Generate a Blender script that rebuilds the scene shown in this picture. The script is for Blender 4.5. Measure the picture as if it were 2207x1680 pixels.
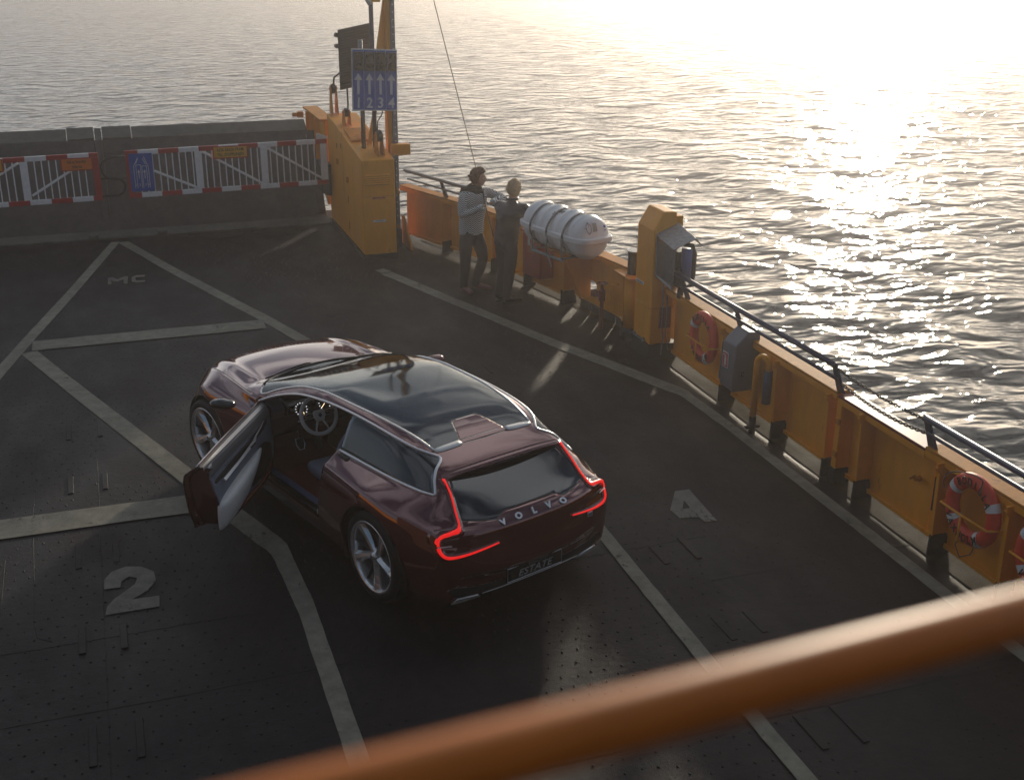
import bpy, bmesh, math, random
import numpy as np
from mathutils import Vector, Matrix, noise
from mathutils.bvhtree import BVHTree
random.seed(7)
rad = math.radians
for o in list(bpy.data.objects):
    bpy.data.objects.remove(o)
SC = bpy.context.scene
COL = SC.collection

# ------------------------------------------------------------------ camera
# ship frame: x = to starboard, y = towards the bow, z up, metres, deck at z = 0
PHI = rad(19.03)
pitch, roll = rad(21.19), rad(0.36)
fwd = Vector((math.sin(PHI) * math.cos(pitch), math.cos(PHI) * math.cos(pitch), -math.sin(pitch)))   # to starboard of the bow
right0 = Vector((fwd.y, -fwd.x, 0)).normalized()
up0 = right0.cross(fwd)
Rv = math.cos(roll) * right0 + math.sin(roll) * up0
Uv = -math.sin(roll) * right0 + math.cos(roll) * up0
cam_d = bpy.data.cameras.new('camera')
cam = bpy.data.objects.new('camera', cam_d)
COL.objects.link(cam)
CAM = Vector((0, 0, 4.809))
cam.matrix_world = Matrix.Translation(CAM) @ Matrix((Rv, Uv, -fwd)).transposed().to_4x4()
cam_d.sensor_width = 36
cam_d.lens = 36 * 2573 / 2207
cam_d.clip_start = 0.05
cam_d.clip_end = 5000
cam_d.dof.use_dof = True
cam_d.dof.focus_distance = 11.5
cam_d.dof.aperture_fstop = 3.8
SC.camera = cam

# ------------------------------------------------------------------ light
SUN_EL = 8.5
SUN_AZ = 54.8                      # angle from +x (starboard) towards +y (bow)
sd = Vector((math.cos(rad(SUN_EL)) * math.cos(rad(SUN_AZ)), math.cos(rad(SUN_EL)) * math.sin(rad(SUN_AZ)), math.sin(rad(SUN_EL))))
sun_d = bpy.data.lights.new('sun', 'SUN')
sun_d.energy = 2.3
sun_d.angle = rad(2.4)
sun_d.color = (1.0, 0.885, 0.70)
sun = bpy.data.objects.new('sun', sun_d)
COL.objects.link(sun)
sun.rotation_euler = sd.to_track_quat('Z', 'Y').to_euler()

W = bpy.data.worlds.new('World')
SC.world = W
W.use_nodes = True
nt = W.node_tree
nt.nodes.clear()
def wn(t, **k):
    n = nt.nodes.new(t)
    for a, b in k.items():
        setattr(n, a, b)
    return n
w_out = wn('ShaderNodeOutputWorld')
w_bg = wn('ShaderNodeBackground')
sky = wn('ShaderNodeTexSky', sky_type='NISHITA', sun_disc=False)
sky.sun_elevation = rad(SUN_EL)
sky.sun_rotation = rad(90 - SUN_AZ)
sky.air_density = 1.0
sky.dust_density = 0.7
sky.ozone_density = 2.0
# broken cloud layer, seen only in reflections: bright towards the sun, grey elsewhere
tc = wn('ShaderNodeTexCoord')
sep = wn('ShaderNodeSeparateXYZ')
nt.links.new(tc.outputs['Generated'], sep.inputs[0])
zz = wn('ShaderNodeMath', operation='ADD'); zz.inputs[1].default_value = 0.12
nt.links.new(sep.outputs[2], zz.inputs[0])
dv = wn('ShaderNodeVectorMath', operation='DIVIDE')
cmb = wn('ShaderNodeCombineXYZ')
for i in range(3):
    nt.links.new(zz.outputs[0], cmb.inputs[i])
nt.links.new(tc.outputs['Generated'], dv.inputs[0])
nt.links.new(cmb.outputs[0], dv.inputs[1])
mp = wn('ShaderNodeMapping'); mp.inputs['Scale'].default_value = (0.9, 1.6, 0.8)
mp.inputs['Rotation'].default_value = (0, 0, 0.6)
nt.links.new(dv.outputs[0], mp.inputs[0])
nz = wn('ShaderNodeTexNoise'); nz.inputs['Scale'].default_value = 1.9; nz.inputs['Detail'].default_value = 9
nz.inputs['Roughness'].default_value = 0.55; nz.inputs['Distortion'].default_value = 0.35
nt.links.new(mp.outputs[0], nz.inputs['Vector'])
rmp = wn('ShaderNodeMapRange'); rmp.inputs['From Min'].default_value = 0.44; rmp.inputs['From Max'].default_value = 0.58
nt.links.new(nz.outputs['Fac'], rmp.inputs['Value'])
# cloud brightness follows the angle to the sun
dot = wn('ShaderNodeVectorMath', operation='DOT_PRODUCT'); dot.inputs[1].default_value = sd
nrm = wn('ShaderNodeVectorMath', operation='NORMALIZE')
nt.links.new(tc.outputs['Generated'], nrm.inputs[0]); nt.links.new(nrm.outputs[0], dot.inputs[0])
cr = wn('ShaderNodeValToRGB')
cr.color_ramp.elements[0].position = 0.0; cr.color_ramp.elements[0].color = (1.5, 1.9, 2.7, 1)
cr.color_ramp.elements[1].position = 1.0; cr.color_ramp.elements[1].color = (14.5, 14.2, 13.2, 1)
e = cr.color_ramp.elements.new(0.62); e.color = (5.6, 6.4, 7.6, 1)
e = cr.color_ramp.elements.new(0.86); e.color = (13.6, 14.0, 14.6, 1)
md = wn('ShaderNodeMapRange'); md.inputs['From Min'].default_value = -1; md.inputs['From Max'].default_value = 1
nt.links.new(dot.outputs['Value'], md.inputs['Value']); nt.links.new(md.outputs[0], cr.inputs[0])
mx = wn('ShaderNodeMix', data_type='RGBA')
cf = wn('ShaderNodeMath', operation='MULTIPLY'); cf.inputs[1].default_value = 0.8
nt.links.new(rmp.outputs[0], cf.inputs[0])
# low bright haze band above the horizon
hb_ = wn('ShaderNodeMapRange'); hb_.inputs['From Min'].default_value = 0.10; hb_.inputs['From Max'].default_value = 0.42
hb_.inputs['To Min'].default_value = 0.8; hb_.inputs['To Max'].default_value = 0.0; hb_.interpolation_type = 'SMOOTHSTEP'
nt.links.new(sep.outputs[2], hb_.inputs['Value'])
mxx = wn('ShaderNodeMath', operation='MAXIMUM')
nt.links.new(cf.outputs[0], mxx.inputs[0]); nt.links.new(hb_.outputs[0], mxx.inputs[1])
nt.links.new(mxx.outputs[0], mx.inputs[0]); nt.links.new(sky.outputs[0], mx.inputs[6]); nt.links.new(cr.outputs[0], mx.inputs[7])
nt.links.new(mx.outputs[2], w_bg.inputs[0])
w_bg.inputs[1].default_value = 0.06
nt.links.new(w_bg.outputs[0], w_out.inputs[0])

SC.view_settings.view_transform = 'Standard'
SC.view_settings.look = 'None'
SC.view_settings.gamma = 1
SC.view_settings.exposure = 0.45
SC.view_settings.use_curve_mapping = False
SC.render.engine = 'CYCLES'
SC.cycles.max_bounces = 8
SC.cycles.transparent_max_bounces = 12

# ------------------------------------------------------------------ materials
def mat(name, col, rough=0.5, metal=0.0, coat=0.0, spec=0.5, noise_amt=0.0, nscale=8.0, bump=0.0, bscale=60.0,
        emit=None, estr=0.0, rough_var=0.0, col2=None, c2scale=3.0, c2lo=0.45, c2hi=0.6, stretch=(1, 1, 1), sheen=0.0, coatr=0.03):
    m = bpy.data.materials.new(name)
    m.use_nodes = True
    t = m.node_tree
    b = t.nodes['Principled BSDF']
    c4 = (*col, 1)
    b.inputs['Base Color'].default_value = c4
    b.inputs['Roughness'].default_value = rough
    b.inputs['Metallic'].default_value = metal
    b.inputs['Coat Weight'].default_value = coat
    b.inputs['Coat Roughness'].default_value = coatr
    b.inputs['Specular IOR Level'].default_value = spec
    if sheen:
        b.inputs['Sheen Weight'].default_value = sheen
    if emit:
        b.inputs['Emission Color'].default_value = (*emit, 1)
        b.inputs['Emission Strength'].default_value = estr
    co = t.nodes.new('ShaderNodeTexCoord')
    mpn = t.nodes.new('ShaderNodeMapping'); mpn.inputs['Scale'].default_value = stretch
    t.links.new(co.outputs['Object'], mpn.inputs[0])
    last = None
    if noise_amt > 0:
        n = t.nodes.new('ShaderNodeTexNoise'); n.inputs['Scale'].default_value = nscale; n.inputs['Detail'].default_value = 7
        n.inputs['Roughness'].default_value = 0.65
        t.links.new(mpn.outputs[0], n.inputs['Vector'])
        r = t.nodes.new('ShaderNodeValToRGB')
        lo = tuple(max(0, c * (1 - noise_amt)) for c in col); hi = tuple(min(1, c * (1 + noise_amt)) for c in col)
        r.color_ramp.elements[0].position = 0.3; r.color_ramp.elements[0].color = (*lo, 1)
        r.color_ramp.elements[1].position = 0.7; r.color_ramp.elements[1].color = (*hi, 1)
        t.links.new(n.outputs['Fac'], r.inputs[0])
        last = r.outputs[0]
        if rough_var:
            q = t.nodes.new('ShaderNodeMapRange'); q.inputs['To Min'].default_value = rough - rough_var; q.inputs['To Max'].default_value = rough + rough_var
            q.inputs['From Min'].default_value = 0.3; q.inputs['From Max'].default_value = 0.7
            t.links.new(n.outputs['Fac'], q.inputs['Value']); t.links.new(q.outputs[0], b.inputs['Roughness'])
    if col2:
        n = t.nodes.new('ShaderNodeTexNoise'); n.inputs['Scale'].default_value = c2scale; n.inputs['Detail'].default_value = 8
        n.inputs['Roughness'].default_value = 0.7
        t.links.new(mpn.outputs[0], n.inputs['Vector'])
        q = t.nodes.new('ShaderNodeMapRange'); q.inputs['From Min'].default_value = c2lo; q.inputs['From Max'].default_value = c2hi
        t.links.new(n.outputs['Fac'], q.inputs['Value'])
        x = t.nodes.new('ShaderNodeMix'); x.data_type = 'RGBA'
        t.links.new(q.outputs[0], x.inputs[0])
        if last: t.links.new(last, x.inputs[6])
        else: x.inputs[6].default_value = c4
        x.inputs[7].default_value = (*col2, 1)
        last = x.outputs[2]
    if last:
        t.links.new(last, b.inputs['Base Color'])
    if bump > 0:
        n = t.nodes.new('ShaderNodeTexNoise'); n.inputs['Scale'].default_value = bscale; n.inputs['Detail'].default_value = 4
        t.links.new(co.outputs['Object'], n.inputs['Vector'])
        u = t.nodes.new('ShaderNodeBump'); u.inputs['Strength'].default_value = bump; u.inputs['Distance'].default_value = 0.01
        t.links.new(n.outputs['Fac'], u.inputs['Height']); t.links.new(u.outputs[0], b.inputs['Normal'])
    return m

ORANGE = mat('ship_orange_paint', (0.86, 0.33, 0.012), 0.5, spec=0.3, noise_amt=0.13, nscale=3, bump=0.12, bscale=18, rough_var=0.08,
             col2=(0.20, 0.07, 0.02), c2scale=6, c2lo=0.63, c2hi=0.78, stretch=(1, 1, 0.35))
ORANGE2 = mat('ship_orange_worn', (0.60, 0.22, 0.02), 0.62, spec=0.15, noise_amt=0.2, nscale=5, bump=0.2, bscale=25,
              col2=(0.16, 0.06, 0.025), c2scale=9, c2lo=0.58, c2hi=0.75)
BLACKP = mat('black_deck_paint', (0.012, 0.012, 0.014), 0.5, noise_amt=0.3, nscale=10, bump=0.3)
BLUEGREY = mat('blue_grey_rail_paint', (0.045, 0.055, 0.10), 0.35, noise_amt=0.2, nscale=12, bump=0.1)
GALV = mat('galvanised_steel', (0.22, 0.23, 0.25), 0.45, metal=0.6, noise_amt=0.25, nscale=25)
DARKG = mat('dark_grey_metal', (0.035, 0.037, 0.04), 0.5, noise_amt=0.3, nscale=8, bump=0.1)
WHITEP = mat('white_gate_paint', (0.84, 0.82, 0.79), 0.45, noise_amt=0.08, nscale=15, col2=(0.4, 0.36, 0.3), c2scale=12, c2lo=0.6, c2hi=0.85)
REDP = mat('red_gate_paint', (0.42, 0.025, 0.022), 0.42, noise_amt=0.1, nscale=15, col2=(0.28, 0.05, 0.04), c2scale=14, c2lo=0.6, c2hi=0.8)
REDBOX = mat('faded_red_box', (0.36, 0.035, 0.03), 0.5, noise_amt=0.12, nscale=6)
RINGR = mat('lifebuoy_red', (0.75, 0.055, 0.02), 0.5, noise_amt=0.12, nscale=12)
TAPEW = mat('reflective_tape', (0.75, 0.74, 0.72), 0.35)
BLACKT = mat('black_print', (0.01, 0.01, 0.01), 0.5)
SIGNB = mat('sign_blue', (0.022, 0.085, 0.38), 0.4, noise_amt=0.06, nscale=8)
SIGNW = mat('sign_white', (0.70, 0.68, 0.66), 0.4)
SIGNY = mat('sign_yellow', (0.72, 0.36, 0.02), 0.45, noise_amt=0.08)
SIGNO = mat('sign_orange', (0.75, 0.17, 0.01), 0.45, noise_amt=0.08)
SIGNR = mat('sign_red', (0.45, 0.02, 0.02), 0.45)
RUBBER = mat('black_rubber', (0.012, 0.012, 0.013), 0.6)
RAFTW = mat('raft_white_grp', (0.82, 0.79, 0.76), 0.38, noise_amt=0.05, nscale=4, bump=0.05, bscale=8)
STRAP = mat('grey_webbing', (0.16, 0.15, 0.15), 0.7)
CABG = mat('grey_plastic_cabinet', (0.16, 0.15, 0.17), 0.45, noise_amt=0.1, nscale=6)

# ------------------------------------------------------------------ mesh helpers
def bm_new():
    return bmesh.new()
def box(bm, c, s, rz=0.0, M=None):
    """box centre c, full size s"""
    mtx = Matrix.Translation(c) @ Matrix.Rotation(rz, 4, 'Z') @ Matrix.Diagonal((*s, 1))
    if M is not None:
        mtx = M @ mtx
    return bmesh.ops.create_cube(bm, size=1, matrix=mtx)['verts']
def hexa(bm, P):
    """8 corners: 0-3 bottom ring, 4-7 top ring"""
    v = [bm.verts.new(p) for p in P]
    for f in ((3, 2, 1, 0), (4, 5, 6, 7), (0, 1, 5, 4), (1, 2, 6, 5), (2, 3, 7, 6), (3, 0, 4, 7)):
        bm.faces.new([v[i] for i in f])
    return v
def prism(bm, pts, a, b):
    """polygon pts (2D) mapped by function a / b to the two end faces"""
    va = [bm.verts.new(a(*p)) for p in pts]
    vb = [bm.verts.new(b(*p)) for p in pts]
    n = len(pts)
    bm.faces.new(va[::-1]); bm.faces.new(vb)
    for i in range(n):
        j = (i + 1) % n
        bm.faces.new((va[i], va[j], vb[j], vb[i]))
def frame_from(d, up=Vector((0, 0, 1))):
    d = d.normalized()
    if abs(d.dot(up)) > 0.98:
        up = Vector((0, 1, 0))
    x = up.cross(d).normalized()
    return x, d.cross(x)
def tube(bm, pts, r, n=12, closed=False, rz=None, squash=1.0, up=Vector((0, 0, 1))):
    """sweep a circle along points; r is a number or list"""
    pts = [Vector(p) for p in pts]
    m = len(pts)
    rs = r if isinstance(r, (list, tuple)) else [r] * m
    rings = []
    px = None
    for i, p in enumerate(pts):
        if closed:
            d = pts[(i + 1) % m] - pts[i - 1]
        else:
            d = pts[min(i + 1, m - 1)] - pts[max(i - 1, 0)]
        d.normalize()
        if px is None:
            x, y = frame_from(d, up)
        else:
            x = (px - d * px.dot(d)).normalized()
            y = d.cross(x)
        px = x
        rings.append([bm.verts.new(p + (x * math.cos(2 * math.pi * k / n) + y * squash * math.sin(2 * math.pi * k / n)) * rs[i]) for k in range(n)])
    e = m if closed else m - 1
    for i in range(e):
        a, b = rings[i], rings[(i + 1) % m]
        for k in range(n):
            bm.faces.new((a[k], a[(k + 1) % n], b[(k + 1) % n], b[k]))
    if not closed:
        bm.faces.new(rings[0][::-1]); bm.faces.new(rings[-1])
def lathe(bm, prof, n=32, M=Matrix.Identity(4)):
    """prof: (radius, z) list round local Z"""
    rings = []
    for r, z in prof:
        if r < 1e-6:
            rings.append([bm.verts.new(M @ Vector((0, 0, z)))])
        else:
            rings.append([bm.verts.new(M @ Vector((r * math.cos(2 * math.pi * k / n), r * math.sin(2 * math.pi * k / n), z))) for k in range(n)])
    for a, b in zip(rings, rings[1:]):
        for k in range(n):
            q = [a[k % len(a)], a[(k + 1) % len(a)], b[(k + 1) % len(b)], b[k % len(b)]]
            q2 = []
            for v in q:
                if v not in q2: q2.append(v)
            if len(q2) > 2:
                bm.faces.new(q2)
def strip(bm, pts, w, z, dirs=None):
    """flat ribbon on the deck along 2D points"""
    L = []
    for i, p in enumerate(pts):
        a = Vector(pts[max(i - 1, 0)]); b = Vector(pts[min(i + 1, len(pts) - 1)])
        d = (b - a).normalized(); n = Vector((-d.y, d.x)) * w / 2
        L.append((bm.verts.new((p[0] + n.x, p[1] + n.y, z)), bm.verts.new((p[0] - n.x, p[1] - n.y, z))))
    for a, b in zip(L, L[1:]):
        bm.faces.new((a[1], b[1], b[0], a[0]))
def put(name, bm, m, parent=None, smooth=False, world=True, bevel=0.0, seg=2, angle=35, kind=None, label=None, recalc=True):
    """link ONE mesh object. verts are world coordinates unless world=False (then local to the parent)"""
    if recalc:
        bmesh.ops.recalc_face_normals(bm, faces=bm.faces)
    me = bpy.data.meshes.new(name)
    if parent is not None and world:
        bm.transform(parent.matrix_basis.inverted() if parent.parent is None else Matrix.Translation(-parent_origin(parent)))
    bm.to_mesh(me); bm.free()
    if smooth:
        me.polygons.foreach_set('use_smooth', [True] * len(me.polygons))
    o = bpy.data.objects.new(name, me)
    COL.objects.link(o)
    if isinstance(m, (list, tuple)):
        for k in m: me.materials.append(k)
    elif m is not None:
        me.materials.append(m)
    if parent is not None:
        o.parent = parent
    if bevel > 0:
        b = o.modifiers.new('bevel', 'BEVEL'); b.width = bevel; b.segments = seg; b.limit_method = 'ANGLE'; b.angle_limit = rad(angle)
        me.polygons.foreach_set('use_smooth', [True] * len(me.polygons))
        b.harden_normals = True
    if kind: o['kind'] = kind
    if label: o['label'] = label
    return o
def parent_origin(o):
    v = Vector((0, 0, 0))
    while o is not None:
        v = v + o.location; o = o.parent
    return v
def thing(name, label, cat, loc=(0, 0, 0), rz=0.0, group=None):
    o = bpy.data.objects.new(name, None)
    COL.objects.link(o)
    o.empty_display_size = 0.2
    o.matrix_basis = Matrix.Translation(loc) @ Matrix.Rotation(rz, 4, 'Z')
    o['label'] = label; o['category'] = cat
    if group: o['group'] = group
    return o
def tag(o, label, cat, group=None):
    o['label'] = label; o['category'] = cat
    if group: o['group'] = group
    return o
def text_obj(name, body, size, M, m, parent=None, ext=0.0012, bold=0.0, xs=1.0, label=None, spacing=1.0, align='CENTER', shear=0.0, res=3):
    """lettering as mesh; M maps the XY text plane into the parent's frame"""
    cu = bpy.data.curves.new(name, 'FONT')
    cu.body = body; cu.size = size; cu.align_x = align; cu.align_y = 'CENTER'; cu.extrude = ext; cu.offset = bold
    cu.space_character = spacing; cu.shear = shear; cu.resolution_u = res
    t = bpy.data.objects.new('tmp', cu); COL.objects.link(t)
    bpy.context.view_layer.update()
    me = bpy.data.meshes.new_from_object(t.evaluated_get(bpy.context.evaluated_depsgraph_get()))
    bpy.data.objects.remove(t); bpy.data.curves.remove(cu)
    me.transform(M @ Matrix.Diagonal((xs, 1, 1, 1)))
    me.name = name
    o = bpy.data.objects.new(name, me); COL.objects.link(o)
    me.materials.clear(); me.materials.append(m)
    if parent is not None: o.parent = parent
    if label: o['label'] = label
    return o
def textM(origin, xdir, ydir):
    x = Vector(xdir).normalized(); y = Vector(ydir); y = (y - x * y.dot(x)).normalized(); z = x.cross(y)
    return Matrix.Translation(origin) @ Matrix((x, y, z)).transposed().to_4x4()
# ================================================================== WATER, DECK, RAMP
def add_water():
    m = bpy.data.materials.new('sea_water'); m.use_nodes = True
    t = m.node_tree; b = t.nodes['Principled BSDF']
    b.inputs['Base Color'].default_value = (0.012, 0.022, 0.026, 1)
    b.inputs['Roughness'].default_value = 0.07
    b.inputs['IOR'].default_value = 1.333
    co = t.nodes.new('ShaderNodeTexCoord')
    prev = None
    for sc, st, ds, det, rot in ((0.9, (1, 1.7, 1), 0.24, 2, 0.7), (3.0, (1, 1.8, 1), 0.018, 2, 0.3)):
        mp_ = t.nodes.new('ShaderNodeMapping'); mp_.inputs['Scale'].default_value = st; mp_.inputs['Rotation'].default_value = (0, 0, rot)
        t.links.new(co.outputs['Object'], mp_.inputs[0])
        n = t.nodes.new('ShaderNodeTexNoise'); n.inputs['Scale'].default_value = sc; n.inputs['Detail'].default_value = det
        n.inputs['Distortion'].default_value = 0.3
        t.links.new(mp_.outputs[0], n.inputs['Vector'])
        u = t.nodes.new('ShaderNodeBump'); u.inputs['Strength'].default_value = 1.0; u.inputs['Distance'].default_value = ds
        t.links.new(n.outputs['Fac'], u.inputs['Height'])
        if prev: t.links.new(prev.outputs[0], u.inputs['Normal'])
        prev = u
    t.links.new(prev.outputs[0], b.inputs['Normal'])
    bm = bm_new()
    # graded grid: fine near the ship, coarse towards the horizon, with real swell
    ang0, ang1 = rad(25), rad(118)
    ns = 560
    rr = [5.0]
    while rr[-1] < 3500:
        rr.append(rr[-1] * 1.0085 + 0.01)
    rows = []
    waves = []
    rs = random.Random(3)
    for k in range(60):
        lam = 0.60 * (1.085 ** k)
        if lam > 5: break
        a = rad(215) + rs.gauss(0, 0.75)
        waves.append((2 * math.pi / lam * math.cos(a), 2 * math.pi / lam * math.sin(a), 0.0047 * lam ** 0.95, rs.uniform(0, 6.28), lam))
    R_ = np.array(rr)[:, None]; A_ = np.linspace(ang0, ang1, ns)[None, :]
    X = R_ * np.cos(A_); Y = R_ * np.sin(A_); Z = np.zeros_like(X)
    cell = R_ * np.maximum((ang1 - ang0) / ns, 0.0085)
    wx = X + 0.5 * np.sin(X * 0.21 + Y * 0.13) ; wy = Y + 0.6 * np.sin(Y * 0.17 - X * 0.11)
    gust = 0.75 + 0.35 * np.sin(X * 0.09 + 1.3 * np.sin(Y * 0.05)) * np.sin(Y * 0.07 + 2)
    for kx, ky, am, ph, lam in waves:
        fade = np.clip((lam / cell - 3) / 4, 0, 1)
        s = 0.5 + 0.5 * np.sin(kx * wx + ky * wy + ph)
        Z = Z + am * fade * gust * (2 * s ** 1.6 - 0.9)
    nr = len(rr)
    V = np.stack([X, Y, Z], -1).reshape(-1, 3)
    idx = np.arange(nr * ns).reshape(nr, ns)
    F = np.stack([idx[:-1, :-1], idx[1:, :-1], idx[1:, 1:], idx[:-1, 1:]], -1).reshape(-1, 4)
    me = bpy.data.meshes.new('sea')
    me.from_pydata(V.tolist(), [], F.tolist())
    me.polygons.foreach_set('use_smooth', [True] * len(me.polygons))
    me.materials.append(m)
    o = bpy.data.objects.new('sea', me); COL.objects.link(o)
    o.location = (0, 0, -2.2); o['kind'] = 'structure'
    # the rest of the sea around and behind the ship
    bm = bm_new()
    c = bm.verts.new((0, 0, 0)); ring = []
    n = 48
    for k in range(n + 1):
        a = ang1 + (2 * math.pi - (ang1 - ang0)) * k / n
        ring.append(bm.verts.new((3500 * math.cos(a), 3500 * math.sin(a), 0)))
    for a, b2 in zip(ring, ring[1:]):
        bm.faces.new((c, a, b2))
    o2 = put('sea', bm, m); o2.location = (0, 0, -2.2); o2['kind'] = 'structure'
add_water()

def deck_material(name, base, hi, seed=0.0, rough=0.55, scuff=None, stain=0.0, spec=0.2):
    m = bpy.data.materials.new(name); m.use_nodes = True
    t = m.node_tree; b = t.nodes['Principled BSDF']
    co = t.nodes.new('ShaderNodeTexCoord')
    def ns(sc, det, ro=0.6, st=(1, 1, 1)):
        mp_ = t.nodes.new('ShaderNodeMapping'); mp_.inputs['Scale'].default_value = st; mp_.inputs['Location'].default_value = (seed, seed, 0)
        t.links.new(co.outputs['Object'], mp_.inputs[0])
        n = t.nodes.new('ShaderNodeTexNoise'); n.inputs['Scale'].default_value = sc; n.inputs['Detail'].default_value = det; n.inputs['Roughness'].default_value = ro
        t.links.new(mp_.outputs[0], n.inputs['Vector']); return n
    n1 = ns(0.9, 8, 0.6, (1.6, 0.8, 1)); n2 = ns(7, 8, 0.7)
    a = t.nodes.new('ShaderNodeMath'); a.operation = 'ADD'
    t.links.new(n1.outputs['Fac'], a.inputs[0]); t.links.new(n2.outputs['Fac'], a.inputs[1])
    r = t.nodes.new('ShaderNodeValToRGB')
    r.color_ramp.elements[0].position = 0.38; r.color_ramp.elements[0].color = (*base, 1)
    r.color_ramp.elements[1].position = 0.62; r.color_ramp.elements[1].color = (*hi, 1)
    h = t.nodes.new('ShaderNodeMath'); h.operation = 'MULTIPLY'; h.inputs[1].default_value = 0.5
    t.links.new(a.outputs[0], h.inputs[0]); t.links.new(h.outputs[0], r.inputs[0])
    last = r.outputs[0]
    if scuff:
        n3 = ns(26, 8, 0.75, (1, .5, 1)); n4 = ns(2.2, 3, 0.5)
        sm = t.nodes.new('ShaderNodeMath'); sm.operation = 'MULTIPLY_ADD'; sm.inputs[1].default_value = 0.6
        t.links.new(n4.outputs['Fac'], sm.inputs[0]); t.links.new(n3.outputs['Fac'], sm.inputs[2])
        q3 = t.nodes.new('ShaderNodeMapRange'); q3.inputs['From Min'].default_value = scuff; q3.inputs['From Max'].default_value = scuff + .09
        q3.inputs['To Max'].default_value = 0.85
        t.links.new(sm.outputs[0], q3.inputs['Value'])
        x3 = t.nodes.new('ShaderNodeMix'); x3.data_type = 'RGBA'; x3.inputs[7].default_value = (0.018, 0.013, 0.012, 1)
        t.links.new(q3.outputs[0], x3.inputs[0]); t.links.new(last, x3.inputs[6]); last = x3.outputs[2]
    if stain:
        n5 = ns(0.55, 5, 0.62, (1.5, .8, 1)); n6 = ns(2.8, 6, 0.7, (2.2, .5, 1))
        for nn_, lo_, hi_, cl_, am_ in ((n5, .54, .66, (0.004, 0.0035, 0.004, 1), stain), (n6, .60, .72, (0.045, 0.032, 0.026, 1), stain * .7)):
            q5 = t.nodes.new('ShaderNodeMapRange'); q5.inputs['From Min'].default_value = lo_; q5.inputs['From Max'].default_value = hi_; q5.inputs['To Max'].default_value = am_
            t.links.new(nn_.outputs['Fac'], q5.inputs['Value'])
            x5 = t.nodes.new('ShaderNodeMix'); x5.data_type = 'RGBA'; x5.inputs[7].default_value = cl_
            t.links.new(q5.outputs[0], x5.inputs[0]); t.links.new(last, x5.inputs[6]); last = x5.outputs[2]
    t.links.new(last, b.inputs['Base Color'])
    q = t.nodes.new('ShaderNodeMapRange'); q.inputs['From Min'].default_value = 0.35; q.inputs['From Max'].default_value = 0.68
    q.inputs['To Min'].default_value = rough - 0.1; q.inputs['To Max'].default_value = rough + 0.16
    t.links.new(n1.outputs['Fac'], q.inputs['Value']); t.links.new(q.outputs[0], b.inputs['Roughness'])
    b.inputs['Specular IOR Level'].default_value = spec
    g1 = ns(120 if name != 'deck_edge_coating' else 55, 4, 0.8); g2 = ns(16, 6, 0.6)
    u1 = t.nodes.new('ShaderNodeBump'); u1.inputs['Strength'].default_value = 0.65 if name != 'deck_edge_coating' else 1.0; u1.inputs['Distance'].default_value = 0.006
    t.links.new(g1.outputs['Fac'], u1.inputs['Height'])
    u2 = t.nodes.new('ShaderNodeBump'); u2.inputs['Strength'].default_value = 0.4; u2.inputs['Distance'].default_value = 0.012
    t.links.new(g2.outputs['Fac'], u2.inputs['Height']); t.links.new(u1.outputs[0], u2.inputs['Normal'])
    t.links.new(u2.outputs[0], b.inputs['Normal'])
    return m
DECK = deck_material('deck_coating', (0.0088, 0.0060, 0.0068), (0.0225, 0.0155, 0.0165), 0.0, 0.52, stain=0.8)
DECKE = deck_material('deck_edge_coating', (0.022, 0.016, 0.007), (0.075, 0.053, 0.024), 3.0, 0.75, spec=0.08)
RAMPM = deck_material('ramp_coating', (0.060, 0.052, 0.050), (0.115, 0.098, 0.092), 9.0, 0.6)
RAMPL = deck_material('ramp_lip_coating', (0.09, 0.082, 0.068), (0.16, 0.145, 0.12), 5.0, 0.6)
PAINT = deck_material('deck_line_paint', (0.14, 0.128, 0.098), (0.30, 0.275, 0.21), 1.0, 0.6, scuff=0.94)
PAINTF = deck_material('faded_deck_paint', (0.11, 0.098, 0.082), (0.24, 0.215, 0.175), 2.0, 0.62, scuff=0.91)

DX0, DX1 = -6.8, 6.75
bm = bm_new()
hull = [(-6.8, -12), (6.75, -12), (6.75, 13.4), (6.35, 15.2), (5.2, 19.3), (4.7, 20.6), (-4.7, 20.6), (-5.2, 19.3), (-6.4, 15.0), (-6.8, 13.2)]
prism(bm, hull, lambda x, y: Vector((x, y, -2.6)), lambda x, y: Vector((x, y, -0.03)))
hullo = put('hull', bm, mat('hull_orange', (0.45, 0.15, 0.03), 0.5, noise_amt=0.2), bevel=0.0); hullo['kind'] = 'structure'
# deck: one finely gridded sheet with slight dents
bm = bm_new()
nx, ny = 140, 300
gv = []
def deck_z(x, y):
    return 0.007 * noise.noise(Vector((x * 0.7, y * 0.6, 0))) + 0.003 * noise.noise(Vector((x * 2.4, y * 2.1, 3)))
for j in range(ny + 1):
    y = -12 + 32.3 * j / ny
    xm = 6.75 if y < 13.4 else (6.75 - (y - 13.4) * 0.24 if y < 15.2 else max(4.7, 6.318 - (y - 15.2) * 0.29))
    gv.append([bm.verts.new((xm * (2 * i / nx - 1), y, deck_z(xm * (2 * i / nx - 1), y))) for i in range(nx + 1)])
for j in range(ny):
    for i in range(nx):
        bm.faces.new((gv[j][i], gv[j][i + 1], gv[j + 1][i + 1], gv[j + 1][i]))
deck = put('deck', bm, DECK, smooth=True, recalc=False); deck['kind'] = 'structure'

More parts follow.
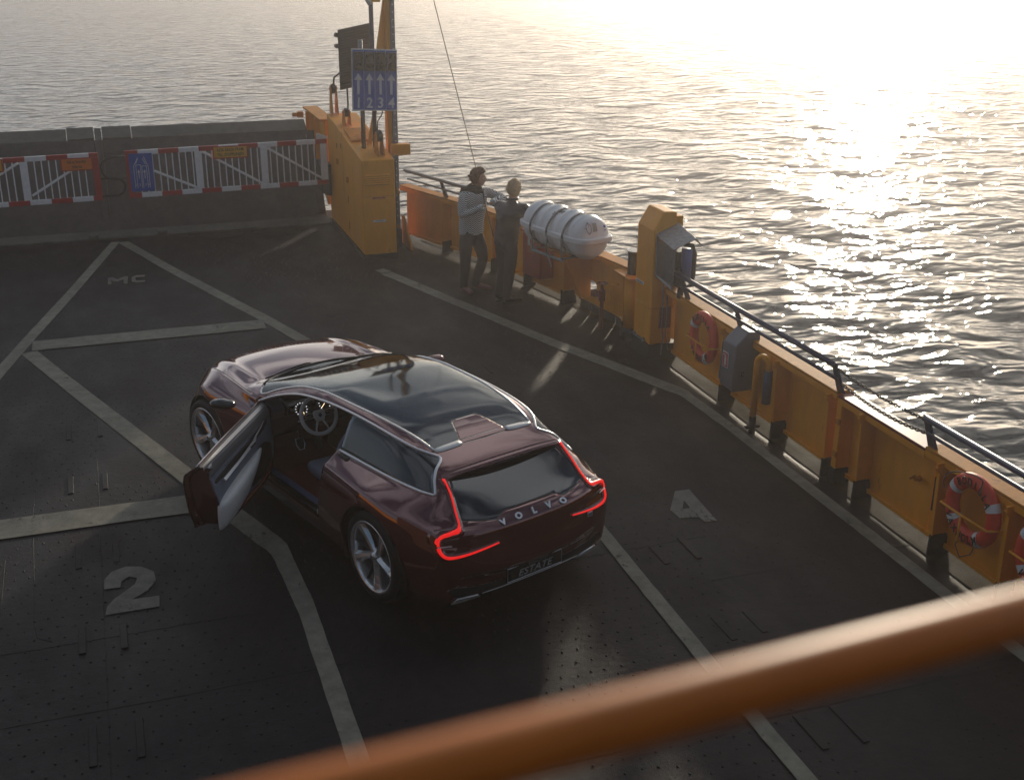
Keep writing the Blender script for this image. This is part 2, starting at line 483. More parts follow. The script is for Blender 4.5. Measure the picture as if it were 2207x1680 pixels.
def on_deck(name, polys, m, z=0.005, label=None, kind=None):
    """flat painted pieces following the deck surface"""
    bm = bm_new()
    for P in polys:
        n = len(P)
        vs = [bm.verts.new((p[0], p[1], z + deck_z(p[0], p[1]))) for p in P]
        bm.faces.new(vs)
    bmesh.ops.recalc_face_normals(bm, faces=bm.faces)
    for f in bm.faces:
        if f.normal.z < 0: f.normal_flip()
    return put(name, bm, m, parent=deck, recalc=False, label=label, kind=kind)
def line(pts, w0, w1=None, m=PAINT, label=None, z=0.006, name='painted_line'):
    """ribbon subdivided so that it follows the deck; ragged worn edges"""
    w1 = w1 or w0
    bm = bm_new()
    pts = [Vector(p) for p in pts]
    seg = [(pts[i + 1] - pts[i]).length for i in range(len(pts) - 1)]
    L = sum(seg); n = max(2, int(L / 0.12)); prev = None
    dense = []
    for k in range(n + 1):
        s = L * k / n; i = 0
        while i < len(seg) - 1 and s > seg[i]: s -= seg[i]; i += 1
        dense.append(pts[i].lerp(pts[i + 1], min(1, s / seg[i])))
    for k, p in enumerate(dense):
        d = (dense[min(k + 1, n)] - dense[max(k - 1, 0)]).normalized(); nn = Vector((-d.y, d.x))
        w = (w0 + (w1 - w0) * k / n) / 2
        # lines are narrow athwartships and wide fore-and-aft in this lens: nn weights both
        ww = w * (1.0 + 1.55 * abs(nn.y))
        j1 = 0.005 * noise.noise(Vector((p.x * 6, p.y * 6, 1))); j2 = 0.005 * noise.noise(Vector((p.x * 6, p.y * 6, 7)))
        a = p + nn * (ww + j1); b = p - nn * (ww + j2)
        c = (bm.verts.new((a.x, a.y, z + deck_z(a.x, a.y))), bm.verts.new((b.x, b.y, z + deck_z(b.x, b.y))))
        if prev: bm.faces.new((prev[1], c[1], c[0], prev[0]))
        prev = c
    return put(name, bm, m, parent=deck, smooth=True, recalc=False, label=label)
line([(0.07, 19.98), (-0.62, 17.1), (-1.12, 15.14), (-1.40, 13.95), (-2.3, 10.3)], 0.10, 0.12)
line([(0.19, 19.94), (0.86, 17.85), (1.84, 15.05), (2.3, 13.6), (3.2, 10.5), (3.69, 8.48)], 0.11, 0.12)
line([(-1.05, 14.93), (1.76, 14.93)], 0.145, z=0.010)
line([(-1.08, 14.7), (-0.55, 13.2), (0.34, 10.8), (0.74, 9.65), (1.03, 8.88), (1.09, 7.9), (1.09, 3.0)], 0.125, 0.14)
line([(-2.6, 9.95), (0.55, 9.95)], 0.145, z=0.010)
line([(3.69, 8.48), (3.635, 6.3), (3.62, 3.0)], 0.12, 0.12, z=0.010)
line([(3.82, 16.84), (5.10, 12.98), (5.82, 11.05), (5.85, 9.97), (5.82, 5.6), (5.80, 3)], 0.13, 0.13)
line([(3.76, 17.05), (3.83, 16.86)], 0.10, 0.12, z=0.011)
# numerals and letters, painted through stencils
n2 = [(-0.35, 8.65), (-0.345, 8.80), (-0.29, 8.91), (-0.18, 8.96), (-0.06, 8.92), (0.03, 8.81), (0.04, 8.66), (-0.03, 8.53), (-0.15, 8.43), (0.05, 8.42), (0.04, 8.26), (-0.35, 8.26), (-0.335, 8.38), (-0.28, 8.48), (-0.12, 8.66), (-0.10, 8.745), (-0.16, 8.79), (-0.22, 8.73), (-0.23, 8.64)]
on_deck('painted_numeral', [n2], PAINTF, 0.007, label='faded stencilled numeral 2')
on_deck('painted_numeral', [[(4.63, 8.83), (4.77, 8.82), (4.745, 8.52), (4.62, 8.63)], [(4.745, 8.52), (4.72, 8.19), (4.61, 8.20), (4.60, 8.30), (4.61, 8.49), (4.62, 8.63)],
                            [(4.63, 8.83), (4.62, 8.63), (4.53, 8.48), (4.42, 8.50)], [(4.42, 8.50), (4.53, 8.48), (4.61, 8.49), (4.60, 8.30), (4.43, 8.33)]], PAINTF, 0.007, label='faded stencilled numeral 4')
on_deck('painted_letter', [[(-0.1, 17.8), (-0.11, 17.43), (-0.06, 17.43), (-0.06, 17.64), (0.02, 17.54), (0.11, 17.66), (0.11, 17.42), (0.16, 17.42), (0.18, 17.80), (0.12, 17.81), (0.03, 17.68), (-0.04, 17.82)]], PAINTF, 0.007, label='faded stencilled letter M')
on_deck('painted_letter', [[(0.42, 17.81), (0.29, 17.82), (0.23, 17.74), (0.28, 17.71), (0.41, 17.72)], [(0.23, 17.74), (0.22, 17.50), (0.28, 17.54), (0.28, 17.71)], [(0.22, 17.50), (0.28, 17.43), (0.40, 17.44), (0.41, 17.52), (0.28, 17.54)]], PAINTF, 0.007, label='faded stencilled letter C')
# raised lashing bars
def lash(x, y0, y1, w=0.05):
    bm = bm_new(); box(bm, (x, (y0 + y1) / 2, 0.004), (w, abs(y1 - y0), 0.009))
    put('lashing_bar', bm, DECK, parent=deck, bevel=0.004)
for x, a, b in ((-0.535, 9.05, 9.48), (-0.245, 9.07, 9.43), (-0.46, 6.48, 6.9), (-0.175, 6.48, 6.89), (3.98, 7.64, 7.95), (4.27, 7.64, 8.02), (3.955, 6.48, 6.81), (4.22, 6.5, 6.81),
                (3.9, 5.2, 5.57), (4.185, 5.18, 5.58), (-0.62, 11.78, 12.26), (-0.32, 11.78, 12.22), (-0.65, 13.2, 13.65), (-0.6, 10.5, 10.87), (-0.3, 10.5, 10.86), (-0.515, 7.78, 8.15), (-0.23, 7.76, 8.1),
                (4.0, 12.3, 12.7), (4.27, 12.3, 12.7)):
    lash(x, a, b)
# plate seams (weld lines) standing slightly proud
def seam(P, r=0.007):
    bm = bm_new()
    pts = []
    for a, b in zip(P, P[1:]):
        a = Vector(a); b = Vector(b); n = max(1, int((b - a).length / 0.2))
        for k in range(n): 
            q = a.lerp(b, k / n); pts.append((q.x, q.y, deck_z(q.x, q.y) + 0.001))
    pts.append((P[-1][0], P[-1][1], deck_z(*P[-1]) + 0.001))
    tube(bm, pts, r * .42, 6, squash=0.4)
    put('weld_seam', bm, DECK, parent=deck, smooth=True)
for P in ([(-0.93, 16.0), (-0.91, 10.1), (-0.87, 9.0), (-0.85, 8.3), (-0.82, 8.1), (-0.72, 8.02)], [(-0.5, 17.0), (-0.36, 11.0), (-0.36, 4)], [(0.86, 15.0), (0.87, 11.4)],
          [(-1.2, 7.06), (0.0, 7.06), (0.85, 7.08), (1.25, 7.08)], [(-1.3, 7.95), (1.6, 7.95), (4.5, 7.98)], [(-2.4, 5.6), (5.9, 5.6)], 
          [(-1.1, 9.4), (-1.06, 4)], [(-0.9, 14.9), (2.0, 14.9)], [(4.2, 7.3), (6.1, 7.3)], [(2.4, 15.0), (4.6, 15.0)]):
    seam(P)
# non-skid studs: thousands of small domes, real geometry in one object
bm = bm_new()
def studs():
    V = []; F = []
    rs = random.Random(5)
    prof = [(0.0085, 0.0), (0.0068, 0.0030), (0.0035, 0.0046)]
    def dome(x, y, s=1.0):
        b0 = len(V); z = deck_z(x, y)
        n = 6
        for r, h in prof:
            for k in range(n):
                V.append((x + s * r * math.cos(k * 1.047), y + s * 1.5 * r * math.sin(k * 1.047), z + h * s))
        V.append((x, y, z + 0.0051 * s))
        for q in range(2):
            for k in range(n):
                F.append((b0 + q * n + k, b0 + q * n + (k + 1) % n, b0 + (q + 1) * n + (k + 1) % n, b0 + (q + 1) * n + k))
        for k in range(n):
            F.append((b0 + 2 * n + k, b0 + 2 * n + (k + 1) % n, b0 + 3 * n))
    y = 4.3; j = 0
    while y < 19.8:
        x = -4.2 + (0.055 if j % 2 else 0)
        while x < 5.7:
            xl = -1.1 - 0.16 * (y - 8); 
            if x > xl - 1.5 and rs.random() < (0.93 if y < 13 else 0.6) and noise.noise(Vector((x * 0.8, y * 0.4, 5))) > -0.32:
                dome(x + rs.gauss(0, 0.008), y + rs.gauss(0, 0.012), rs.uniform(0.75, 1.25))
            x += 0.108
        y += 0.135; j += 1
    me = bpy.data.meshes.new('deck_stud'); me.from_pydata(V, [], F)
    me.polygons.foreach_set('use_smooth', [True] * len(me.polygons)); me.materials.append(DECK)
    o = bpy.data.objects.new('deck_stud', me); COL.objects.link(o); o.parent = deck; o['kind'] = 'stuff'
studs()
# outboard margin plate, rougher and paler, runs under the bulwark
bm = bm_new()
mg = [(6.07, 2.0), (6.07, 12.6), (6.05, 13.2), (5.80, 14.7), (5.38, 16.7), (4.80, 18.6)]
mo = [(6.72, 2.0), (6.72, 13.0), (6.66, 13.5), (6.32, 15.1), (5.78, 17.1), (5.25, 19.0)]
pr_ = None
for a, b in zip(mg, mo):
    pass
def lerp2(P, s):
    k = s * (len(P) - 1); i = min(int(k), len(P) - 2); f = k - i
    return (P[i][0] + (P[i + 1][0] - P[i][0]) * f, P[i][1] + (P[i + 1][1] - P[i][1]) * f)
rows = []
for k in range(161):
    s = k / 160; a = lerp2(mg, s); b = lerp2(mo, s)
    rows.append([bm.verts.new((a[0] + (b[0] - a[0]) * t, a[1] + (b[1] - a[1]) * t, 0.006 + deck_z(a[0] + (b[0] - a[0]) * t, a[1] + (b[1] - a[1]) * t) + (0.02 * max(0, (t - 0.75) * 4)))) for t in (0, .2, .4, .6, .8, 1)])
for r0, r1 in zip(rows, rows[1:]):
    for i in range(5):
        bm.faces.new((r0[i], r0[i + 1], r1[i + 1], r1[i]))
put('margin_plate', bm, DECKE, parent=deck, smooth=True)

# ------------------------------------------------------------------ bow ramp, raised
RA = rad(58)
def RP(x, u, h=0.0):
    """point on the raised ramp: x athwart, u up the ramp, h off its face (towards the ship)"""
    return Vector((x, 20.46 + u * math.cos(RA) - h * math.sin(RA), 0.05 + u * math.sin(RA) + h * math.cos(RA)))
ramp = thing('bow_ramp', 'raised dark bow ramp with a pale lip behind the striped gates', 'ramp', (0, 20.46, 0))
RW = 3.62
UL = 1.64
def rslab(name, x0, x1, u0, u1, h0, h1, m, bevel=0.006):
    bm = bm_new()
    hexa(bm, [RP(x0, u0, h0), RP(x1, u0, h0), RP(x1, u1, h0), RP(x0, u1, h0), RP(x0, u0, h1), RP(x1, u0, h1), RP(x1, u1, h1), RP(x0, u1, h1)])
    return put(name, bm, m, parent=ramp, bevel=bevel)
rslab('ramp_plate', -RW, RW, 0.0, UL, -0.18, 0.0, RAMPM)
rslab('centre_seam_strip', -0.075, 0.035, 0.25, UL - 0.02, 0.0, 0.02, RAMPM)
rslab('centre_seam_strip', 0.035, 0.05, 0.25, UL - 0.02, 0.0, 0.035, RAMPL, 0.003)
# lip: slightly back-tilted flap
def lip(x0, x1, m, h=0.0):
    bm = bm_new()
    d = Vector((0, math.cos(rad(25)), math.sin(rad(25)))); n = Vector((0, -d.z, d.y))
    A = RP(x0, UL + 0.01, 0.0) + n * h; B = RP(x1, UL + 0.01, 0.0) + n * h
    hexa(bm, [A, B, B + d * 0.34, A + d * 0.34, A - n * 0.06, B - n * 0.06, B + d * 0.34 - n * 0.05, A + d * 0.34 - n * 0.05])
    return put('ramp_lip', bm, m, parent=ramp, bevel=0.005)
lip(-RW, -0.51, RAMPL); lip(-0.50, -0.07, RAMPL, 0.02); lip(-0.06, 0.05, RAMPL, -0.01); lip(0.06, 0.53, RAMPL, 0.02); lip(0.54, 3.5, RAMPL)
rslab('ramp_hatch', -0.49, -0.09, UL - 0.24, UL - 0.005, 0.0, 0.012, RAMPM, 0.003)
rslab('ramp_hatch', 0.07, 0.52, UL - 0.24, UL - 0.005, 0.0, 0.012, RAMPM, 0.003)
rslab('side_stiffener', 3.46, 3.6, 0.1, UL - 0.1, 0.0, 0.10, RAMPM)
# hinge strip (flap between deck and ramp), ragged inner edge
bm = bm_new()
rr_ = random.Random(2)
x = -4.6
while x < 3.9:
    w = rr_.uniform(0.14, 0.3); e = 20.20 + rr_.uniform(-0.02, 0.02)
    hexa(bm, [(x, e, -0.02), (x + w, e, -0.02), (x + w, 20.72, 0.05), (x, 20.72, 0.05), (x, e, 0.03), (x + w, e, 0.03), (x + w, 20.72, 0.13), (x, 20.72, 0.13)])
    x += w
put('hinge_flap', bm, RAMPL, parent=ramp, bevel=0.003)
for xh in (-0.26, 0.83):
    bm = bm_new(); box(bm, (xh, 20.27, 0.06), (0.15, 0.13, 0.05)); box(bm, (xh, 20.2, 0.05), (0.11, 0.05, 0.05))
    put('hinge_block', bm, RAMPL, parent=ramp, bevel=0.006)
# puddle left on the deck
bm = bm_new()
pd = [(2.22, 19.98), (2.36, 20.08), (2.52, 20.15), (2.8, 20.16), (3.13, 20.15), (3.22, 20.05), (3.06, 19.87), (2.95, 19.80), (2.89, 19.64), (2.75, 19.60), (2.68, 19.54), (2.55, 19.62), (2.47, 19.70), (2.3, 19.84)]
vs = [bm.verts.new((a, b, 0.012)) for a, b in pd]; bm.faces.new(vs)
bmesh.ops.subdivide_edges(bm, edges=bm.edges, cuts=2, smooth=1)
pu = put('puddle', bm, mat('rain_water', (0.02, 0.02, 0.02), 0.03, spec=0.6, bump=0.03, bscale=9)); pu['kind'] = 'structure'
bm = bm_new()
pd = [(1.1, 19.98), (1.3, 20.1), (1.8, 20.14), (2.15, 20.08), (2.1, 19.9), (1.9, 19.72), (1.6, 19.7), (1.35, 19.82)]
vs = [bm.verts.new((a, b, 0.011)) for a, b in pd]; bm.faces.new(vs)
pu = put('puddle', bm, mat('damp_film', (0.02, 0.018, 0.017), 0.22, spec=0.6, bump=0.25, bscale=60)); pu['kind'] = 'structure'

# ------------------------------------------------------------------ thin sunlit sea haze
bm = bm_new(); box(bm, (0, 0, 2.3), (7400, 7400, 11.4))
hz = put('haze', bm, None); hz['kind'] = 'stuff'
hm = bpy.data.materials.new('sea_haze'); hm.use_nodes = True
hn = hm.node_tree; hn.nodes.clear()
ho = hn.nodes.new('ShaderNodeOutputMaterial'); hv = hn.nodes.new('ShaderNodeVolumePrincipled')
hv.inputs['Density'].default_value = 0.0036
hv.inputs['Anisotropy'].default_value = 0.78
hv.inputs['Color'].default_value = (0.97, 0.895, 0.865, 1)
hn.links.new(hv.outputs[0], ho.inputs['Volume'])
hz.data.materials.append(hm)
# ================================================================== BULWARK
# plate line of the starboard bulwark, bow to stern
BP = [(4.69, 18.95), (5.49, 16.65), (5.93, 14.62), (6.17, 13.12)]
ZB, ZT = 0.068, 0.88
def seg_frame(a, b):
    a = Vector((*a, 0)); b = Vector((*b, 0)); d = (b - a).normalized()
    inn = Vector((d.y, -d.x, 0))
    if inn.x > 0: inn = -inn                      # inboard
    return a, b, d, inn
def wall_piece(name, a, b, z0, z1, th, off, m, parent, bevel=0.004, world=True):
    A, B, d, n = seg_frame(a, b)
    bm = bm_new()
    P = [A + n * off, B + n * off, B + n * (off + th), A + n * (off + th)]
    hexa(bm, [p + Vector((0, 0, z0)) for p in P] + [p + Vector((0, 0, z1)) for p in P])
    return put(name, bm, m, parent=parent, bevel=bevel)
def stiffener(parent, p, n, d, z0=0.0, top=0.20, bot=0.155, th=0.02, m=ORANGE, foot=True):
    """tapered plate standing on the deck inboard of the bulwark"""
    p = Vector((*p, 0))
    def pr2(pts, z_off, mm, nm, bev):
        bm = bm_new()
        prism(bm, pts, lambda a, z: p + n * a + d * (-th / 2) + Vector((0, 0, z)), lambda a, z: p + n * a + d * (th / 2) + Vector((0, 0, z)))
        return put(nm, bm, mm, parent=parent, bevel=bev)
    pr2([(0.008, 0.19), (bot, 0.19), (bot + 0.012, 0.75), (top, 0.80), (top, 0.835), (0.008, 0.835)], 0, m, 'stiffener', 0.003)
    # welded flange on the inner edge
    bm = bm_new()
    for (a0, z0_), (a1, z1_) in (((bot, 0.19), (bot + 0.012, 0.75)), ((bot + 0.012, 0.75), (top, 0.80))):
        hexa(bm, [p + n * a0 + d * -0.018 + Vector((0, 0, z0_)), p + n * a0 + d * 0.018 + Vector((0, 0, z0_)), p + n * (a0 + 0.012) + d * 0.018 + Vector((0, 0, z0_)), p + n * (a0 + 0.012) + d * -0.018 + Vector((0, 0, z0_)),
                  p + n * a1 + d * -0.018 + Vector((0, 0, z1_)), p + n * a1 + d * 0.018 + Vector((0, 0, z1_)), p + n * (a1 + 0.012) + d * 0.018 + Vector((0, 0, z1_)), p + n * (a1 + 0.012) + d * -0.018 + Vector((0, 0, z1_))])
    put('stiffener_flange', bm, m, parent=parent)
    if foot:
        bm = bm_new()
        prism(bm, [(-0.03, 0.0), (bot + 0.02, 0.0), (bot + 0.014, 0.188), (0.02, 0.188), (-0.005, 0.13)], lambda a, z: p + n * a + d * -0.016 + Vector((0, 0, z)), lambda a, z: p + n * a + d * 0.016 + Vector((0, 0, z)))
        put('stiffener_foot', bm, BLACKP, parent=parent, bevel=0.004)
def bulwark(label, a, b, stiffs, cap=ORANGE2, z1=ZT, plate_m=ORANGE, capw=0.19):
    A, B, d, n = seg_frame(a, b)
    t = thing('bulwark', label, 'bulwark', (A.x, A.y, 0), group='bulwark sections along the deck edge')
    wall_piece('bulwark_plate', a, b, ZB, z1 - 0.03, 0.014, -0.007, plate_m, t)
    wall_piece('bottom_bar', a, b, ZB - 0.012, ZB + 0.03, 0.03, 0.009, plate_m, t, 0.006)
    wall_piece('cap_rail', a, b, z1 - 0.028, z1, capw, -0.045, cap, t, 0.007)
    wall_piece('cap_lip', a, b, z1 - 0.085, z1 - 0.030, 0.012, capw - 0.060, plate_m, t, 0.004)
    Ln = (B - A).length
    for s in stiffs:
        q = A + d * s
        stiffener(t, (q.x, q.y), n, d)
    return t
XP = 6.25
bw = bulwark('orange bulwark running from the mast to behind the two men', BP[0], BP[1], [1.25])
A, B, d, n = seg_frame(BP[0], BP[1])
bulwark('orange bulwark behind the red box and the man in leather jacket', BP[1], BP[2], [0.12, 1.05, 2.02])

# section with the fairlead port below the life raft: plate with a real oval hole
def port_plate(parent, a, b, z0, z1, hs, hz, rx, rz_, m):
    A, B, d, n = seg_frame(a, b)
    L = (B - A).length; N = 40
    bm = bm_new()
    def pt(s, z, o): return A + d * s + n * o + Vector((0, 0, z))
    for side, o in ((0, 0.007), (1, -0.007)):
        inner = []; outer = []
        for k in range(N):
            t_ = 2 * math.pi * k / N; c, s_ = math.cos(t_), math.sin(t_)
            sx = abs(c) ** 0.8 * (1 if c >= 0 else -1); sz = abs(s_) ** 0.8 * (1 if s_ >= 0 else -1)
            inner.append(bm.verts.new(pt(hs + rx * sx, hz + rz_ * sz, o)))
            # hit the rectangle
            f = min((L - hs if c > 0 else hs) / max(abs(c), 1e-6), (z1 - hz if s_ > 0 else hz - z0) / max(abs(s_), 1e-6))
            outer.append(bm.verts.new(pt(hs + f * c, hz + f * s_, o)))
        for k in range(N):
            q = (inner[k], inner[(k + 1) % N], outer[(k + 1) % N], outer[k])
            bm.faces.new(q if side == 0 else q[::-1])
        if side == 0: in0 = inner
        else:
            for k in range(N):
                bm.faces.new((in0[k], in0[(k + 1) % N], inner[(k + 1) % N], inner[k]))
    for cx, cz in ((0, z0), (L, z0), (L, z1), (0, z1)):
        pass
    put('bulwark_plate', bm, m, parent=parent)
    # corner gussets closing the rectangle corners
    bm = bm_new()
    tube(bm, [pt(hs + rx * (abs(math.cos(q)) ** 0.8) * (1 if math.cos(q) >= 0 else -1), hz + rz_ * (abs(math.sin(q)) ** 0.8) * (1 if math.sin(q) >= 0 else -1), 0.0) for q in [2 * math.pi * k / 36 for k in range(36)]], 0.022, 8, closed=True)
    put('port_rim', bm, ORANGE, parent=parent, smooth=True)
A, B, d, n = seg_frame(BP[2], BP[3]); L2 = (B - A).length
t = thing('bulwark', 'orange bulwark with oval port hole and slotted black base below the raft', 'bulwark', (A.x, A.y, 0), group='bulwark sections along the deck edge')
port_plate(t, BP[2], BP[3], 0.12, 0.84, 0.50, 0.33, 0.13, 0.125, ORANGE)
# corners
for s0, s1 in ((0.0, 0.05), (L2 - 0.05, L2)):
    wall_piece('bulwark_plate', (A + d * s0)[:2], (A + d * s1)[:2], 0.12, 0.84, 0.02, -0.010, ORANGE, t)
wall_piece('cap_rail', BP[2], BP[3], ZT - 0.028, ZT, 0.19, -0.045, ORANGE2, t, 0.007)
wall_piece('cap_lip', BP[2], BP[3], ZT - 0.085, ZT - 0.030, 0.012, 0.13, ORANGE, t, 0.004)
for s in (0.02, L2 - 0.03):
    q = A + d * s; stiffener(t, (q.x, q.y), n, d, bot=0.17, top=0.22)
# black base with slots
bm = bm_new()
xs_ = [0.20, 0.46, 0.50, 0.74, 0.78, 1.05, 1.09, 1.30, 1.34, L2 - 0.04]
def base_blk(s0, s1, z0, z1):
    P = [A + d * s0 + n * 0.012, A + d * s1 + n * 0.012, A + d * s1 - n * 0.012, A + d * s0 - n * 0.012]
    hexa(bm, [p + Vector((0, 0, z0)) for p in P] + [p + Vector((0, 0, z1)) for p in P])
base_blk(0.14, L2 - 0.02, 0.10, 0.118)
for k in range(0, len(xs_), 2):
    base_blk(xs_[k], xs_[k + 1], 0.0, 0.099)
put('slotted_base', bm, BLACKP, parent=t, bevel=0.003)
# raft shelf bracket
bm = bm_new()
q0 = A + d * -0.05; 
hexa(bm, [A + d * s + n * o + Vector((0, 0, z)) for z in (ZT - 0.06, ZT + 0.004) for s, o in ((-0.06, 0.145), (0.46, 0.145), (0.46, 0.46), (-0.06, 0.46))])
hexa(bm, [A + d * s + n * o + Vector((0, 0, z)) for z in (ZT - 0.06, ZT + 0.003) for s, o in ((0.462, 0.146), (0.92, 0.146), (0.50, 0.455), (0.462, 0.455))])
put('raft_shelf', bm, ORANGE2, parent=t, bevel=0.006)
bm = bm_new()
hexa(bm, [A + d * s + n * o + Vector((0, 0, z)) for z, o2 in ((0.20, 0.16), (ZT - 0.062, 0.43)) for s, o in ((0.43, 0.01), (0.45, 0.01), (0.45, o2), (0.43, o2))])
put('shelf_gusset', bm, ORANGE, parent=t, bevel=0.002)

# straight starboard side
COLX, COLY0, COLY1 = 5.76, 12.2, 12.72
def straight(label, y1, y0, st, cap=ORANGE2, z1=ZT):
    return bulwark(label, (XP, y1), (XP, y0), [y1 - s for s in st], cap=cap, z1=z1)
straight('orange bulwark beside the grey box column, holding the first lifebuoy and the grey cabinet', 12.18, 8.62, [10.72, 9.62, 8.70])
g_st = bulwark('orange bulwark gate section with a dark red top between two chain posts', (XP, 8.60), (XP, 7.345), [0.42], cap=mat('dark_red_cap', (0.22, 0.028, 0.022), 0.4, noise_amt=0.15), z1=ZT - 0.02)
# latch on the gate section
bm = bm_new(); tube(bm, [(XP - 0.02, 7.50, 0.50), (XP - 0.07, 7.50, 0.50)], 0.022, 10); tube(bm, [(XP - 0.07, 7.44, 0.51), (XP - 0.075, 7.50, 0.53), (XP - 0.07, 7.56, 0.48)], 0.012, 8)
put('latch', bm, ORANGE2, parent=g_st, smooth=True)
bm = bm_new(); box(bm, (XP - 0.024, 7.29, 0.45), (0.02, 0.025, 0.30)); put('slot_plate', bm, BLACKP, parent=g_st)
straight('orange bulwark holding two lifebuoys, running aft to the foreground rail', 7.34, 2.0, [7.10, 6.30, 5.3, 4.3, 3.3])
# posts either side of the gate section
for y, lb in ((8.56, 'forward orange end post of the bulwark gate, with hinges'),):
    t = thing('gate_post', lb, 'post', (XP - 0.08, y, 0))
    bm = bm_new(); box(bm, (XP - 0.07, y, 0.48), (0.15, 0.075, 0.66)); put('post_body', bm, ORANGE, parent=t, bevel=0.006)
    bm = bm_new(); box(bm, (XP - 0.07, y, 0.074), (0.17, 0.10, 0.148)); put('post_foot', bm, BLACKP, parent=t, bevel=0.006)
    for z in (0.3, 0.62):
        bm = bm_new(); box(bm, (XP - 0.155, y - 0.02, z), (0.025, 0.06, 0.05)); put('hinge', bm, ORANGE2, parent=t, bevel=0.004)

# ------------------------------------------------------------------ rails on top of the bulwark
def rail_set(label, pts, ends, z_top=1.15, z_low=1.01, r1=0.027, r2=0.017):
    t = thing('handrail', label, 'railing', (pts[0][0], pts[0][1], ZT), group='blue grey handrails on the bulwark')
    bm = bm_new(); tube(bm, [(x, y, z_top) for x, y in pts], r1, 14); put('top_rail', bm, BLUEGREY, parent=t, smooth=True)
    bm = bm_new(); tube(bm, [(x + 0.045, y, z_low) for x, y in pts], r2, 12); put('lower_rail', bm, BLUEGREY, parent=t, smooth=True)
    for (x, y, dx, dy) in ends:
        bm = bm_new()
        # raked flat bracket, foot on the cap rail
        d_ = Vector((dx, dy, 0)).normalized(); n_ = Vector((d_.y, -d_.x, 0))
        if n_.x < 0: n_ = -n_
        p = Vector((x, y, 0))
        P = []
        for z, o, w in ((ZT - 0.01, 0.11, 0.055), (1.175, 0.0, 0.032)):
            for sx, sy in ((-1, -1), (1, -1), (1, 1), (-1, 1)):
                P.append(p + n_ * (o + 0.012 * sx) + d_ * (w * sy) + Vector((0, 0, z)))
        hexa(bm, P)
        put('rail_bracket', bm, BLUEGREY, parent=t, bevel=0.004)
    return t
rail_set('blue grey handrail along the bulwark from the grey box to the forward chain post', [(6.04, 12.1), (6.04, 10.6), (6.04, 8.60)], [(6.04, 11.7, 0, 1), (6.04, 10.45, 0, 1), (6.04, 8.62, 0, 1)])
rail_set('blue grey handrail running aft from the after chain post', [(6.04, 7.30), (6.04, 5.0), (6.04, 2.0)], [(6.04, 7.30, 0, 1), (6.04, 5.2, 0, 1)])
rail_set('blue grey handrail behind the two men, from the mast to the raft', [(4.60, 18.7), (5.22, 16.85), (5.55, 15.35)], [(4.92, 17.73, 0.3, -1), (5.24, 16.75, 0.3, -1), (5.54, 15.38, 0.25, -1)])
def chain(label, a, b, sag):
    a = Vector(a); b = Vector(b); n = 34
    bm = bm_new()
    for k in range(n):
        def f(s): return a.lerp(b, s) + Vector((0, 0, -sag * 4 * s * (1 - s)))
        p = f((k + .5) / n); d_ = (f((k + 1) / n) - f(k / n)); L = d_.length * 0.72; d_.normalize()
        x, y = frame_from(d_)
        if k % 2: x, y = y, x
        ring = []
        for q in range(10):
            w = 2 * math.pi * q / 10
            ring.append(p + d_ * (L * math.cos(w)) + x * (0.014 * math.sin(w)))
        tube(bm, ring, 0.0055, 5, closed=True)
    return tag(put('chain', bm, mat('chain_steel', (0.03, 0.027, 0.027), 0.6), smooth=True), label, 'chain', 'chains across the bulwark gate')
chain('upper slack chain above the dark red gate top', (6.05, 8.58, 1.13), (6.05, 7.32, 1.13), 0.03)
chain('lower slack chain just above the dark red gate top', (6.12, 8.58, 0.97), (6.12, 7.32, 0.99), 0.05)

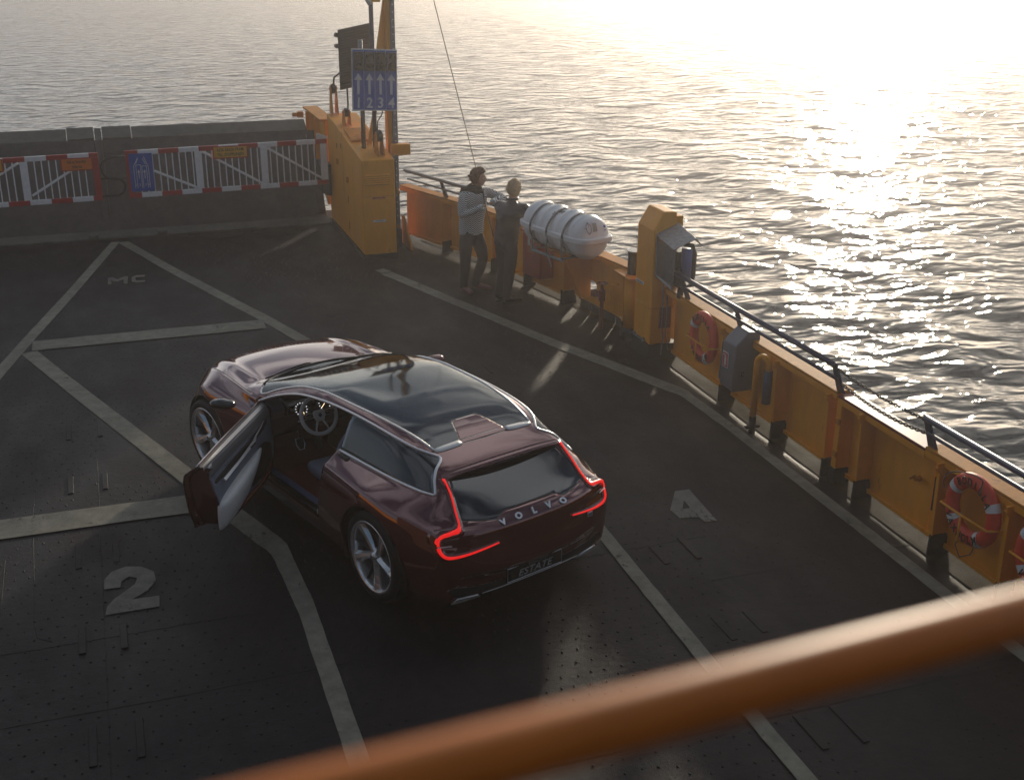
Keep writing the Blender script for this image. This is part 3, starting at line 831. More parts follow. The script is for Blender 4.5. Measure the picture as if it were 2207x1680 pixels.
# ------------------------------------------------------------------ lifebuoys
RINGW = mat('lifebuoy_text_black', (0.02, 0.01, 0.01), 0.6)
def lifebuoy(label, y, z, tape_angles, words, R=0.235, r=0.062, x=6.07, rope=False, tilt=0.0):
    t = thing('lifebuoy', label, 'lifebuoy', (x, y, z), group='red lifebuoys hung on the bulwark')
    M = Matrix.Rotation(rad(-90), 4, 'Y')           # ring axis to -x ; local x->z
    bm = bm_new()
    n1, n2 = 56, 16
    def rp(a, b, e=0.0, sq=0.8):
        # a: angle around ring, viewed from inboard; 0 = up, clockwise towards stern
        rr = R + (r + e) * math.cos(b)
        return Vector((-(r * sq + e) * math.sin(b), -rr * math.sin(a), rr * math.cos(a)))
    vs = [[bm.verts.new(rp(2 * math.pi * i / n1, 2 * math.pi * j / n2)) for j in range(n2)] for i in range(n1)]
    for i in range(n1):
        for j in range(n2):
            bm.faces.new((vs[i][j], vs[(i + 1) % n1][j], vs[(i + 1) % n1][(j + 1) % n2], vs[i][(j + 1) % n2]))
    put('ring', bm, RINGR, parent=t, smooth=True, world=False)
    for a0 in tape_angles:
        bm = bm_new()
        a0 = rad(a0); w = rad(7)
        vs = [[bm.verts.new(rp(a0 - w + 2 * w * i / 3, 2 * math.pi * j / n2, 0.0025)) for j in range(n2)] for i in range(4)]
        for i in range(3):
            for j in range(n2):
                bm.faces.new((vs[i][j], vs[i + 1][j], vs[i + 1][(j + 1) % n2], vs[i][(j + 1) % n2]))
        put('reflective_band', bm, TAPEW, parent=t, smooth=True, world=False)
    for word, ac, flip in words:
        st = 15 if len(word) > 5 else 14
        for k, ch in enumerate(word):
            a = rad(ac + (k - (len(word) - 1) / 2) * (st if not flip else -st))
            c_ = Vector((-(r * 0.8 + 0.002), -R * math.sin(a), R * math.cos(a)))
            out = Vector((0, -math.sin(a), math.cos(a)))
            if flip: out = -out
            xd = out.cross(Vector((-1, 0, 0)))
            text_obj('letter', ch, 0.088, textM(c_, xd, out), RINGW, t, ext=0.002, bold=0.0015, xs=0.8, res=2)
    # orange bracket bars in front of the ring
    bm = bm_new()
    tube(bm, [(0.10, R + 0.09, -0.06), (-0.07, R + 0.05, -0.05), (-0.08, 0, -0.045), (-0.08, -R - 0.03, -0.04), (0.10, -R - 0.09, -0.04)], 0.010, 6)
    tube(bm, [(-0.08, 0.03, -0.05), (-0.08, 0.03, -R - 0.03), (0.08, 0.03, -R - 0.10)], 0.010, 6)
    put('bracket', bm, ORANGE, parent=t, smooth=True, world=False)
    if rope:
        bm = bm_new()
        tube(bm, [Vector((-0.06, R * 1.15 * math.cos(q) * 0.9 + 0.08 * math.sin(3 * q), 0.02 + 0.3 * math.sin(q))) for q in [rad(10) + k * rad(8) for k in range(18)]], 0.005, 6)
        tube(bm, [(-0.06, -0.16, -0.18), (-0.05, -0.10, -0.33), (-0.03, 0.03, -0.42), (0.0, 0.13, -0.37), (0.02, 0.12, -0.25)], 0.005, 6)
        put('grab_line', bm, mat('dirty_rope', (0.12, 0.09, 0.07), 0.8), parent=t, smooth=True, world=False)
    return t
lifebuoy('red lifebuoy lettered BODILLA next to the grey box column', 11.12, 0.60, [-62, 60, 152, 228][0:1] + [152], [('BODILLA', 0, False), ('VAXHOLM', 180, True)])
lifebuoy('red lifebuoy with a loose grab line, just aft of the bulwark gate', 6.66, 0.63, [-58, 62, 150, 232], [('BODILLA', 10, False), ('VAXHOLM', 195, True)], rope=True)
lifebuoy('red lifebuoy half hidden at the right picture edge above the foreground rail', 5.86, 0.60, [-58, 62, 150, 232], [('BODILLA', 10, False), ('VAXHOLM', 180, True)])

# ------------------------------------------------------------------ grey cabinet with extinguisher sign
t = thing('extinguisher_cabinet', 'grey plastic cabinet with a red fire extinguisher sticker beside the first lifebuoy', 'cabinet', (6.0, 10.16, 0.33))
CX = 0.05; CY = 0.14
bm = bm_new()
prism(bm, [(5.84, 0.37), (5.86, 0.33), (6.14, 0.33), (6.14, 0.96), (6.00, 0.97), (5.86, 0.83)], lambda x, z: Vector((x + CX, 10.26 + CY, z)), lambda x, z: Vector((x + CX, 10.0 + CY, z)))
put('cabinet_body', bm, CABG, parent=t, bevel=0.018, seg=3)
bm = bm_new()
prism(bm, [(5.832, 0.42), (5.842, 0.39), (6.06, 0.36), (6.06, 0.92), (5.99, 0.93), (5.85, 0.80)], lambda x, z: Vector((x + CX, 10.275 + CY, z)), lambda x, z: Vector((x + CX, 10.255 + CY, z)))
put('cabinet_door', bm, CABG, parent=t, bevel=0.01)
bm = bm_new(); box(bm, (5.96 + CX, 9.995 + CY, 0.52), (0.03, 0.02, 0.05)); put('latch', bm, DARKG, parent=t, bevel=0.003)
for w, h, m_, e in ((0.115, 0.165, TAPEW, 0.0), (0.10, 0.15, SIGNR, 0.0015)):
    bm = bm_new(); box(bm, (5.8475 - e + CX, 10.17 + CY, 0.64), (0.006, w, h)); put('sticker', bm, m_, parent=t)
bm = bm_new(); box(bm, (5.8430 + CX, 10.168 + CY, 0.625), (0.003, 0.030, 0.085)); box(bm, (5.8430 + CX, 10.168 + CY, 0.68), (0.0032, 0.016, 0.02)); box(bm, (5.8430 + CX, 10.184 + CY, 0.692), (0.0031, 0.045, 0.010))
put('extinguisher_symbol', bm, SIGNW, parent=t)

# hooked vent pipe
t = thing('vent_pipe', 'orange hooked vent pipe with a dark blue mouth beside the grey cabinet', 'pipe', (6.04, 9.82, 0))
bm = bm_new()
tube(bm, [(5.98, 9.82, 0.19), (5.98, 9.82, 0.76)] + [(5.98 + 0.035 - 0.035 * math.cos(q), 9.82 - 0.055 + 0.055 * math.cos(q), 0.76 + 0.075 * math.sin(q)) for q in [rad(k) for k in range(20, 181, 20)]] + [(6.05, 9.71, 0.70)], 0.034, 14)
put('pipe', bm, ORANGE, parent=t, smooth=True)
bm = bm_new(); tube(bm, [(6.05, 9.71, 0.705), (6.05, 9.71, 0.36)], [0.044, 0.046], 14); put('mouth_sleeve', bm, BLUEGREY, parent=t, smooth=True)
bm = bm_new(); tube(bm, [(5.98, 9.82, 0.0), (5.98, 9.82, 0.19)], 0.036, 14); box(bm, (5.98, 9.82, 0.07), (0.15, 0.05, 0.02)); put('pipe_foot', bm, BLACKP, parent=t)

# ------------------------------------------------------------------ bollard, column, grille box
t = thing('bollard', 'orange bollard with dark grey capped head between the raft and the tall column', 'bollard', (6.04, 12.92, 0))
bm = bm_new(); tube(bm, [(6.04, 12.93, 0.17), (6.04, 12.93, 0.82)], 0.115, 28); put('bollard_barrel', bm, ORANGE, parent=t, smooth=True)
bm = bm_new(); tube(bm, [(6.04, 12.93, 0.0), (6.04, 12.93, 0.169)], 0.12, 28); put('bollard_foot', bm, BLACKP, parent=t, smooth=True)
bm = bm_new(); box(bm, (6.05, 12.96, 0.835), (0.36, 0.46, 0.028)); put('bollard_table', bm, ORANGE2, parent=t, bevel=0.008)
bm = bm_new(); tube(bm, [(6.04, 12.93, 0.85), (6.04, 12.93, 1.13)], 0.088, 28); put('bollard_head', bm, DARKG, parent=t)
bm = bm_new(); tube(bm, [(6.04, 12.93, 1.13), (6.04, 12.93, 1.145)], 0.103, 28); put('bollard_cap', bm, GALV, parent=t)
bm = bm_new(); tube(bm, [(5.93, 13.28, 0.36), (5.90, 13.28, 0.36), (5.90, 13.28, 0.62), (5.905, 13.22, 0.655), (5.93, 13.14, 0.66)], 0.012, 8); tag(put('grab_handle', bm, ORANGE, smooth=True), 'small bent orange grab handle left of the bollard', 'handle')
wall_p = bulwark('short orange bulwark piece between the port hole section and the tall column', BP[3], (6.24, 12.72), [])

t = thing('ship_column', 'tall orange column with slanted top carrying the grille box', 'column', (5.92, 12.45, 0))
bm = bm_new()
x0, x1, y0, y1 = 5.93, 6.22, 12.20, 12.66
hexa(bm, [(x0, y0, 0.17), (x1, y0, 0.17), (x1, y1, 0.17), (x0, y1, 0.17), (x0, y0, 1.57), (x1, y0, 1.57), (x1, y1, 1.57), (x0, y1, 1.57)])
put('column_shaft', bm, ORANGE, parent=t, bevel=0.02, seg=3)
bm = bm_new()
hexa(bm, [(x0, y0, 1.555), (x1, y0, 1.555), (x1, y1, 1.555), (x0, y1, 1.555), (x0 + .12, y0 + 0.02, 1.77), (x1, y0 + 0.02, 1.76), (x1, y1 - 0.02, 1.76), (x0 + .12, y1 - 0.02, 1.77)])
put('column_top', bm, ORANGE, parent=t, bevel=0.018, seg=3)
bm = bm_new(); hexa(bm, [(x0 - .02, y0 - .02, 0.0), (x1 + .08, y0 - .02, 0.0), (x1 + .08, y1, 0.0), (x0 - .02, y1, 0.0), (x0 - .005, y0 - .005, 0.17), (x1 + .08, y0 - .005, 0.17), (x1 + .08, y1, 0.17), (x0 - .005, y1, 0.17)])
put('column_foot', bm, BLACKP, parent=t, bevel=0.006)
bm = bm_new(); box(bm, (6.27, 12.40, 0.95), (0.10, 0.30, 1.50)); put('rear_duct', bm, ORANGE, parent=t, bevel=0.01)
bm = bm_new(); box(bm, ((x0 + x1) / 2, (y0 + y1) / 2, 0.62), (x1 - x0 + 0.006, y1 - y0 + 0.006, 0.006)); put('panel_joint', bm, ORANGE2, parent=t)
bm = bm_new(); box(bm, (6.12, 12.198, 0.50), (0.15, 0.02, 0.26)); put('red_panel', bm, mat('dull_red_panel', (0.22, 0.03, 0.02), 0.5, noise_amt=0.15), parent=t, bevel=0.004)
bm = bm_new(); box(bm, (5.928, 12.53, 0.87), (0.004, 0.22, 0.035)); put('name_plate', bm, SIGNW, parent=t)
text_obj('lettering', 'P40 BRANDVA', 0.032, textM((5.9255 - 5.92, 12.53 - 12.45, 0.87), (0, -1, 0), (0, 0, 1)), BLACKT, t, xs=0.85, ext=0.0005)
bm = bm_new(); tube(bm, [(5.91, 12.64, 0.2), (5.91, 12.28, 0.2)], 0.012, 8)
for y in (12.60, 12.34): box(bm, (5.915, y, 0.2), (0.03, 0.03, 0.045))
put('pad_bar', bm, GALV, parent=t)
bm = bm_new(); tube(bm, [(6.07, 12.17, 1.2), (6.07, 12.17, 0.42), (6.08, 12.14, 0.25), (6.0, 12.02, 0.1)], 0.008, 6); tube(bm, [(6.12, 12.16, 1.0), (6.12, 12.16, 0.3), (6.11, 12.05, 0.14)], 0.006, 6); put('cable', bm, GALV, parent=t, smooth=True)

t = thing('grille_box', 'weathered grey steel box with wire mesh side and pitched lid on the column', 'box', (6.06, 12.1, 1.1))
gx0, gx1, gy0, gy1, gz0, gz1 = 5.98, 6.30, 11.80, 12.15, 1.02, 1.50
bm = bm_new()
F_ = []
zL = 1.32
def bar(bm, a, b, w=0.02): 
    tube(bm, [a, b], w * 0.7, 4)
# mesh panel faces inboard (x = gx0): corners
bm = bm_new()
Y0, Y1 = 11.78, 12.20
for a, b in (((gx0, Y0, 0.98), (gx0, Y1, 1.03)), ((gx0, Y1, 1.03), (gx0, Y1, 1.50)), ((gx0, Y1, 1.50), (gx0, Y0, 1.44)), ((gx0, Y0, 1.44), (gx0, Y0, 0.98))):
    bar(bm, a, b, 0.024)
put('panel_frame', bm, GALV, parent=t)
bm = bm_new()
yy0, yy1, zz0, zz1 = Y0 + 0.012, Y1 - 0.012, 1.01, 1.46
nd = 15
for k in range(-nd, nd * 2):
    for s_ in (1, -1):
        # diagonal wire clipped to the rectangle
        P = []
        c0 = yy0 + (yy1 - yy0) * k / nd
        for q in range(0, 41):
            y = c0 + s_ * (q / 40) * (zz1 - zz0) * 0.62; z = zz0 + (zz1 - zz0) * q / 40
            if yy0 <= y <= yy1: P.append((gx0, y, z))
        if len(P) > 1:
            a, b = Vector(P[0]), Vector(P[-1])
            dd = (b - a).normalized(); nn = Vector((1, 0, 0)).cross(dd) * 0.0035
            v = [bm.verts.new(a + nn), bm.verts.new(b + nn), bm.verts.new(b - nn), bm.verts.new(a - nn)]
            o_ = Vector((-0.004, 0, 0)); v2 = [bm.verts.new(x_.co + o_) for x_ in v]
            bm.faces.new(v2); bm.faces.new(v[::-1])
            for i in range(4): bm.faces.new((v[i], v[(i + 1) % 4], v2[(i + 1) % 4], v2[i]))
mesh_o = put('wire_mesh', bm, GALV, parent=t)
bm = bm_new()
hexa(bm, [(gx0 - 0.02, Y0 - 0.03, 1.435), (gx0 + 0.26, Y0 - 0.02, 1.54), (gx0 + 0.26, Y1 + 0.03, 1.62), (gx0 - 0.02, Y1 + 0.02, 1.515), (gx0 - 0.02, Y0 - 0.03, 1.447), (gx0 + 0.26, Y0 - 0.02, 1.552), (gx0 + 0.26, Y1 + 0.03, 1.632), (gx0 - 0.02, Y1 + 0.02, 1.527)])
put('lid_panel', bm, mat('tread_plate', (0.30, 0.29, 0.29), 0.42, metal=0.35, noise_amt=0.3, nscale=30, bump=0.9, bscale=45), parent=t, bevel=0.003)
bm = bm_new()
hexa(bm, [(gx0 + 0.262, Y0 - 0.02, 1.54), (gx0 + 0.33, Y0 - 0.02, 1.46), (gx0 + 0.33, Y1 + 0.03, 1.54), (gx0 + 0.262, Y1 + 0.03, 1.62), (gx0 + 0.262, Y0 - 0.02, 1.552), (gx0 + 0.338, Y0 - 0.02, 1.468), (gx0 + 0.338, Y1 + 0.03, 1.548), (gx0 + 0.262, Y1 + 0.03, 1.632)])
put('lid_panel', bm, GALV, parent=t, bevel=0.003)
bm = bm_new(); box(bm, (6.14, 12.02, 1.20), (0.16, 0.34, 0.36)); put('dark_unit', bm, DARKG, parent=t, bevel=0.02)
bm = bm_new(); tube(bm, [(6.17, 11.83, 1.07), (6.17, 11.83, 1.42)], 0.062, 18); put('blue_canister', bm, mat('dusty_blue', (0.10, 0.13, 0.30), 0.5, noise_amt=0.1), parent=t, smooth=True)
bm = bm_new(); tube(bm, [(6.255, 11.84, 1.02), (6.26, 11.82, 1.12), (6.262, 11.82, 1.36), (6.235, 11.83, 1.45), (6.14, 11.86, 1.475)], 0.028, 10); put('cable_hoop', bm, DARKG, parent=t, smooth=True)
bm = bm_new(); box(bm, (6.15, 11.98, 1.0), (0.20, 0.44, 0.03)); box(bm, (6.12, 11.84, 0.92), (0.05, 0.06, 0.16)); tube(bm, [(5.99, 11.79, 1.16), (6.11, 11.78, 1.17)], 0.01, 6); put('support_bracket', bm, DARKG, parent=t)

# ------------------------------------------------------------------ life raft canister
Aq = Vector((5.60, 14.95, 0)); Bq = Vector((6.02, 13.28, 0))
ax = (Bq - Aq).normalized(); ctr = (Aq + Bq) / 2 + Vector((-0.26, -0.30, 1.20))
ax = Vector((0.26, -0.966, 0.0)).normalized()
ctr = Vector((5.52, 13.97, 1.20))
rn = Vector((-ax.y, ax.x, 0)); rn = rn if rn.x < 0 else -rn
RT = thing('life_raft', 'white ribbed life raft canister strapped on its cradle behind the man in leather', 'life raft', (ctr.x, ctr.y, 0.86))
Mx = Matrix((rn, Vector((0, 0, 1)), ax)).transposed().to_4x4(); Mx.translation = ctr      # local: x=rn, y=up, z=axis
HL, RR_ = 0.68, 0.262
def half(top):
    bm = bm_new(); n = 28; prof = []
    N = 60
    for i in range(N + 1):
        u = -1 + 2 * i / N
        z = u * HL
        e = max(0, (abs(u) - 0.72) / 0.28)
        r = RR_ * math.sqrt(max(0.0, 1 - e ** 3.2))
        if abs(u) < 0.72:
            rib = sum(math.exp(-((z - c_) / 0.035) ** 4) for c_ in (-0.50, -0.17, 0.17, 0.50))
            r += 0.018 * rib
        prof.append((max(r, 0.0), z))
    rows = []
    for r, z in prof:
        rows.append([bm.verts.new(Mx @ Vector((r * math.cos(math.pi * k / n), (1 if top else -1) * (0.012 + r * math.sin(math.pi * k / n) * (1.0 if top else 0.98)), z))) for k in range(n + 1)])
    for a, b in zip(rows, rows[1:]):
        for k in range(n):
            bm.faces.new((a[k], a[k + 1], b[k + 1], b[k]))
    bmesh.ops.remove_doubles(bm, verts=bm.verts, dist=0.0005)
    return bm
put('upper_shell', half(True), RAFTW, parent=RT, smooth=True)
put('lower_shell', half(False), RAFTW, parent=RT, smooth=True)
bm = bm_new()
pts = []
for k in range(48):
    a = 2 * math.pi * k / 48
    sx = abs(math.cos(a)) ** 0.4 * (1 if math.cos(a) >= 0 else -1); sz = abs(math.sin(a)) ** 0.55 * (1 if math.sin(a) >= 0 else -1)
    pts.append(((RR_ + 0.045) * sx, (HL + 0.055) * sz))
prism(bm, pts, lambda a, b: Mx @ Vector((a, -0.032, b)), lambda a, b: Mx @ Vector((a, 0.032, b)))
put('joint_flange', bm, RAFTW, parent=RT, bevel=0.008)
for zc in (-0.34, 0.02, 0.36):
    bm = bm_new(); rows = []
    for k in range(33):
        a = 2 * math.pi * k / 32
        rr2 = RR_ + 0.024 + 0.028 * abs(math.cos(a)) ** 8
        rows.append([bm.verts.new(Mx @ Vector((rr2 * math.cos(a), rr2 * math.sin(a), zc + w))) for w in (-0.020, 0.020)])
    for a, b in zip(rows, rows[1:]): bm.faces.new((a[0], a[1], b[1], b[0]))
    o = put('strap', bm, STRAP, parent=RT, smooth=True, recalc=False)
    so = o.modifiers.new('s', 'SOLIDIFY'); so.thickness = 0.004
# print on the end cap and shells
bm = bm_new()
def cap_pt(a, b, e=0.003):
    # a,b on the after end cap (local x,y)
    r = math.hypot(a, b); rr2 = min(r / RR_, 0.999)
    z = HL * (0.72 + 0.28 * (1 - rr2 ** 2) ** (1 / 3.2))
    return Mx @ Vector((a, b + 0.012, z + e))
def cap_quad(bm, x0, x1, y0, y1):
    nq = 4
    g = [[bm.verts.new(cap_pt(x0 + (x1 - x0) * i / nq, y0 + (y1 - y0) * j / nq)) for j in range(nq + 1)] for i in range(nq + 1)]
    for i in range(nq):
        for j in range(nq): bm.faces.new((g[i][j], g[i + 1][j], g[i + 1][j + 1], g[i][j + 1]))
put('label_patch', (lambda b: (cap_quad(b, 0.0, 0.06, 0.10, 0.20), b)[1])(bm_new()), mat('faded_label', (0.42, 0.38, 0.34), 0.6), parent=RT, smooth=True)
bm = bm_new(); cap_quad(bm, -0.16, -0.115, 0.125, 0.155); cap_quad(bm, -0.155, -0.115, 0.09, 0.10)
put('blue_label', bm, mat('blue_label', (0.08, 0.12, 0.42), 0.5), parent=RT, smooth=True)
bm = bm_new()
for a, b in (((0.14, 0.17), (0.11, 0.21)), ((0.11, 0.21), (0.08, 0.17)), ((0.08, 0.17), (0.08, 0.11)), ((0.08, 0.11), (0.11, 0.07)), ((0.11, 0.07), (0.14, 0.11)), ((0.14, 0.11), (0.14, 0.17)), ((0.11, 0.21), (0.11, 0.16)), ((0.165, 0.15), (0.14, 0.13))):
    tube(bm, [cap_pt(*a, 0.001), cap_pt((a[0] + b[0]) / 2, (a[1] + b[1]) / 2, 0.001), cap_pt(*b, 0.001)], 0.0028, 5)
put('printed_symbol', bm, mat('grey_print', (0.2, 0.14, 0.12), 0.6), parent=RT)
q_ = 0.6
for wd, zc, a in (('VIKING', 0.10, 1.15), ('25', -0.02, 0.95)):
    cpos = Mx @ Vector((-(-1) * (RR_ + 0.003) * math.cos(a), (RR_ + 0.016) * math.sin(a), zc))
    nrm_ = (Mx.to_3x3() @ Vector((math.cos(a), math.sin(a), 0)))
    xd = ax; yd = nrm_.cross(xd)
    text_obj('lettering', wd, 0.075, textM(cpos - Vector(RT.location), ax, nrm_.cross(ax)), BLACKT, RT, ext=0.001, xs=0.8)
# cradle
CR = thing('raft_cradle', 'galvanised steel cradle with two uprights under the white life raft', 'cradle', (ctr.x, ctr.y, 0.83))
bm = bm_new()
for zc in (-0.33, 0.30):
    for xx in (0.27, -0.20):
        a = Mx @ Vector((xx, 0, zc)); b = Vector((a.x, a.y, ZT + 0.0))
        tube(bm, [a, b], 0.014, 6)
for xx in (0.27, -0.20):
    a = Mx @ Vector((xx, 0, -0.36)); b = Mx @ Vector((xx, 0, 0.33)); tube(bm, [(a.x, a.y, ZT + 0.02), (b.x, b.y, ZT + 0.02)], 0.018, 6)
for zc in (-0.33, 0.30):
    a = Mx @ Vector((0.27, 0, zc)); b = Mx @ Vector((-0.2, 0, zc)); tube(bm, [(a.x, a.y, ZT + 0.035), (b.x, b.y, ZT + 0.035)], 0.014, 6)
    P = [Mx @ Vector(((RR_ + 0.01) * math.cos(q), (RR_ + 0.01) * math.sin(q), zc)) for q in [rad(k) for k in range(185, 356, 10)]]
    tube(bm, P, 0.012, 6)
put('cradle_frame', bm, GALV, parent=CR)
bm = bm_new()
a = Mx @ Vector((0.30, 0, 0.02)); tube(bm, [(a.x, a.y, 1.16), (a.x, a.y, 0.93)], 0.012, 6); tube(bm, [(a.x, a.y, 0.93), (a.x + 0.02, a.y - 0.05, 0.88), (a.x - 0.01, a.y - 0.16, 0.86), (a.x, a.y - 0.18, 0.80)], 0.010, 6)
put('release_hook', bm, GALV, parent=CR, smooth=True)

# red box on the bulwark
A, B, d, n = seg_frame(BP[1], BP[2])
t = thing('fire_hose_box', 'faded red box with a worn orange sticker behind the man in leather jacket', 'box', (5.55, 15.0, 0.28))
c0 = A + d * 1.12
def bxw(name, s0, s1, o0, o1, z0, z1, m, bev, slant=0.0):
    bm = bm_new()
    P = [c0 + d * s + n * o for s, o in ((s0, o0), (s1, o0), (s1, o1), (s0, o1))]
    Q = [c0 + d * s + n * o for s, o in ((s0, o0), (s1, o0), (s1, o1), (s0, o1))]
    zz = [z1, z1, z1 - slant, z1 - slant]
    hexa(bm, [p + Vector((0, 0, z0)) for p in P] + [q + Vector((0, 0, z)) for q, z in zip(Q, zz)])
    return put(name, bm, m, parent=t, bevel=bev)
bxw('box_body', 0.0, 0.46, 0.01, 0.24, 0.22, 0.86, REDBOX, 0.012, 0.03)
bxw('box_lid', -0.01, 0.47, 0.005, 0.26, 0.84, 0.89, REDBOX, 0.008, 0.03)
bxw('sticker', 0.13, 0.30, 0.24, 0.2435, 0.56, 0.79, mat('worn_orange_sticker', (0.45, 0.10, 0.04), 0.6), 0)
bxw('sticker', 0.145, 0.205, 0.24, 0.2455, 0.66, 0.78, SIGNW, 0)
bxw('sticker', 0.22, 0.26, 0.24, 0.2456, 0.63, 0.70, mat('worn_pale_print', (0.5, 0.3, 0.25), 0.6), 0)

# hydrant valve
t = thing('hydrant_valve', 'dull red hydrant pipe with handwheel and outlet beside the oval port', 'valve', (5.82, 13.40, 0))
HR = mat('hydrant_red', (0.20, 0.025, 0.02), 0.45, noise_amt=0.2)
hx, hy = 5.83, 13.42
bm = bm_new(); tube(bm, [(hx, hy, 0.0), (hx, hy, 0.46)], 0.028, 14); tube(bm, [(hx, hy, 0.38), (hx, hy, 0.52)], 0.045, 14); tube(bm, [(hx, hy, 0.50), (hx, hy, 0.60)], [0.03, 0.012], 12); put('pipe', bm, HR, parent=t)
bm = bm_new(); tube(bm, [(hx, hy, 0.44), (hx - 0.04, hy + 0.15, 0.44)], 0.035, 14); tube(bm, [(hx - 0.035, hy + 0.135, 0.44), (hx - 0.045, hy + 0.17, 0.44)], 0.05, 14); put('outlet', bm, HR, parent=t)
bm = bm_new(); tube(bm, [(hx + 0.065 * math.cos(q), hy + 0.065 * math.sin(q), 0.61) for q in [2 * math.pi * k / 20 for k in range(20)]], 0.009, 6, closed=True)
for k in range(4): tube(bm, [(hx, hy, 0.60), (hx + 0.065 * math.cos(k * 1.57), hy + 0.065 * math.sin(k * 1.57), 0.61)], 0.007, 5)
put('handwheel', bm, HR, parent=t, smooth=True)

# ------------------------------------------------------------------ winch house (orange machinery box)
HB = thing('winch_house', 'large orange winch housing with louvres at the end of the gates', 'machine housing', (3.92, 18.9, 0))
x0, x1 = 3.68, 4.19
prof = [(17.66, 0.06), (17.66, 1.50), (17.80, 1.60), (18.75, 1.80), (20.1, 1.93), (20.35, 1.93), (20.35, 0.06)]
def hb(name, prof, xa, xb, m, bev=0.012):
    bm = bm_new(); prism(bm, prof, lambda y, z: Vector((xa, y, z)), lambda y, z: Vector((xb, y, z)))
    return put(name, bm, m, parent=HB, bevel=bev, seg=2)
hb('housing', [(17.66, 0.08), (17.66, 1.53), (19.75, 1.80), (20.35, 1.86), (20.35, 0.08)], x0, x1, ORANGE, 0.015)
hb('housing_base', [(17.64, 0.0), (17.64, 0.079), (20.36, 0.079), (20.36, 0.0)], x0 - 0.02, x1 + 0.01, BLACKP, 0.004)
bm = bm_new(); box(bm, (x1 + 0.012, 19.0, 0.85), (0.02, 2.6, 1.3)); put('bounce_shield', bm, DARKG, parent=HB)  # hidden dark sheet added to stop orange bounce onto the bulwark
# louvres
for k in range(5):
    bm = bm_new(); zc = 1.305 - k * 0.032
    hexa(bm, [(3.73, 17.658, zc - 0.012), (4.11, 17.658, zc - 0.012), (4.11, 17.658, zc + 0.012), (3.73, 17.658, zc + 0.012), (3.73, 17.635, zc - 0.014), (4.11, 17.635, zc - 0.014), (4.11, 17.652, zc + 0.008), (3.73, 17.652, zc + 0.008)])
    put('louvre', bm, ORANGE, parent=HB)
    bm = bm_new(); box(bm, (3.92, 17.6585, zc - 0.019), (0.38, 0.006, 0.009)); put('louvre_gap', bm, BLACKT, parent=HB)
bm = bm_new(); box(bm, (3.935, 17.6585, 0.98), (0.49, 0.003, 0.008)); put('panel_joint', bm, ORANGE2, parent=HB)
bm = bm_new(); box(bm, (3.93, 17.657, 0.955), (0.20, 0.005, 0.024)); put('red_plate', bm, REDP, parent=HB)
bm = bm_new(); box(bm, (3.93, 17.657, 0.60), (0.20, 0.005, 0.03)); put('white_plate', bm, SIGNW, parent=HB)
text_obj('lettering', 'VINSCHRUM', 0.026, textM((3.93 - 3.92, 17.6535 - 18.9, 0.60), (1, 0, 0), (0, 0, 1)), BLACKT, HB, xs=0.8, ext=0.0004)
text_obj('lettering', 'LUCKA VENT', 0.020, textM((3.93 - 3.92, 17.6535 - 18.9, 0.955), (1, 0, 0), (0, 0, 1)), SIGNY, HB, xs=0.8, ext=0.0004)
# rib plates, hatch and sheaves on top
def sheave(name, x, y, z, r, tall, lean=0.0, m=ORANGE2):
    bm = bm_new()
    for dx in (-0.045, 0.045):
        prism(bm, [(-0.16, 0), (0.16, 0), (0.05, tall), (-0.05, tall)], lambda a, b: Vector((x + dx - 0.006, y + a, z + b)), lambda a, b: Vector((x + dx + 0.006, y + a, z + b)))
    put(name, bm, m, parent=HB, bevel=0.002)
    bm = bm_new(); tube(bm, [(x - 0.03, y, z + tall - r * 0.6), (x + 0.03, y, z + tall - r * 0.6)], r, 20); put('sheave_wheel', bm, DARKG, parent=HB)
    bm = bm_new(); tube(bm, [(x - 0.07, y, z + tall - r * 0.6), (x + 0.07, y, z + tall - r * 0.6)], 0.018, 10); put('sheave_pin', bm, m, parent=HB)
sheave('sheave_cheek', 4.02, 17.92, 1.56, 0.09, 0.34)
sheave('sheave_cheek', 3.86, 19.55, 1.78, 0.07, 0.24)
sheave('sheave_cheek', 3.80, 20.28, 1.86, 0.08, 0.46)
hb('hatch', [(18.6, 1.655), (18.6, 1.69), (19.25, 1.775), (19.25, 1.74)], 3.74, 4.12, ORANGE2, 0.004)
hb('hatch_handle', [(18.9, 1.74), (18.9, 1.76), (19.0, 1.772), (19.0, 1.752)], 3.95, 4.05, ORANGE, 0.003)
for yy, zz_ in ((19.5, 1.20), (18.72, 1.05)):
    bm = bm_new(); box(bm, (3.665, yy, zz_), (0.035, 0.06, 0.09)); put('cleat', bm, ORANGE2, parent=HB, bevel=0.004)
for yy, zz_, hh in ((18.75, 0.72, 0.13), (18.75, 0.30, 0.13), (19.55, 1.45, 0.08), (19.2, 1.5, 0.08)):
    bm = bm_new(); box(bm, (3.678, yy, zz_), (0.006, 0.02, hh)); put('slot', bm, BLACKT, parent=HB)
bm = bm_new(); box(bm, (3.681, 19.1, 0.95), (0.005, 0.014, 1.6)); box(bm, (3.681, 18.35, 0.8), (0.004, 0.008, 1.3)); put('panel_joint', bm, ORANGE2, parent=HB)
# cable loop
bm = bm_new()
tube(bm, [Vector((3.80, 20.28, 2.28)), Vector((3.81, 20.2, 2.46)), Vector((3.86, 19.95, 2.56)), Vector((3.92, 19.7, 2.40)), Vector((3.90, 19.58, 2.1)), Vector((3.88, 19.55, 1.96))], 0.016, 8)
put('cable_loop', bm, RUBBER, parent=HB, smooth=True)
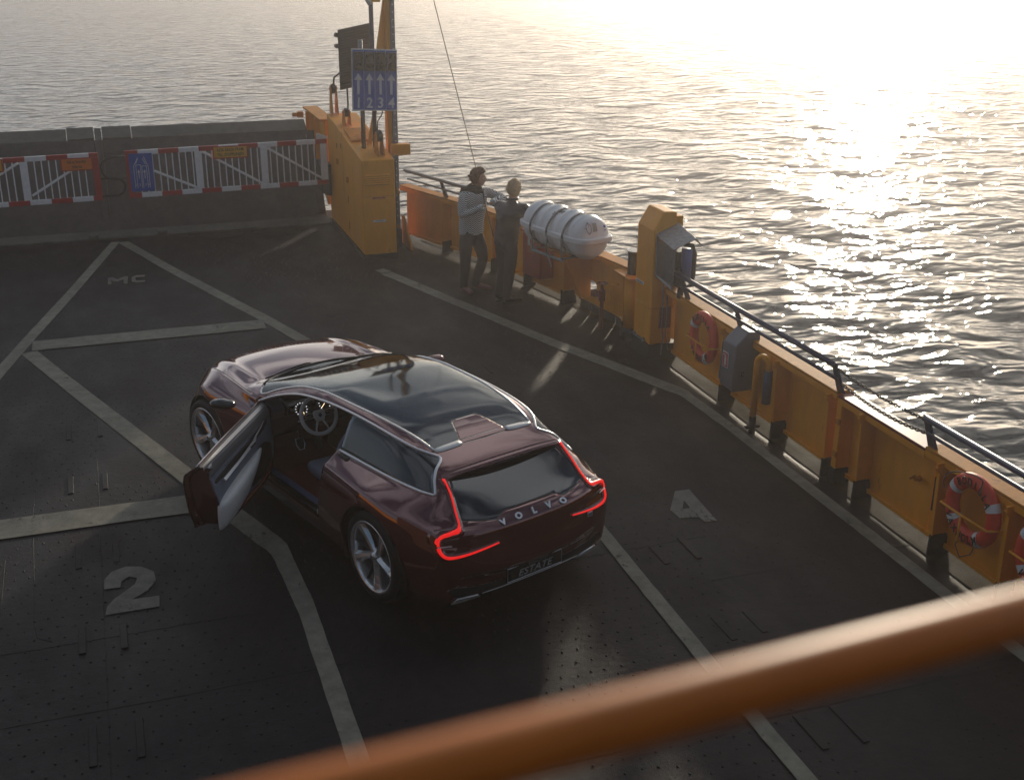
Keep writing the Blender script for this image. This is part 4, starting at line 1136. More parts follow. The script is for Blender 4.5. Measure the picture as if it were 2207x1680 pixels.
# ramp hinge arm on the far side
AR = thing('ramp_arm', 'orange steel ramp arm with lugs between the bow ramp and the winch housing', 'arm', (3.75, 20.9, 0))
bm = bm_new(); hexa(bm, [(3.64, 20.38, 0.3), (3.74, 20.38, 0.3), (3.74, 22.0, 1.0), (3.64, 22.0, 1.0), (3.64, 20.38, 1.72), (3.74, 20.38, 1.72), (3.74, 22.0, 1.72), (3.64, 22.0, 1.72)]); put('arm_plate', bm, ORANGE, parent=AR, bevel=0.006)
for yy in (20.9, 21.35, 21.8):
    bm = bm_new(); box(bm, (3.60, yy, 1.35), (0.08, 0.03, 0.7)); put('arm_rib', bm, ORANGE, parent=AR, bevel=0.004)
bm = bm_new(); hexa(bm, [(3.56, 20.38, 1.72), (3.82, 20.38, 1.72), (3.82, 22.05, 1.72), (3.56, 22.05, 1.72), (3.56, 20.38, 1.76), (3.82, 20.38, 1.76), (3.82, 22.05, 1.76), (3.56, 22.05, 1.76)]); put('arm_flange', bm, ORANGE2, parent=AR, bevel=0.006)
for zz_ in (1.62, 1.40):
    bm = bm_new(); tube(bm, [(3.56, 22.02, zz_), (3.36, 22.02, zz_)], 0.035, 10); box(bm, (3.5, 22.02, zz_), (0.10, 0.12, 0.10)); put('hinge_lug', bm, ORANGE2, parent=AR)
for yy, zz_ in ((21.4, 1.12), (20.75, 1.25)):
    bm = bm_new(); box(bm, (3.56, yy, zz_), (0.10, 0.14, 0.14)); put('lug', bm, ORANGE2, parent=AR, bevel=0.01)
bm = bm_new()
hexa(bm, [(3.60, 20.40, 0.55), (3.66, 20.10, 0.50), (3.66, 20.06, 1.05), (3.60, 20.38, 1.15), (3.48, 20.40, 0.60), (3.50, 20.12, 0.56), (3.50, 20.10, 0.96), (3.48, 20.38, 1.08)])
tag(put('rubber_buffer', bm, RUBBER, bevel=0.01), 'black rubber flap below the gate hinge on the winch housing', 'buffer')

# ------------------------------------------------------------------ striped gates
def gate(label, xs0, xs1, posts, diag, red_end, stripes_phase, hinge_side):
    t = thing('barrier_gate', label, 'gate', (xs0, 19.95, 0.75), group='red and white striped deck gates')
    zt = lambda x: 1.425 + 0.012 * (x)
    zb = lambda x: 0.745 + 0.012 * (x)
    w = 0.058; dpt = 0.035
    y = 19.95
    def bar(a, b, wa, m, nm, dp=dpt, bev=0.004):
        a = Vector((a[0], y, a[1])); b = Vector((b[0], y, b[1])); d_ = (b - a).normalized(); n_ = Vector((-d_.z, 0, d_.x))
        bm = bm_new(); P = []
        for p in (a, b):
            P += [p + n_ * wa / 2 + Vector((0, -dp / 2, 0)), p + n_ * wa / 2 + Vector((0, dp / 2, 0)), p - n_ * wa / 2 + Vector((0, dp / 2, 0)), p - n_ * wa / 2 + Vector((0, -dp / 2, 0))]
        hexa(bm, P); return put(nm, bm, m, parent=t, bevel=bev)
    for nm, zf, ph in (('top_bar', zt, 0), ('bottom_bar', zb, 1)):
        x = xs0; k = stripes_phase + ph * 0
        first = True
        while x < xs1 - 0.01:
            L = 0.315
            if first and nm == 'top_bar': L = 0.20
            if first and nm == 'bottom_bar': L = 0.20
            e = min(x + L, xs1)
            bar((x + (0 if first else 0.001), zf(x)), (e, zf(e)), 0.075, REDP if k % 2 == 0 else WHITEP, nm)
            x = e; k += 1; first = False
    for px_, m_ in posts:
        bar((px_, zb(px_) + 0.038), (px_, zt(px_) - 0.038), 0.11 if m_ is not REDP else 0.10, m_, 'gate_post', 0.034)
    nb = int((xs1 - xs0) / 0.103)
    for k in range(1, nb):
        x = xs0 + k * (xs1 - xs0) / nb
        if any(abs(x - p[0]) < 0.07 for p in posts): continue
        bar((x, zb(x) + 0.036), (x, zt(x) - 0.036), 0.017, WHITEP, 'baluster', 0.018, 0)
    for a, b in diag:
        bar(a, b, 0.034, WHITEP, 'diagonal_brace', 0.03)
    return t
g1 = gate('right red and white striped gate with the blue lane board, hinged on the winch housing', 0.36, 3.58, [(0.41, REDP), (1.49, WHITEP), (2.54, WHITEP), (3.53, WHITEP)],
          [((0.46, 1.28), (1.43, 0.82)), ((1.55, 1.40), (2.48, 0.83)), ((2.60, 1.40), (3.47, 0.86))], 'l', 0, 'r')
bm = bm_new(); prism(bm, [(3.42, 1.505), (3.60, 1.505), (3.60, 1.545), (3.44, 1.60), (3.42, 1.60)], lambda a, b: Vector((a, 19.94, b)), lambda a, b: Vector((a, 19.97, b))); put('hinge_plate', bm, WHITEP, parent=g1, bevel=0.004)
g2 = gate('left striped gate with the orange notice, cut by the left picture edge', -2.9, -0.04, [(-0.09, REDP), (-1.15, WHITEP), (-2.2, WHITEP), (-2.85, WHITEP)],
          [((-0.16, 1.38), (-1.08, 0.84)), ((-1.22, 1.36), (-2.12, 0.84))], 'r', 1, 'l')
# boards
def board(parent, name, cx, cz, w, h, m_face, border, lines, sz, tm, y=19.915):
    P = Vector(parent.location)
    if border:
        bm = bm_new(); box(bm, (cx, y, cz), (w, 0.006, h)); put(name, bm, border, parent=parent)
        bm = bm_new(); box(bm, (cx, y - 0.0045, cz), (w - 0.035, 0.004, h - 0.035)); put(name + '_face', bm, m_face, parent=parent)
    else:
        bm = bm_new(); box(bm, (cx, y, cz), (w, 0.006, h)); put(name, bm, m_face, parent=parent)
    for k, ln in enumerate(lines):
        zc = cz + ((len(lines) - 1) / 2 - k) * sz * 1.12
        text_obj('lettering', ln, sz, textM(Vector((cx, y - 0.0075, zc)) - P, (1, 0, 0.012), (0, 0, 1)), tm, parent, xs=0.78, ext=0.0006, bold=0.001)
board(g1, 'notice_board', 2.0, 1.37, 0.56, 0.20, SIGNY, SIGNR, ['KÖR ÄNDA FRAM', 'TILL STOPPLINJEN'], 0.068, BLACKT)
board(g2, 'notice_board', -0.37, 1.30, 0.48, 0.20, SIGNO, SIGNR, ['Stå ej framför', 'bilarna'], 0.068, BLACKT)
board(g2, 'notice_board', -1.72, 1.34, 0.56, 0.20, SIGNY, SIGNR, ['KÖR ÄNDA FRAM', 'TILL STOPPLINJEN'], 0.068, BLACKT)
board(g1, 'lane_board', 0.59, 1.12, 0.36, 0.60, SIGNB, None, [], 0.05, SIGNW)
bm = bm_new()
yb = 19.91
def brd(x0, x1, z0, z1): 
    for a, b in (((x0, z0), (x0, z1)), ((x0, z1), (x1, z1)), ((x1, z1), (x1, z0))):
        tube(bm, [(a[0], yb, a[1]), (b[0], yb, b[1])], 0.0045, 4)
brd(0.51, 0.58, 0.87, 1.24); brd(0.60, 0.67, 0.87, 1.22)
for a, b in (((0.475, 0.87), (0.475, 1.22)), ((0.475, 1.22), (0.55, 1.36)), ((0.51, 1.26), (0.55, 1.34)), ((0.70, 0.87), (0.70, 1.20)), ((0.70, 1.20), (0.64, 1.37)), ((0.66, 1.25), (0.62, 1.34))):
    tube(bm, [(a[0], yb, a[1]), (b[0], yb, b[1])], 0.0045, 4)
for xa in (0.545, 0.635):
    tube(bm, [(xa, yb, 1.02), (xa, yb, 1.13)], 0.006, 4)
    prism(bm, [(xa - 0.02, 1.12), (xa + 0.02, 1.12), (xa, 1.17)], lambda a, b: Vector((a, yb - 0.002, b)), lambda a, b: Vector((a, yb + 0.002, b)))
put('lane_symbol', bm, SIGNW, parent=g1)
for k, xa in enumerate((0.49, 0.545, 0.635, 0.69)):
    text_obj('numeral', '1234'[k], 0.055, textM(Vector((xa, 19.908, 0.92)) - Vector(g1.location), (1, 0, 0), (0, 0, 1)), SIGNW, g1, ext=0.0005)
# black safety hoops at the gate ends
for par, sgn, x, z0, z1, w in ((g1, -1, 0.355, 1.03, 1.38, 0.40), (g2, 1, -0.035, 0.77, 1.05, 0.40)):
    bm = bm_new(); R2 = (z1 - z0) / 2; P = [(x, 19.95, z1)]
    st = w - R2
    P.append((x + sgn * st * 0.6, 19.94, z1))
    for k in range(0, 13):
        q = math.pi / 2 - math.pi * k / 12
        P.append((x + sgn * (st * 0.75 + R2 * 1.15 * math.cos(q)), 19.93, (z0 + z1) / 2 + R2 * math.sin(q)))
    P.append((x + sgn * st * 0.6, 19.94, z0)); P.append((x, 19.95, z0))
    tube(bm, P, 0.021, 8); put('rubber_hoop', bm, RUBBER, parent=par, smooth=True)

# ------------------------------------------------------------------ lane sign, posts, mast
SB = thing('lane_sign', 'blue lane sign with arrows and numbers 1 2 3 4 and unlit signal lamps', 'sign', (4.03, 18.2, 1.6))
sx0, sx1, sz0, sz1, sy = 3.68, 4.40, 2.20, 3.11, 18.20
def sgn_pt(u, v, e=0.0):
    """u 0..1 across, v 0..1 up, slightly out of square as mounted"""
    x = sx0 + (sx1 - sx0) * u; z = sz0 + (sz1 - sz0) * v - 0.075 * u * 0.6
    return Vector((x + 0.02 * v, sy + 0.10 * (u - 0.5) - e, z))
def squad(bm, u0, u1, v0, v1, e0, e1):
    hexa(bm, [sgn_pt(u0, v0, e0), sgn_pt(u1, v0, e0), sgn_pt(u1, v0, e1), sgn_pt(u0, v0, e1), sgn_pt(u0, v1, e0), sgn_pt(u1, v1, e0), sgn_pt(u1, v1, e1), sgn_pt(u0, v1, e1)])
bm = bm_new(); squad(bm, 0, 1, 0, 1, -0.02, 0.0); put('sign_board', bm, SIGNW, parent=SB, bevel=0.003)
ub = [0.02 + k * 0.243 for k in range(5)]
for k in range(4):
    bm = bm_new(); squad(bm, ub[k] + 0.004, ub[k + 1] - 0.008, 0.02, 0.98, 0.001, 0.004); put('lane_panel', bm, SIGNB, parent=SB)
    uc = (ub[k] + ub[k + 1]) / 2 - 0.004
    bm = bm_new(); squad(bm, uc - 0.026, uc + 0.026, 0.27, 0.52, 0.004, 0.007)
    prism(bm, [(uc - 0.088, 0.50), (uc + 0.088, 0.50), (uc, 0.615)], lambda a, b: sgn_pt(a, b, 0.0042), lambda a, b: sgn_pt(a, b, 0.0072))
    put('arrow', bm, SIGNW, parent=SB)
    text_obj('numeral', '1234'[k], 0.215, textM(sgn_pt(uc, 0.125, 0.006) - Vector(SB.location), (0.72, 0.10, -0.045), (0.02, 0, 1)), SIGNW, SB, ext=0.0015, bold=0.005, xs=0.92)
    # signal unit
    bm = bm_new(); squad(bm, uc - 0.10, uc + 0.10, 0.66, 0.955, 0.004, 0.06); put('signal_box', bm, DARKG, parent=SB, bevel=0.008)
    for vv in (0.74, 0.875):
        c_ = sgn_pt(uc, vv, 0.06)
        bm = bm_new(); lathe(bm, [(0.0, 0.014), (0.03, 0.010), (0.042, 0.0)], 20, textM(c_, (1, 0, 0), (0, 0, 1))); put('signal_lens', bm, mat('unlit_lens', (0.08, 0.07, 0.07), 0.25, coat=0.5), parent=SB, smooth=True)
        bm = bm_new(); P = [c_ + Vector((0.052 * math.cos(q), 0, 0.052 * math.sin(q))) for q in [rad(a) for a in range(-20, 201, 20)]]
        vs0 = [bm.verts.new(p) for p in P]; vs1 = [bm.verts.new(p + Vector((0, -0.065, -0.008))) for p in P]
        for a in range(len(P) - 1): bm.faces.new((vs0[a], vs0[a + 1], vs1[a + 1], vs1[a]))
        o = put('lamp_hood', bm, DARKG, parent=SB, smooth=True, recalc=False); o.modifiers.new('s', 'SOLIDIFY').thickness = 0.004
bm = bm_new()
for k in range(6): box(bm, sgn_pt(1.0, 0.15 + 0.14 * k, -0.02), (0.02, 0.02, 0.015))
put('bolt', bm, DARKG, parent=SB)
t = thing('road_sign', 'dark ribbed back of a second lane sign mounted behind the blue one', 'sign', (3.85, 18.75, 2.4))
bm = bm_new()
hexa(bm, [(3.60, 18.62, 2.45), (4.22, 18.92, 2.52), (4.22, 18.95, 2.52), (3.60, 18.65, 2.45), (3.60, 18.62, 3.34), (4.22, 18.92, 3.42), (4.22, 18.95, 3.42), (3.60, 18.65, 3.34)])
put('sign_back', bm, DARKG, parent=t, bevel=0.004)
for k in range(22):
    f = (k + 0.5) / 22; z = 2.45 + 0.89 * f
    bm = bm_new(); tube(bm, [(3.60, 18.612, z), (4.22, 18.912, z + 0.07 + 0.01 * f)], 0.006, 4); put('rib', bm, DARKG, parent=t)
for z in (3.10, 3.26):
    bm = bm_new(); tube(bm, [(3.60, 18.66, z), (3.585, 18.72, z)], 0.035, 12); put('lamp_hood', bm, DARKG, parent=t)
def post(name, label, pts, r, m, n=12, cat='post'):
    bm = bm_new(); tube(bm, pts, r, n); return tag(put(name, bm, m, smooth=True), label, cat)
post('sign_post', 'thin grey steel post rising behind the blue lane sign out of the picture', [(4.04, 18.28, 1.55), (4.05, 18.28, 5.0)], 0.035, BLUEGREY)
post('sign_post', 'short orange and grey post left below the blue lane sign', [(3.86, 18.28, 1.60), (3.86, 18.26, 3.22)], 0.035, GALV)
post('conduit', 'thin dark cable curving below the blue lane sign', [(4.17, 18.25, 2.22), (4.15, 18.22, 2.12), (4.08, 18.22, 2.02), (4.06, 18.24, 1.7)], 0.010, RUBBER, 8, 'cable')
MT = thing('mast', 'tapering orange mast with a studded steel track beside the winch housing', 'mast', (4.36, 18.35, 0))
bm = bm_new()
hexa(bm, [(4.26, 18.40, 0.0), (4.44, 18.40, 0.0), (4.44, 18.60, 0.0), (4.26, 18.60, 0.0), (4.30, 18.40, 5.4), (4.40, 18.40, 5.4), (4.40, 18.55, 5.4), (4.30, 18.55, 5.4)])
put('mast_column', bm, ORANGE, parent=MT, bevel=0.008)
bm = bm_new(); hexa(bm, [(4.33, 18.34, 0.35), (4.42, 18.34, 0.35), (4.42, 18.395, 0.35), (4.33, 18.395, 0.35), (4.37, 18.34, 5.3), (4.42, 18.34, 5.3), (4.42, 18.395, 5.3), (4.37, 18.395, 5.3)]); put('mast_track', bm, GALV, parent=MT, bevel=0.004)
bm = bm_new()
for k in range(42):
    f = (k + 1) / 44; box(bm, (4.375 + 0.02 * f, 18.337, 0.4 + 4.7 * f), (0.014, 0.008, 0.014))
put('track_bolt', bm, TAPEW, parent=MT)
bm = bm_new(); hexa(bm, [(4.14, 18.45, 3.0), (4.27, 18.45, 2.9), (4.27, 18.48, 2.9), (4.14, 18.48, 3.0), (4.29, 18.45, 3.9), (4.30, 18.45, 3.9), (4.30, 18.48, 3.9), (4.29, 18.48, 3.9)]); put('mast_web', bm, ORANGE, parent=MT)
bm = bm_new(); hexa(bm, [(3.96, 18.45, 1.65), (4.02, 18.45, 1.65), (4.02, 18.5, 1.65), (3.96, 18.5, 1.65), (4.28, 18.45, 3.05), (4.32, 18.45, 3.05), (4.32, 18.5, 3.05), (4.28, 18.5, 3.05)]); put('mast_brace', bm, ORANGE, parent=MT)
bm = bm_new(); box(bm, (4.44, 18.30, 1.56), (0.30, 0.14, 0.17)); put('mast_clamp', bm, ORANGE, parent=MT, bevel=0.01)
bm = bm_new(); box(bm, (4.36, 18.33, 0.15), (0.14, 0.10, 0.30)); put('mast_shoe', bm, DARKG, parent=MT, bevel=0.01)
bm = bm_new(); prism(bm, [(18.0, 0.0), (18.6, 0.0), (18.6, 0.45), (18.52, 0.45)], lambda a, b: Vector((4.50, a, b)), lambda a, b: Vector((4.54, a, b))); put('mast_knee', bm, ORANGE, parent=MT, bevel=0.004)
bm = bm_new(); tube(bm, [(4.37, 18.32, 0.95), (4.41, 18.30, 0.90), (4.39, 18.29, 0.84)], 0.015, 6); put('mast_hook', bm, ORANGE, parent=MT, smooth=True)
# lamp at the top picture edge
t = thing('mast_lamp', 'small white and blue lamp on the post at the top picture edge', 'lamp', (4.0, 18.2, 3.75))
bm = bm_new(); tube(bm, [(3.96, 18.2, 3.86), (4.02, 18.2, 3.72)], [0.06, 0.03], 12); put('lamp_body', bm, TAPEW, parent=t, smooth=True)
bm = bm_new(); box(bm, (4.10, 18.25, 3.78), (0.16, 0.05, 0.05)); put('lamp_arm', bm, ORANGE, parent=t)
# stay wire
post('stay_wire', 'thin dark stay wire slanting down to the bulwark between the two men', [(4.39 - 0.66, 16.0, 6.5), (4.39, 16.0, 3.9), (4.96, 16.0, 1.66), (5.22, 16.0, 0.66)], 0.006, RUBBER, 6, 'wire')

# ------------------------------------------------------------------ foreground rail of the upper deck, close to the lens
def cam_ray(px, py, dist):
    d_ = fwd + Rv * ((px - 1103.5) / 2573) - Uv * ((py - 840) / 2573)
    return CAM + d_ * dist
FR = mat('varnished_orange_rail', (0.56, 0.155, 0.016), 0.42, spec=0.35, noise_amt=0.12, nscale=30)
a = cam_ray(740, 1712, 0.42); b = cam_ray(2207, 1322, 0.585); dd = (b - a)
bm = bm_new(); tube(bm, [a - dd * 1.2, a, b, b + dd * 1.5], 0.0126, 32)
tag(put('foreground_rail', bm, FR, smooth=True), 'blurred glossy orange handrail crossing the foreground', 'railing')
# unseen upper deck, guessed wheelhouse and side pieces, added to shade the near deck
bm = bm_new()
prism(bm, [(-7, -9), (6.5, -9), (6.5, -0.6), (1.5, 1.2), (-7, 1.2)], lambda x, y: Vector((x, y, 3.1)), lambda x, y: Vector((x, y, 3.22)))  # front edge carried forward to keep sky light off the near deck
t = thing('wheelhouse', 'unseen dark upper deck, wheelhouse and side block added to shade the near deck', 'wheelhouse', (0, -4, 3.1))
put('upper_deck', bm, DARKG, parent=t)
bm = bm_new(); hexa(bm, [(-6, -8, 3.22), (5, -8, 3.22), (5, -2.0, 3.22), (-6, -2.0, 3.22), (-6, -8, 7.0), (5, -8, 7.0), (5, -2.6, 7.0), (-6, -2.6, 7.0)])
put('house_wall', bm, DARKG, parent=t)
bm = bm_new(); hexa(bm, [(-6.2, -9, 0), (-6.0, -9, 0), (-6.0, -1.0, 0), (-6.2, -1.0, 0), (-6.2, -9, 3.1), (-6.0, -9, 3.1), (-6.0, -1.0, 3.1), (-6.2, -1.0, 3.1)]); put('support_wall', bm, DARKG, parent=t)
bm = bm_new(); hexa(bm, [(6.0, -9, 0), (6.2, -9, 0), (6.2, -1.0, 0), (6.0, -1.0, 0), (6.0, -9, 3.1), (6.2, -9, 3.1), (6.2, -1.0, 3.1), (6.0, -1.0, 3.1)]); put('support_wall', bm, DARKG, parent=t)
bm = bm_new(); box(bm, (-5.9, -0.5, 2.4), (1.8, 17.0, 4.8)); put('shade_block', bm, mat('shade_block_paint', (0.10, 0.05, 0.03), 0.5, noise_amt=.2), parent=t, bevel=.03)  # invented block out of view, added to shut out the port sky
bm = bm_new(); box(bm, (-6.2, 13.0, 0.45), (0.03, 10, 0.75)); put('unseen_port_bulwark', bm, ORANGE, parent=t)  # unseen port side, added to help shade the deck
# ================================================================== THE CAR (car frame: x forward, y left, z up)
CAR = thing('parked_car', 'dark burgundy estate car with glass roof and its driver door wide open', 'car', (1.99, 9.51, 0), rad(109.43))
PAINTM = mat('burgundy_paint', (0.15, 0.016, 0.009), 0.12, metal=0.5, coat=1.0, spec=0.6, coatr=0.015)
PAINTM.node_tree.nodes['Principled BSDF'].inputs['Coat IOR'].default_value = 1.85
CHROME = mat('satin_chrome', (0.86, 0.84, 0.82), 0.30, metal=0.7)
POLISH = mat('polished_alloy', (0.78, 0.77, 0.75), 0.24, metal=0.75)
DARKALLOY = mat('dark_alloy', (0.04, 0.04, 0.042), 0.3, metal=0.8)
CARBLACK = mat('gloss_black', (0.006, 0.006, 0.007), 0.12, coat=1.0)
TRIMBLK = mat('matt_black_trim', (0.008, 0.008, 0.009), 0.5)
TYRE = mat('tyre_rubber', (0.011, 0.011, 0.011), 0.65, noise_amt=0.2, nscale=20)
LEATHG = mat('blue_grey_leather', (0.21, 0.22, 0.28), 0.48, noise_amt=0.06, nscale=30, bump=0.25, bscale=220)
LEATHL = mat('light_grey_leather', (0.82, 0.78, 0.73), 0.45, noise_amt=0.05, nscale=30, bump=0.2, bscale=220)
CARPET = mat('rust_red_carpet', (0.26, 0.045, 0.016), 0.9, noise_amt=0.2, nscale=60, bump=0.4, bscale=300)
DASHM = mat('dark_violet_dash', (0.06, 0.048, 0.072), 0.5, bump=0.15, bscale=200)
WOOD = mat('dark_copper_trim', (0.16, 0.06, 0.03), 0.35, coat=0.6)
REDLENS = mat('dark_red_lens', (0.10, 0.002, 0.002), 0.12, coat=1.0)
REDGLOW = mat('lit_tail_lamp', (0.5, 0.01, 0.01), 0.3, emit=(1.0, 0.015, 0.012), estr=0.5)
def glass_mat(name, tint, rough=0.01):
    m = bpy.data.materials.new(name); m.use_nodes = True
    t = m.node_tree; t.nodes.clear()
    o = t.nodes.new('ShaderNodeOutputMaterial'); mx_ = t.nodes.new('ShaderNodeMixShader')
    tr = t.nodes.new('ShaderNodeBsdfTransparent'); tr.inputs[0].default_value = (*tint, 1)
    gl = t.nodes.new('ShaderNodeBsdfGlossy'); gl.inputs['Roughness'].default_value = rough; gl.inputs[0].default_value = (0.9, 0.93, 0.95, 1)
    fr = t.nodes.new('ShaderNodeFresnel'); fr.inputs['IOR'].default_value = 1.85
    t.links.new(fr.outputs[0], mx_.inputs[0]); t.links.new(tr.outputs[0], mx_.inputs[1]); t.links.new(gl.outputs[0], mx_.inputs[2])
    t.links.new(mx_.outputs[0], o.inputs[0]); return m
GLASS = glass_mat('tinted_roof_glass', (0.62, 0.63, 0.64), 0.075)
GLASSD = glass_mat('tinted_side_glass', (0.55, 0.57, 0.60))

def pch(xs, ys):
    """monotone cubic through knots, returns f(x)"""
    xs = np.array(xs, float); ys = np.array(ys, float)
    o = np.argsort(xs); xs = xs[o]; ys = ys[o]
    h = np.diff(xs); dl = np.diff(ys) / h
    m = np.zeros(len(xs))
    for i in range(1, len(xs) - 1):
        if dl[i - 1] * dl[i] > 0:
            w1 = 2 * h[i] + h[i - 1]; w2 = h[i] + 2 * h[i - 1]
            m[i] = (w1 + w2) / (w1 / dl[i - 1] + w2 / dl[i])
    m[0] = dl[0]; m[-1] = dl[-1]
    def f(x):
        x = min(max(x, xs[0]), xs[-1]); i = min(int(np.searchsorted(xs, x, 'right')) - 1, len(xs) - 2); i = max(i, 0)
        t = (x - xs[i]) / h[i]
        return float((2 * t ** 3 - 3 * t ** 2 + 1) * ys[i] + (t ** 3 - 2 * t ** 2 + t) * h[i] * m[i] + (-2 * t ** 3 + 3 * t ** 2) * ys[i + 1] + (t ** 3 - t ** 2) * h[i] * m[i + 1])
    return f
HUBF, HUBR, TR = 1.425, -1.425, 0.365
f_w = pch([2.3, 2.1, 1.9, 1.7, 1.42, 1.0, .5, 0, -.5, -.9, -1.3, -1.6, -1.9, -2.1, -2.3], [.80, .86, .905, .925, .935, .915, .89, .89, .91, .94, .962, .945, .885, .83, .79])
f_yD = pch([2.3, 1.9, 1.42, 1.0, .6, 0, -.5, -.9, -1.3, -1.7, -2.05, -2.3], [.76, .85, .875, .865, .85, .85, .875, .90, .92, .885, .795, .75])
f_zD = pch([2.3, 2.05, 1.75, 1.42, 1.0, .6, 0, -.5, -.9, -1.3, -1.7, -2.05, -2.3], [.62, .73, .82, .865, .865, .865, .86, .86, .875, .875, .84, .785, .75])
f_yE = pch([2.3, 2.0, 1.7, 1.42, 1.1, .8, .6, 0, -.75, -1.4, -1.75, -1.95, -2.1, -2.3], [.62, .68, .715, .74, .765, .785, .79, .79, .765, .74, .70, .665, .605, .55])
f_zE = pch([2.3, 2.15, 2.0, 1.8, 1.42, 1.0, .6, 0, -.75, -1.4, -1.75, -1.93, -2.1, -2.3], [.69, .78, .86, .925, .975, .985, .982, .966, .955, .965, .975, .955, .845, .74])
f_h = pch([2.3, 1.2, .97, .80, .5, .25, 0, -.35, -.8, -1.2, -1.45, -1.62, -1.86, -2.2], [0, 0, 0.012, 0.075, .175, .245, .30, .345, .355, .325, .28, .225, .135, .0])
f_g = pch([0, .25, .5, .62, .70, .78, .86, .93, 1.0], [1.0, .995, .98, .955, .925, .865, .66, .36, 0])
f_hood = pch([2.3, 2.1, 1.8, 1.4, 1.0, .6, .3, -3], [.03, .045, .06, .07, .06, .03, 0, 0])
f_z0 = pch([2.3, 2.0, 1.4, 0, -1.5, -1.9, -2.3], [.24, .20, .18, .175, .18, .20, .26])
NS, NT = 46, 40          # side rows, half-canopy rows
SIDE = np.linspace(0, 1, NS + 1)
def side_pt(x, s):
    """s 0 (sill) .. 1 (belt)"""
    w, yD, zD, yE, zE, z0 = f_w(x), f_yD(x), f_zD(x), f_yE(x), f_zE(x), f_z0(x)
    P = [(0, w - .085, z0), (.10, w - .045, z0 + .05), (.25, w - .018, z0 + .17), (.42, w, z0 + .33), (.60, w - .004, z0 + .46 + (zD - .85) * .5), (.74, (w + yD) / 2 + .004, zD - .085), (.83, yD, zD - .005), (.88, yD - .03, zD + .018), (1.0, yE, zE)]
    ks = [p[0] for p in P]
    return _fy(ks, [p[1] for p in P], s), _fy(ks, [p[2] for p in P], s)
_cache = {}
def _fy(ks, ys, s):
    key = (tuple(ks), tuple(ys))
    f = _cache.get(key)
    if f is None:
        if len(_cache) > 4: _cache.clear()
        f = _cache[key] = pch(ks, ys)
    return f(s)
def top_z(x, t):
    zE = f_zE(x)
    zh = f_hood(x) * (1 - t * t) + 0.016 * (math.exp(-((t - .80) / .07) ** 2)) * min(1, max(0, (x - .7) / .3))
    zc = f_h(x) * f_g(t)
    k = 0.012
    return zE + 0.5 * (zh + zc + math.sqrt((zh - zc) ** 2 + k * k)) - 0.5 * k * (1 if t > .999 else 1)
def XEND(kind, v):
    if kind == 's':
        return -2.14 + 0.05 * max(0, (v - .55)) / .45 * 1.0
    # canopy: t 1 -> 0
    t = v
    return -1.845 - (0.255) * max(0.0, (t - .80) / .20) ** 1.0 if t > .80 else -1.845
US = np.concatenate([np.linspace(2.22, -1.40, 130), np.linspace(-1.425, -1.90, 22)])
def xmap(u, kind, v):
    if u >= -1.40:
        return u
    e = XEND(kind, v)
    f = (u + 1.40) / (-1.90 + 1.40)
    return -1.40 + (e + 1.40) * f
def bow(u, y):
    k = max(0, (u - 1.30) / .92) ** 1.6
    return u - 0.42 * k * (abs(y) / .9) ** 2.6
pts3 = []; par = []
rows = []
for u in US:
    row = []
    for s in SIDE:
        x = xmap(u, 's', s); y, z = side_pt(x, s); row.append((x, y, z, s - 1.0))
    for t in np.linspace(1, 0, NT + 1)[1:]:
        x = xmap(u, 't', t); y = f_yE(x) * t; z = top_z(x, t); row.append((x, y, z, 1 - t))
    out = []
    for x, y, z, q in row:
        xx = bow(x, y) if u > 1.3 else x
        out.append((xx, y, z, q))
    full = out + [(x, -y, z, -q if False else q) for x, y, z, q in out[-2::-1]]
    rows.append(full)
NVV = len(rows[0])
verts = [Vector((p[0], p[1], p[2])) for r in rows for p in r]
vpar = [p[3] for r in rows for p in r]
polys = []
for i in range(len(rows) - 1):
    for j in range(NVV - 1):
        a = i * NVV + j
        polys.append([a, a + 1, a + NVV + 1, a + NVV])
class Clip:
    def __init__(s, V, Q): s.V = V; s.Q = Q
    def split(s, polys, f):
        """split polygons by sign of f(vertex index); returns (neg, pos)"""
        val = {}; cut = {}
        def g(i):
            if i not in val: val[i] = f(s.V[i], s.Q[i])
            return val[i]
        neg, pos = [], []
        for p in polys:
            vs = [g(i) for i in p]
            if all(v <= 0 for v in vs): neg.append(p); continue
            if all(v > 0 for v in vs): pos.append(p); continue
            N_, P_ = [], []
            n = len(p)
            for k in range(n):
                i, j = p[k], p[(k + 1) % n]; a, b = vs[k], vs[(k + 1) % n]
                (N_ if a <= 0 else P_).append(i)
                if (a <= 0) != (b <= 0):
                    e = (min(i, j), max(i, j))
                    if e not in cut:
                        t = a / (a - b)
                        s.V.append(s.V[i].lerp(s.V[j], t)); s.Q.append(s.Q[i] + (s.Q[j] - s.Q[i]) * t)
                        cut[e] = len(s.V) - 1
                    N_.append(cut[e]); P_.append(cut[e])
            if len(N_) > 2: neg.append(N_)
            if len(P_) > 2: pos.append(P_)
        return neg, pos
CL = Clip(verts, vpar)
def poly_sdf(P):
    P = [tuple(p) for p in P]; n = len(P)
    def f(x, y):
        d = 1e9; ins = False
        for i in range(n):
            ax_, ay = P[i]; bx_, by = P[(i + 1) % n]
            ex, ey = bx_ - ax_, by - ay; wx, wy = x - ax_, y - ay
            t = max(0, min(1, (wx * ex + wy * ey) / (ex * ex + ey * ey + 1e-12)))
            dx, dy = wx - ex * t, wy - ey * t
            d = min(d, dx * dx + dy * dy)
            if (ay > y) != (by > y) and x < (bx_ - ax_) * (y - ay) / (by - ay) + ax_: ins = not ins
        return (-1 if ins else 1) * math.sqrt(d)
    return f
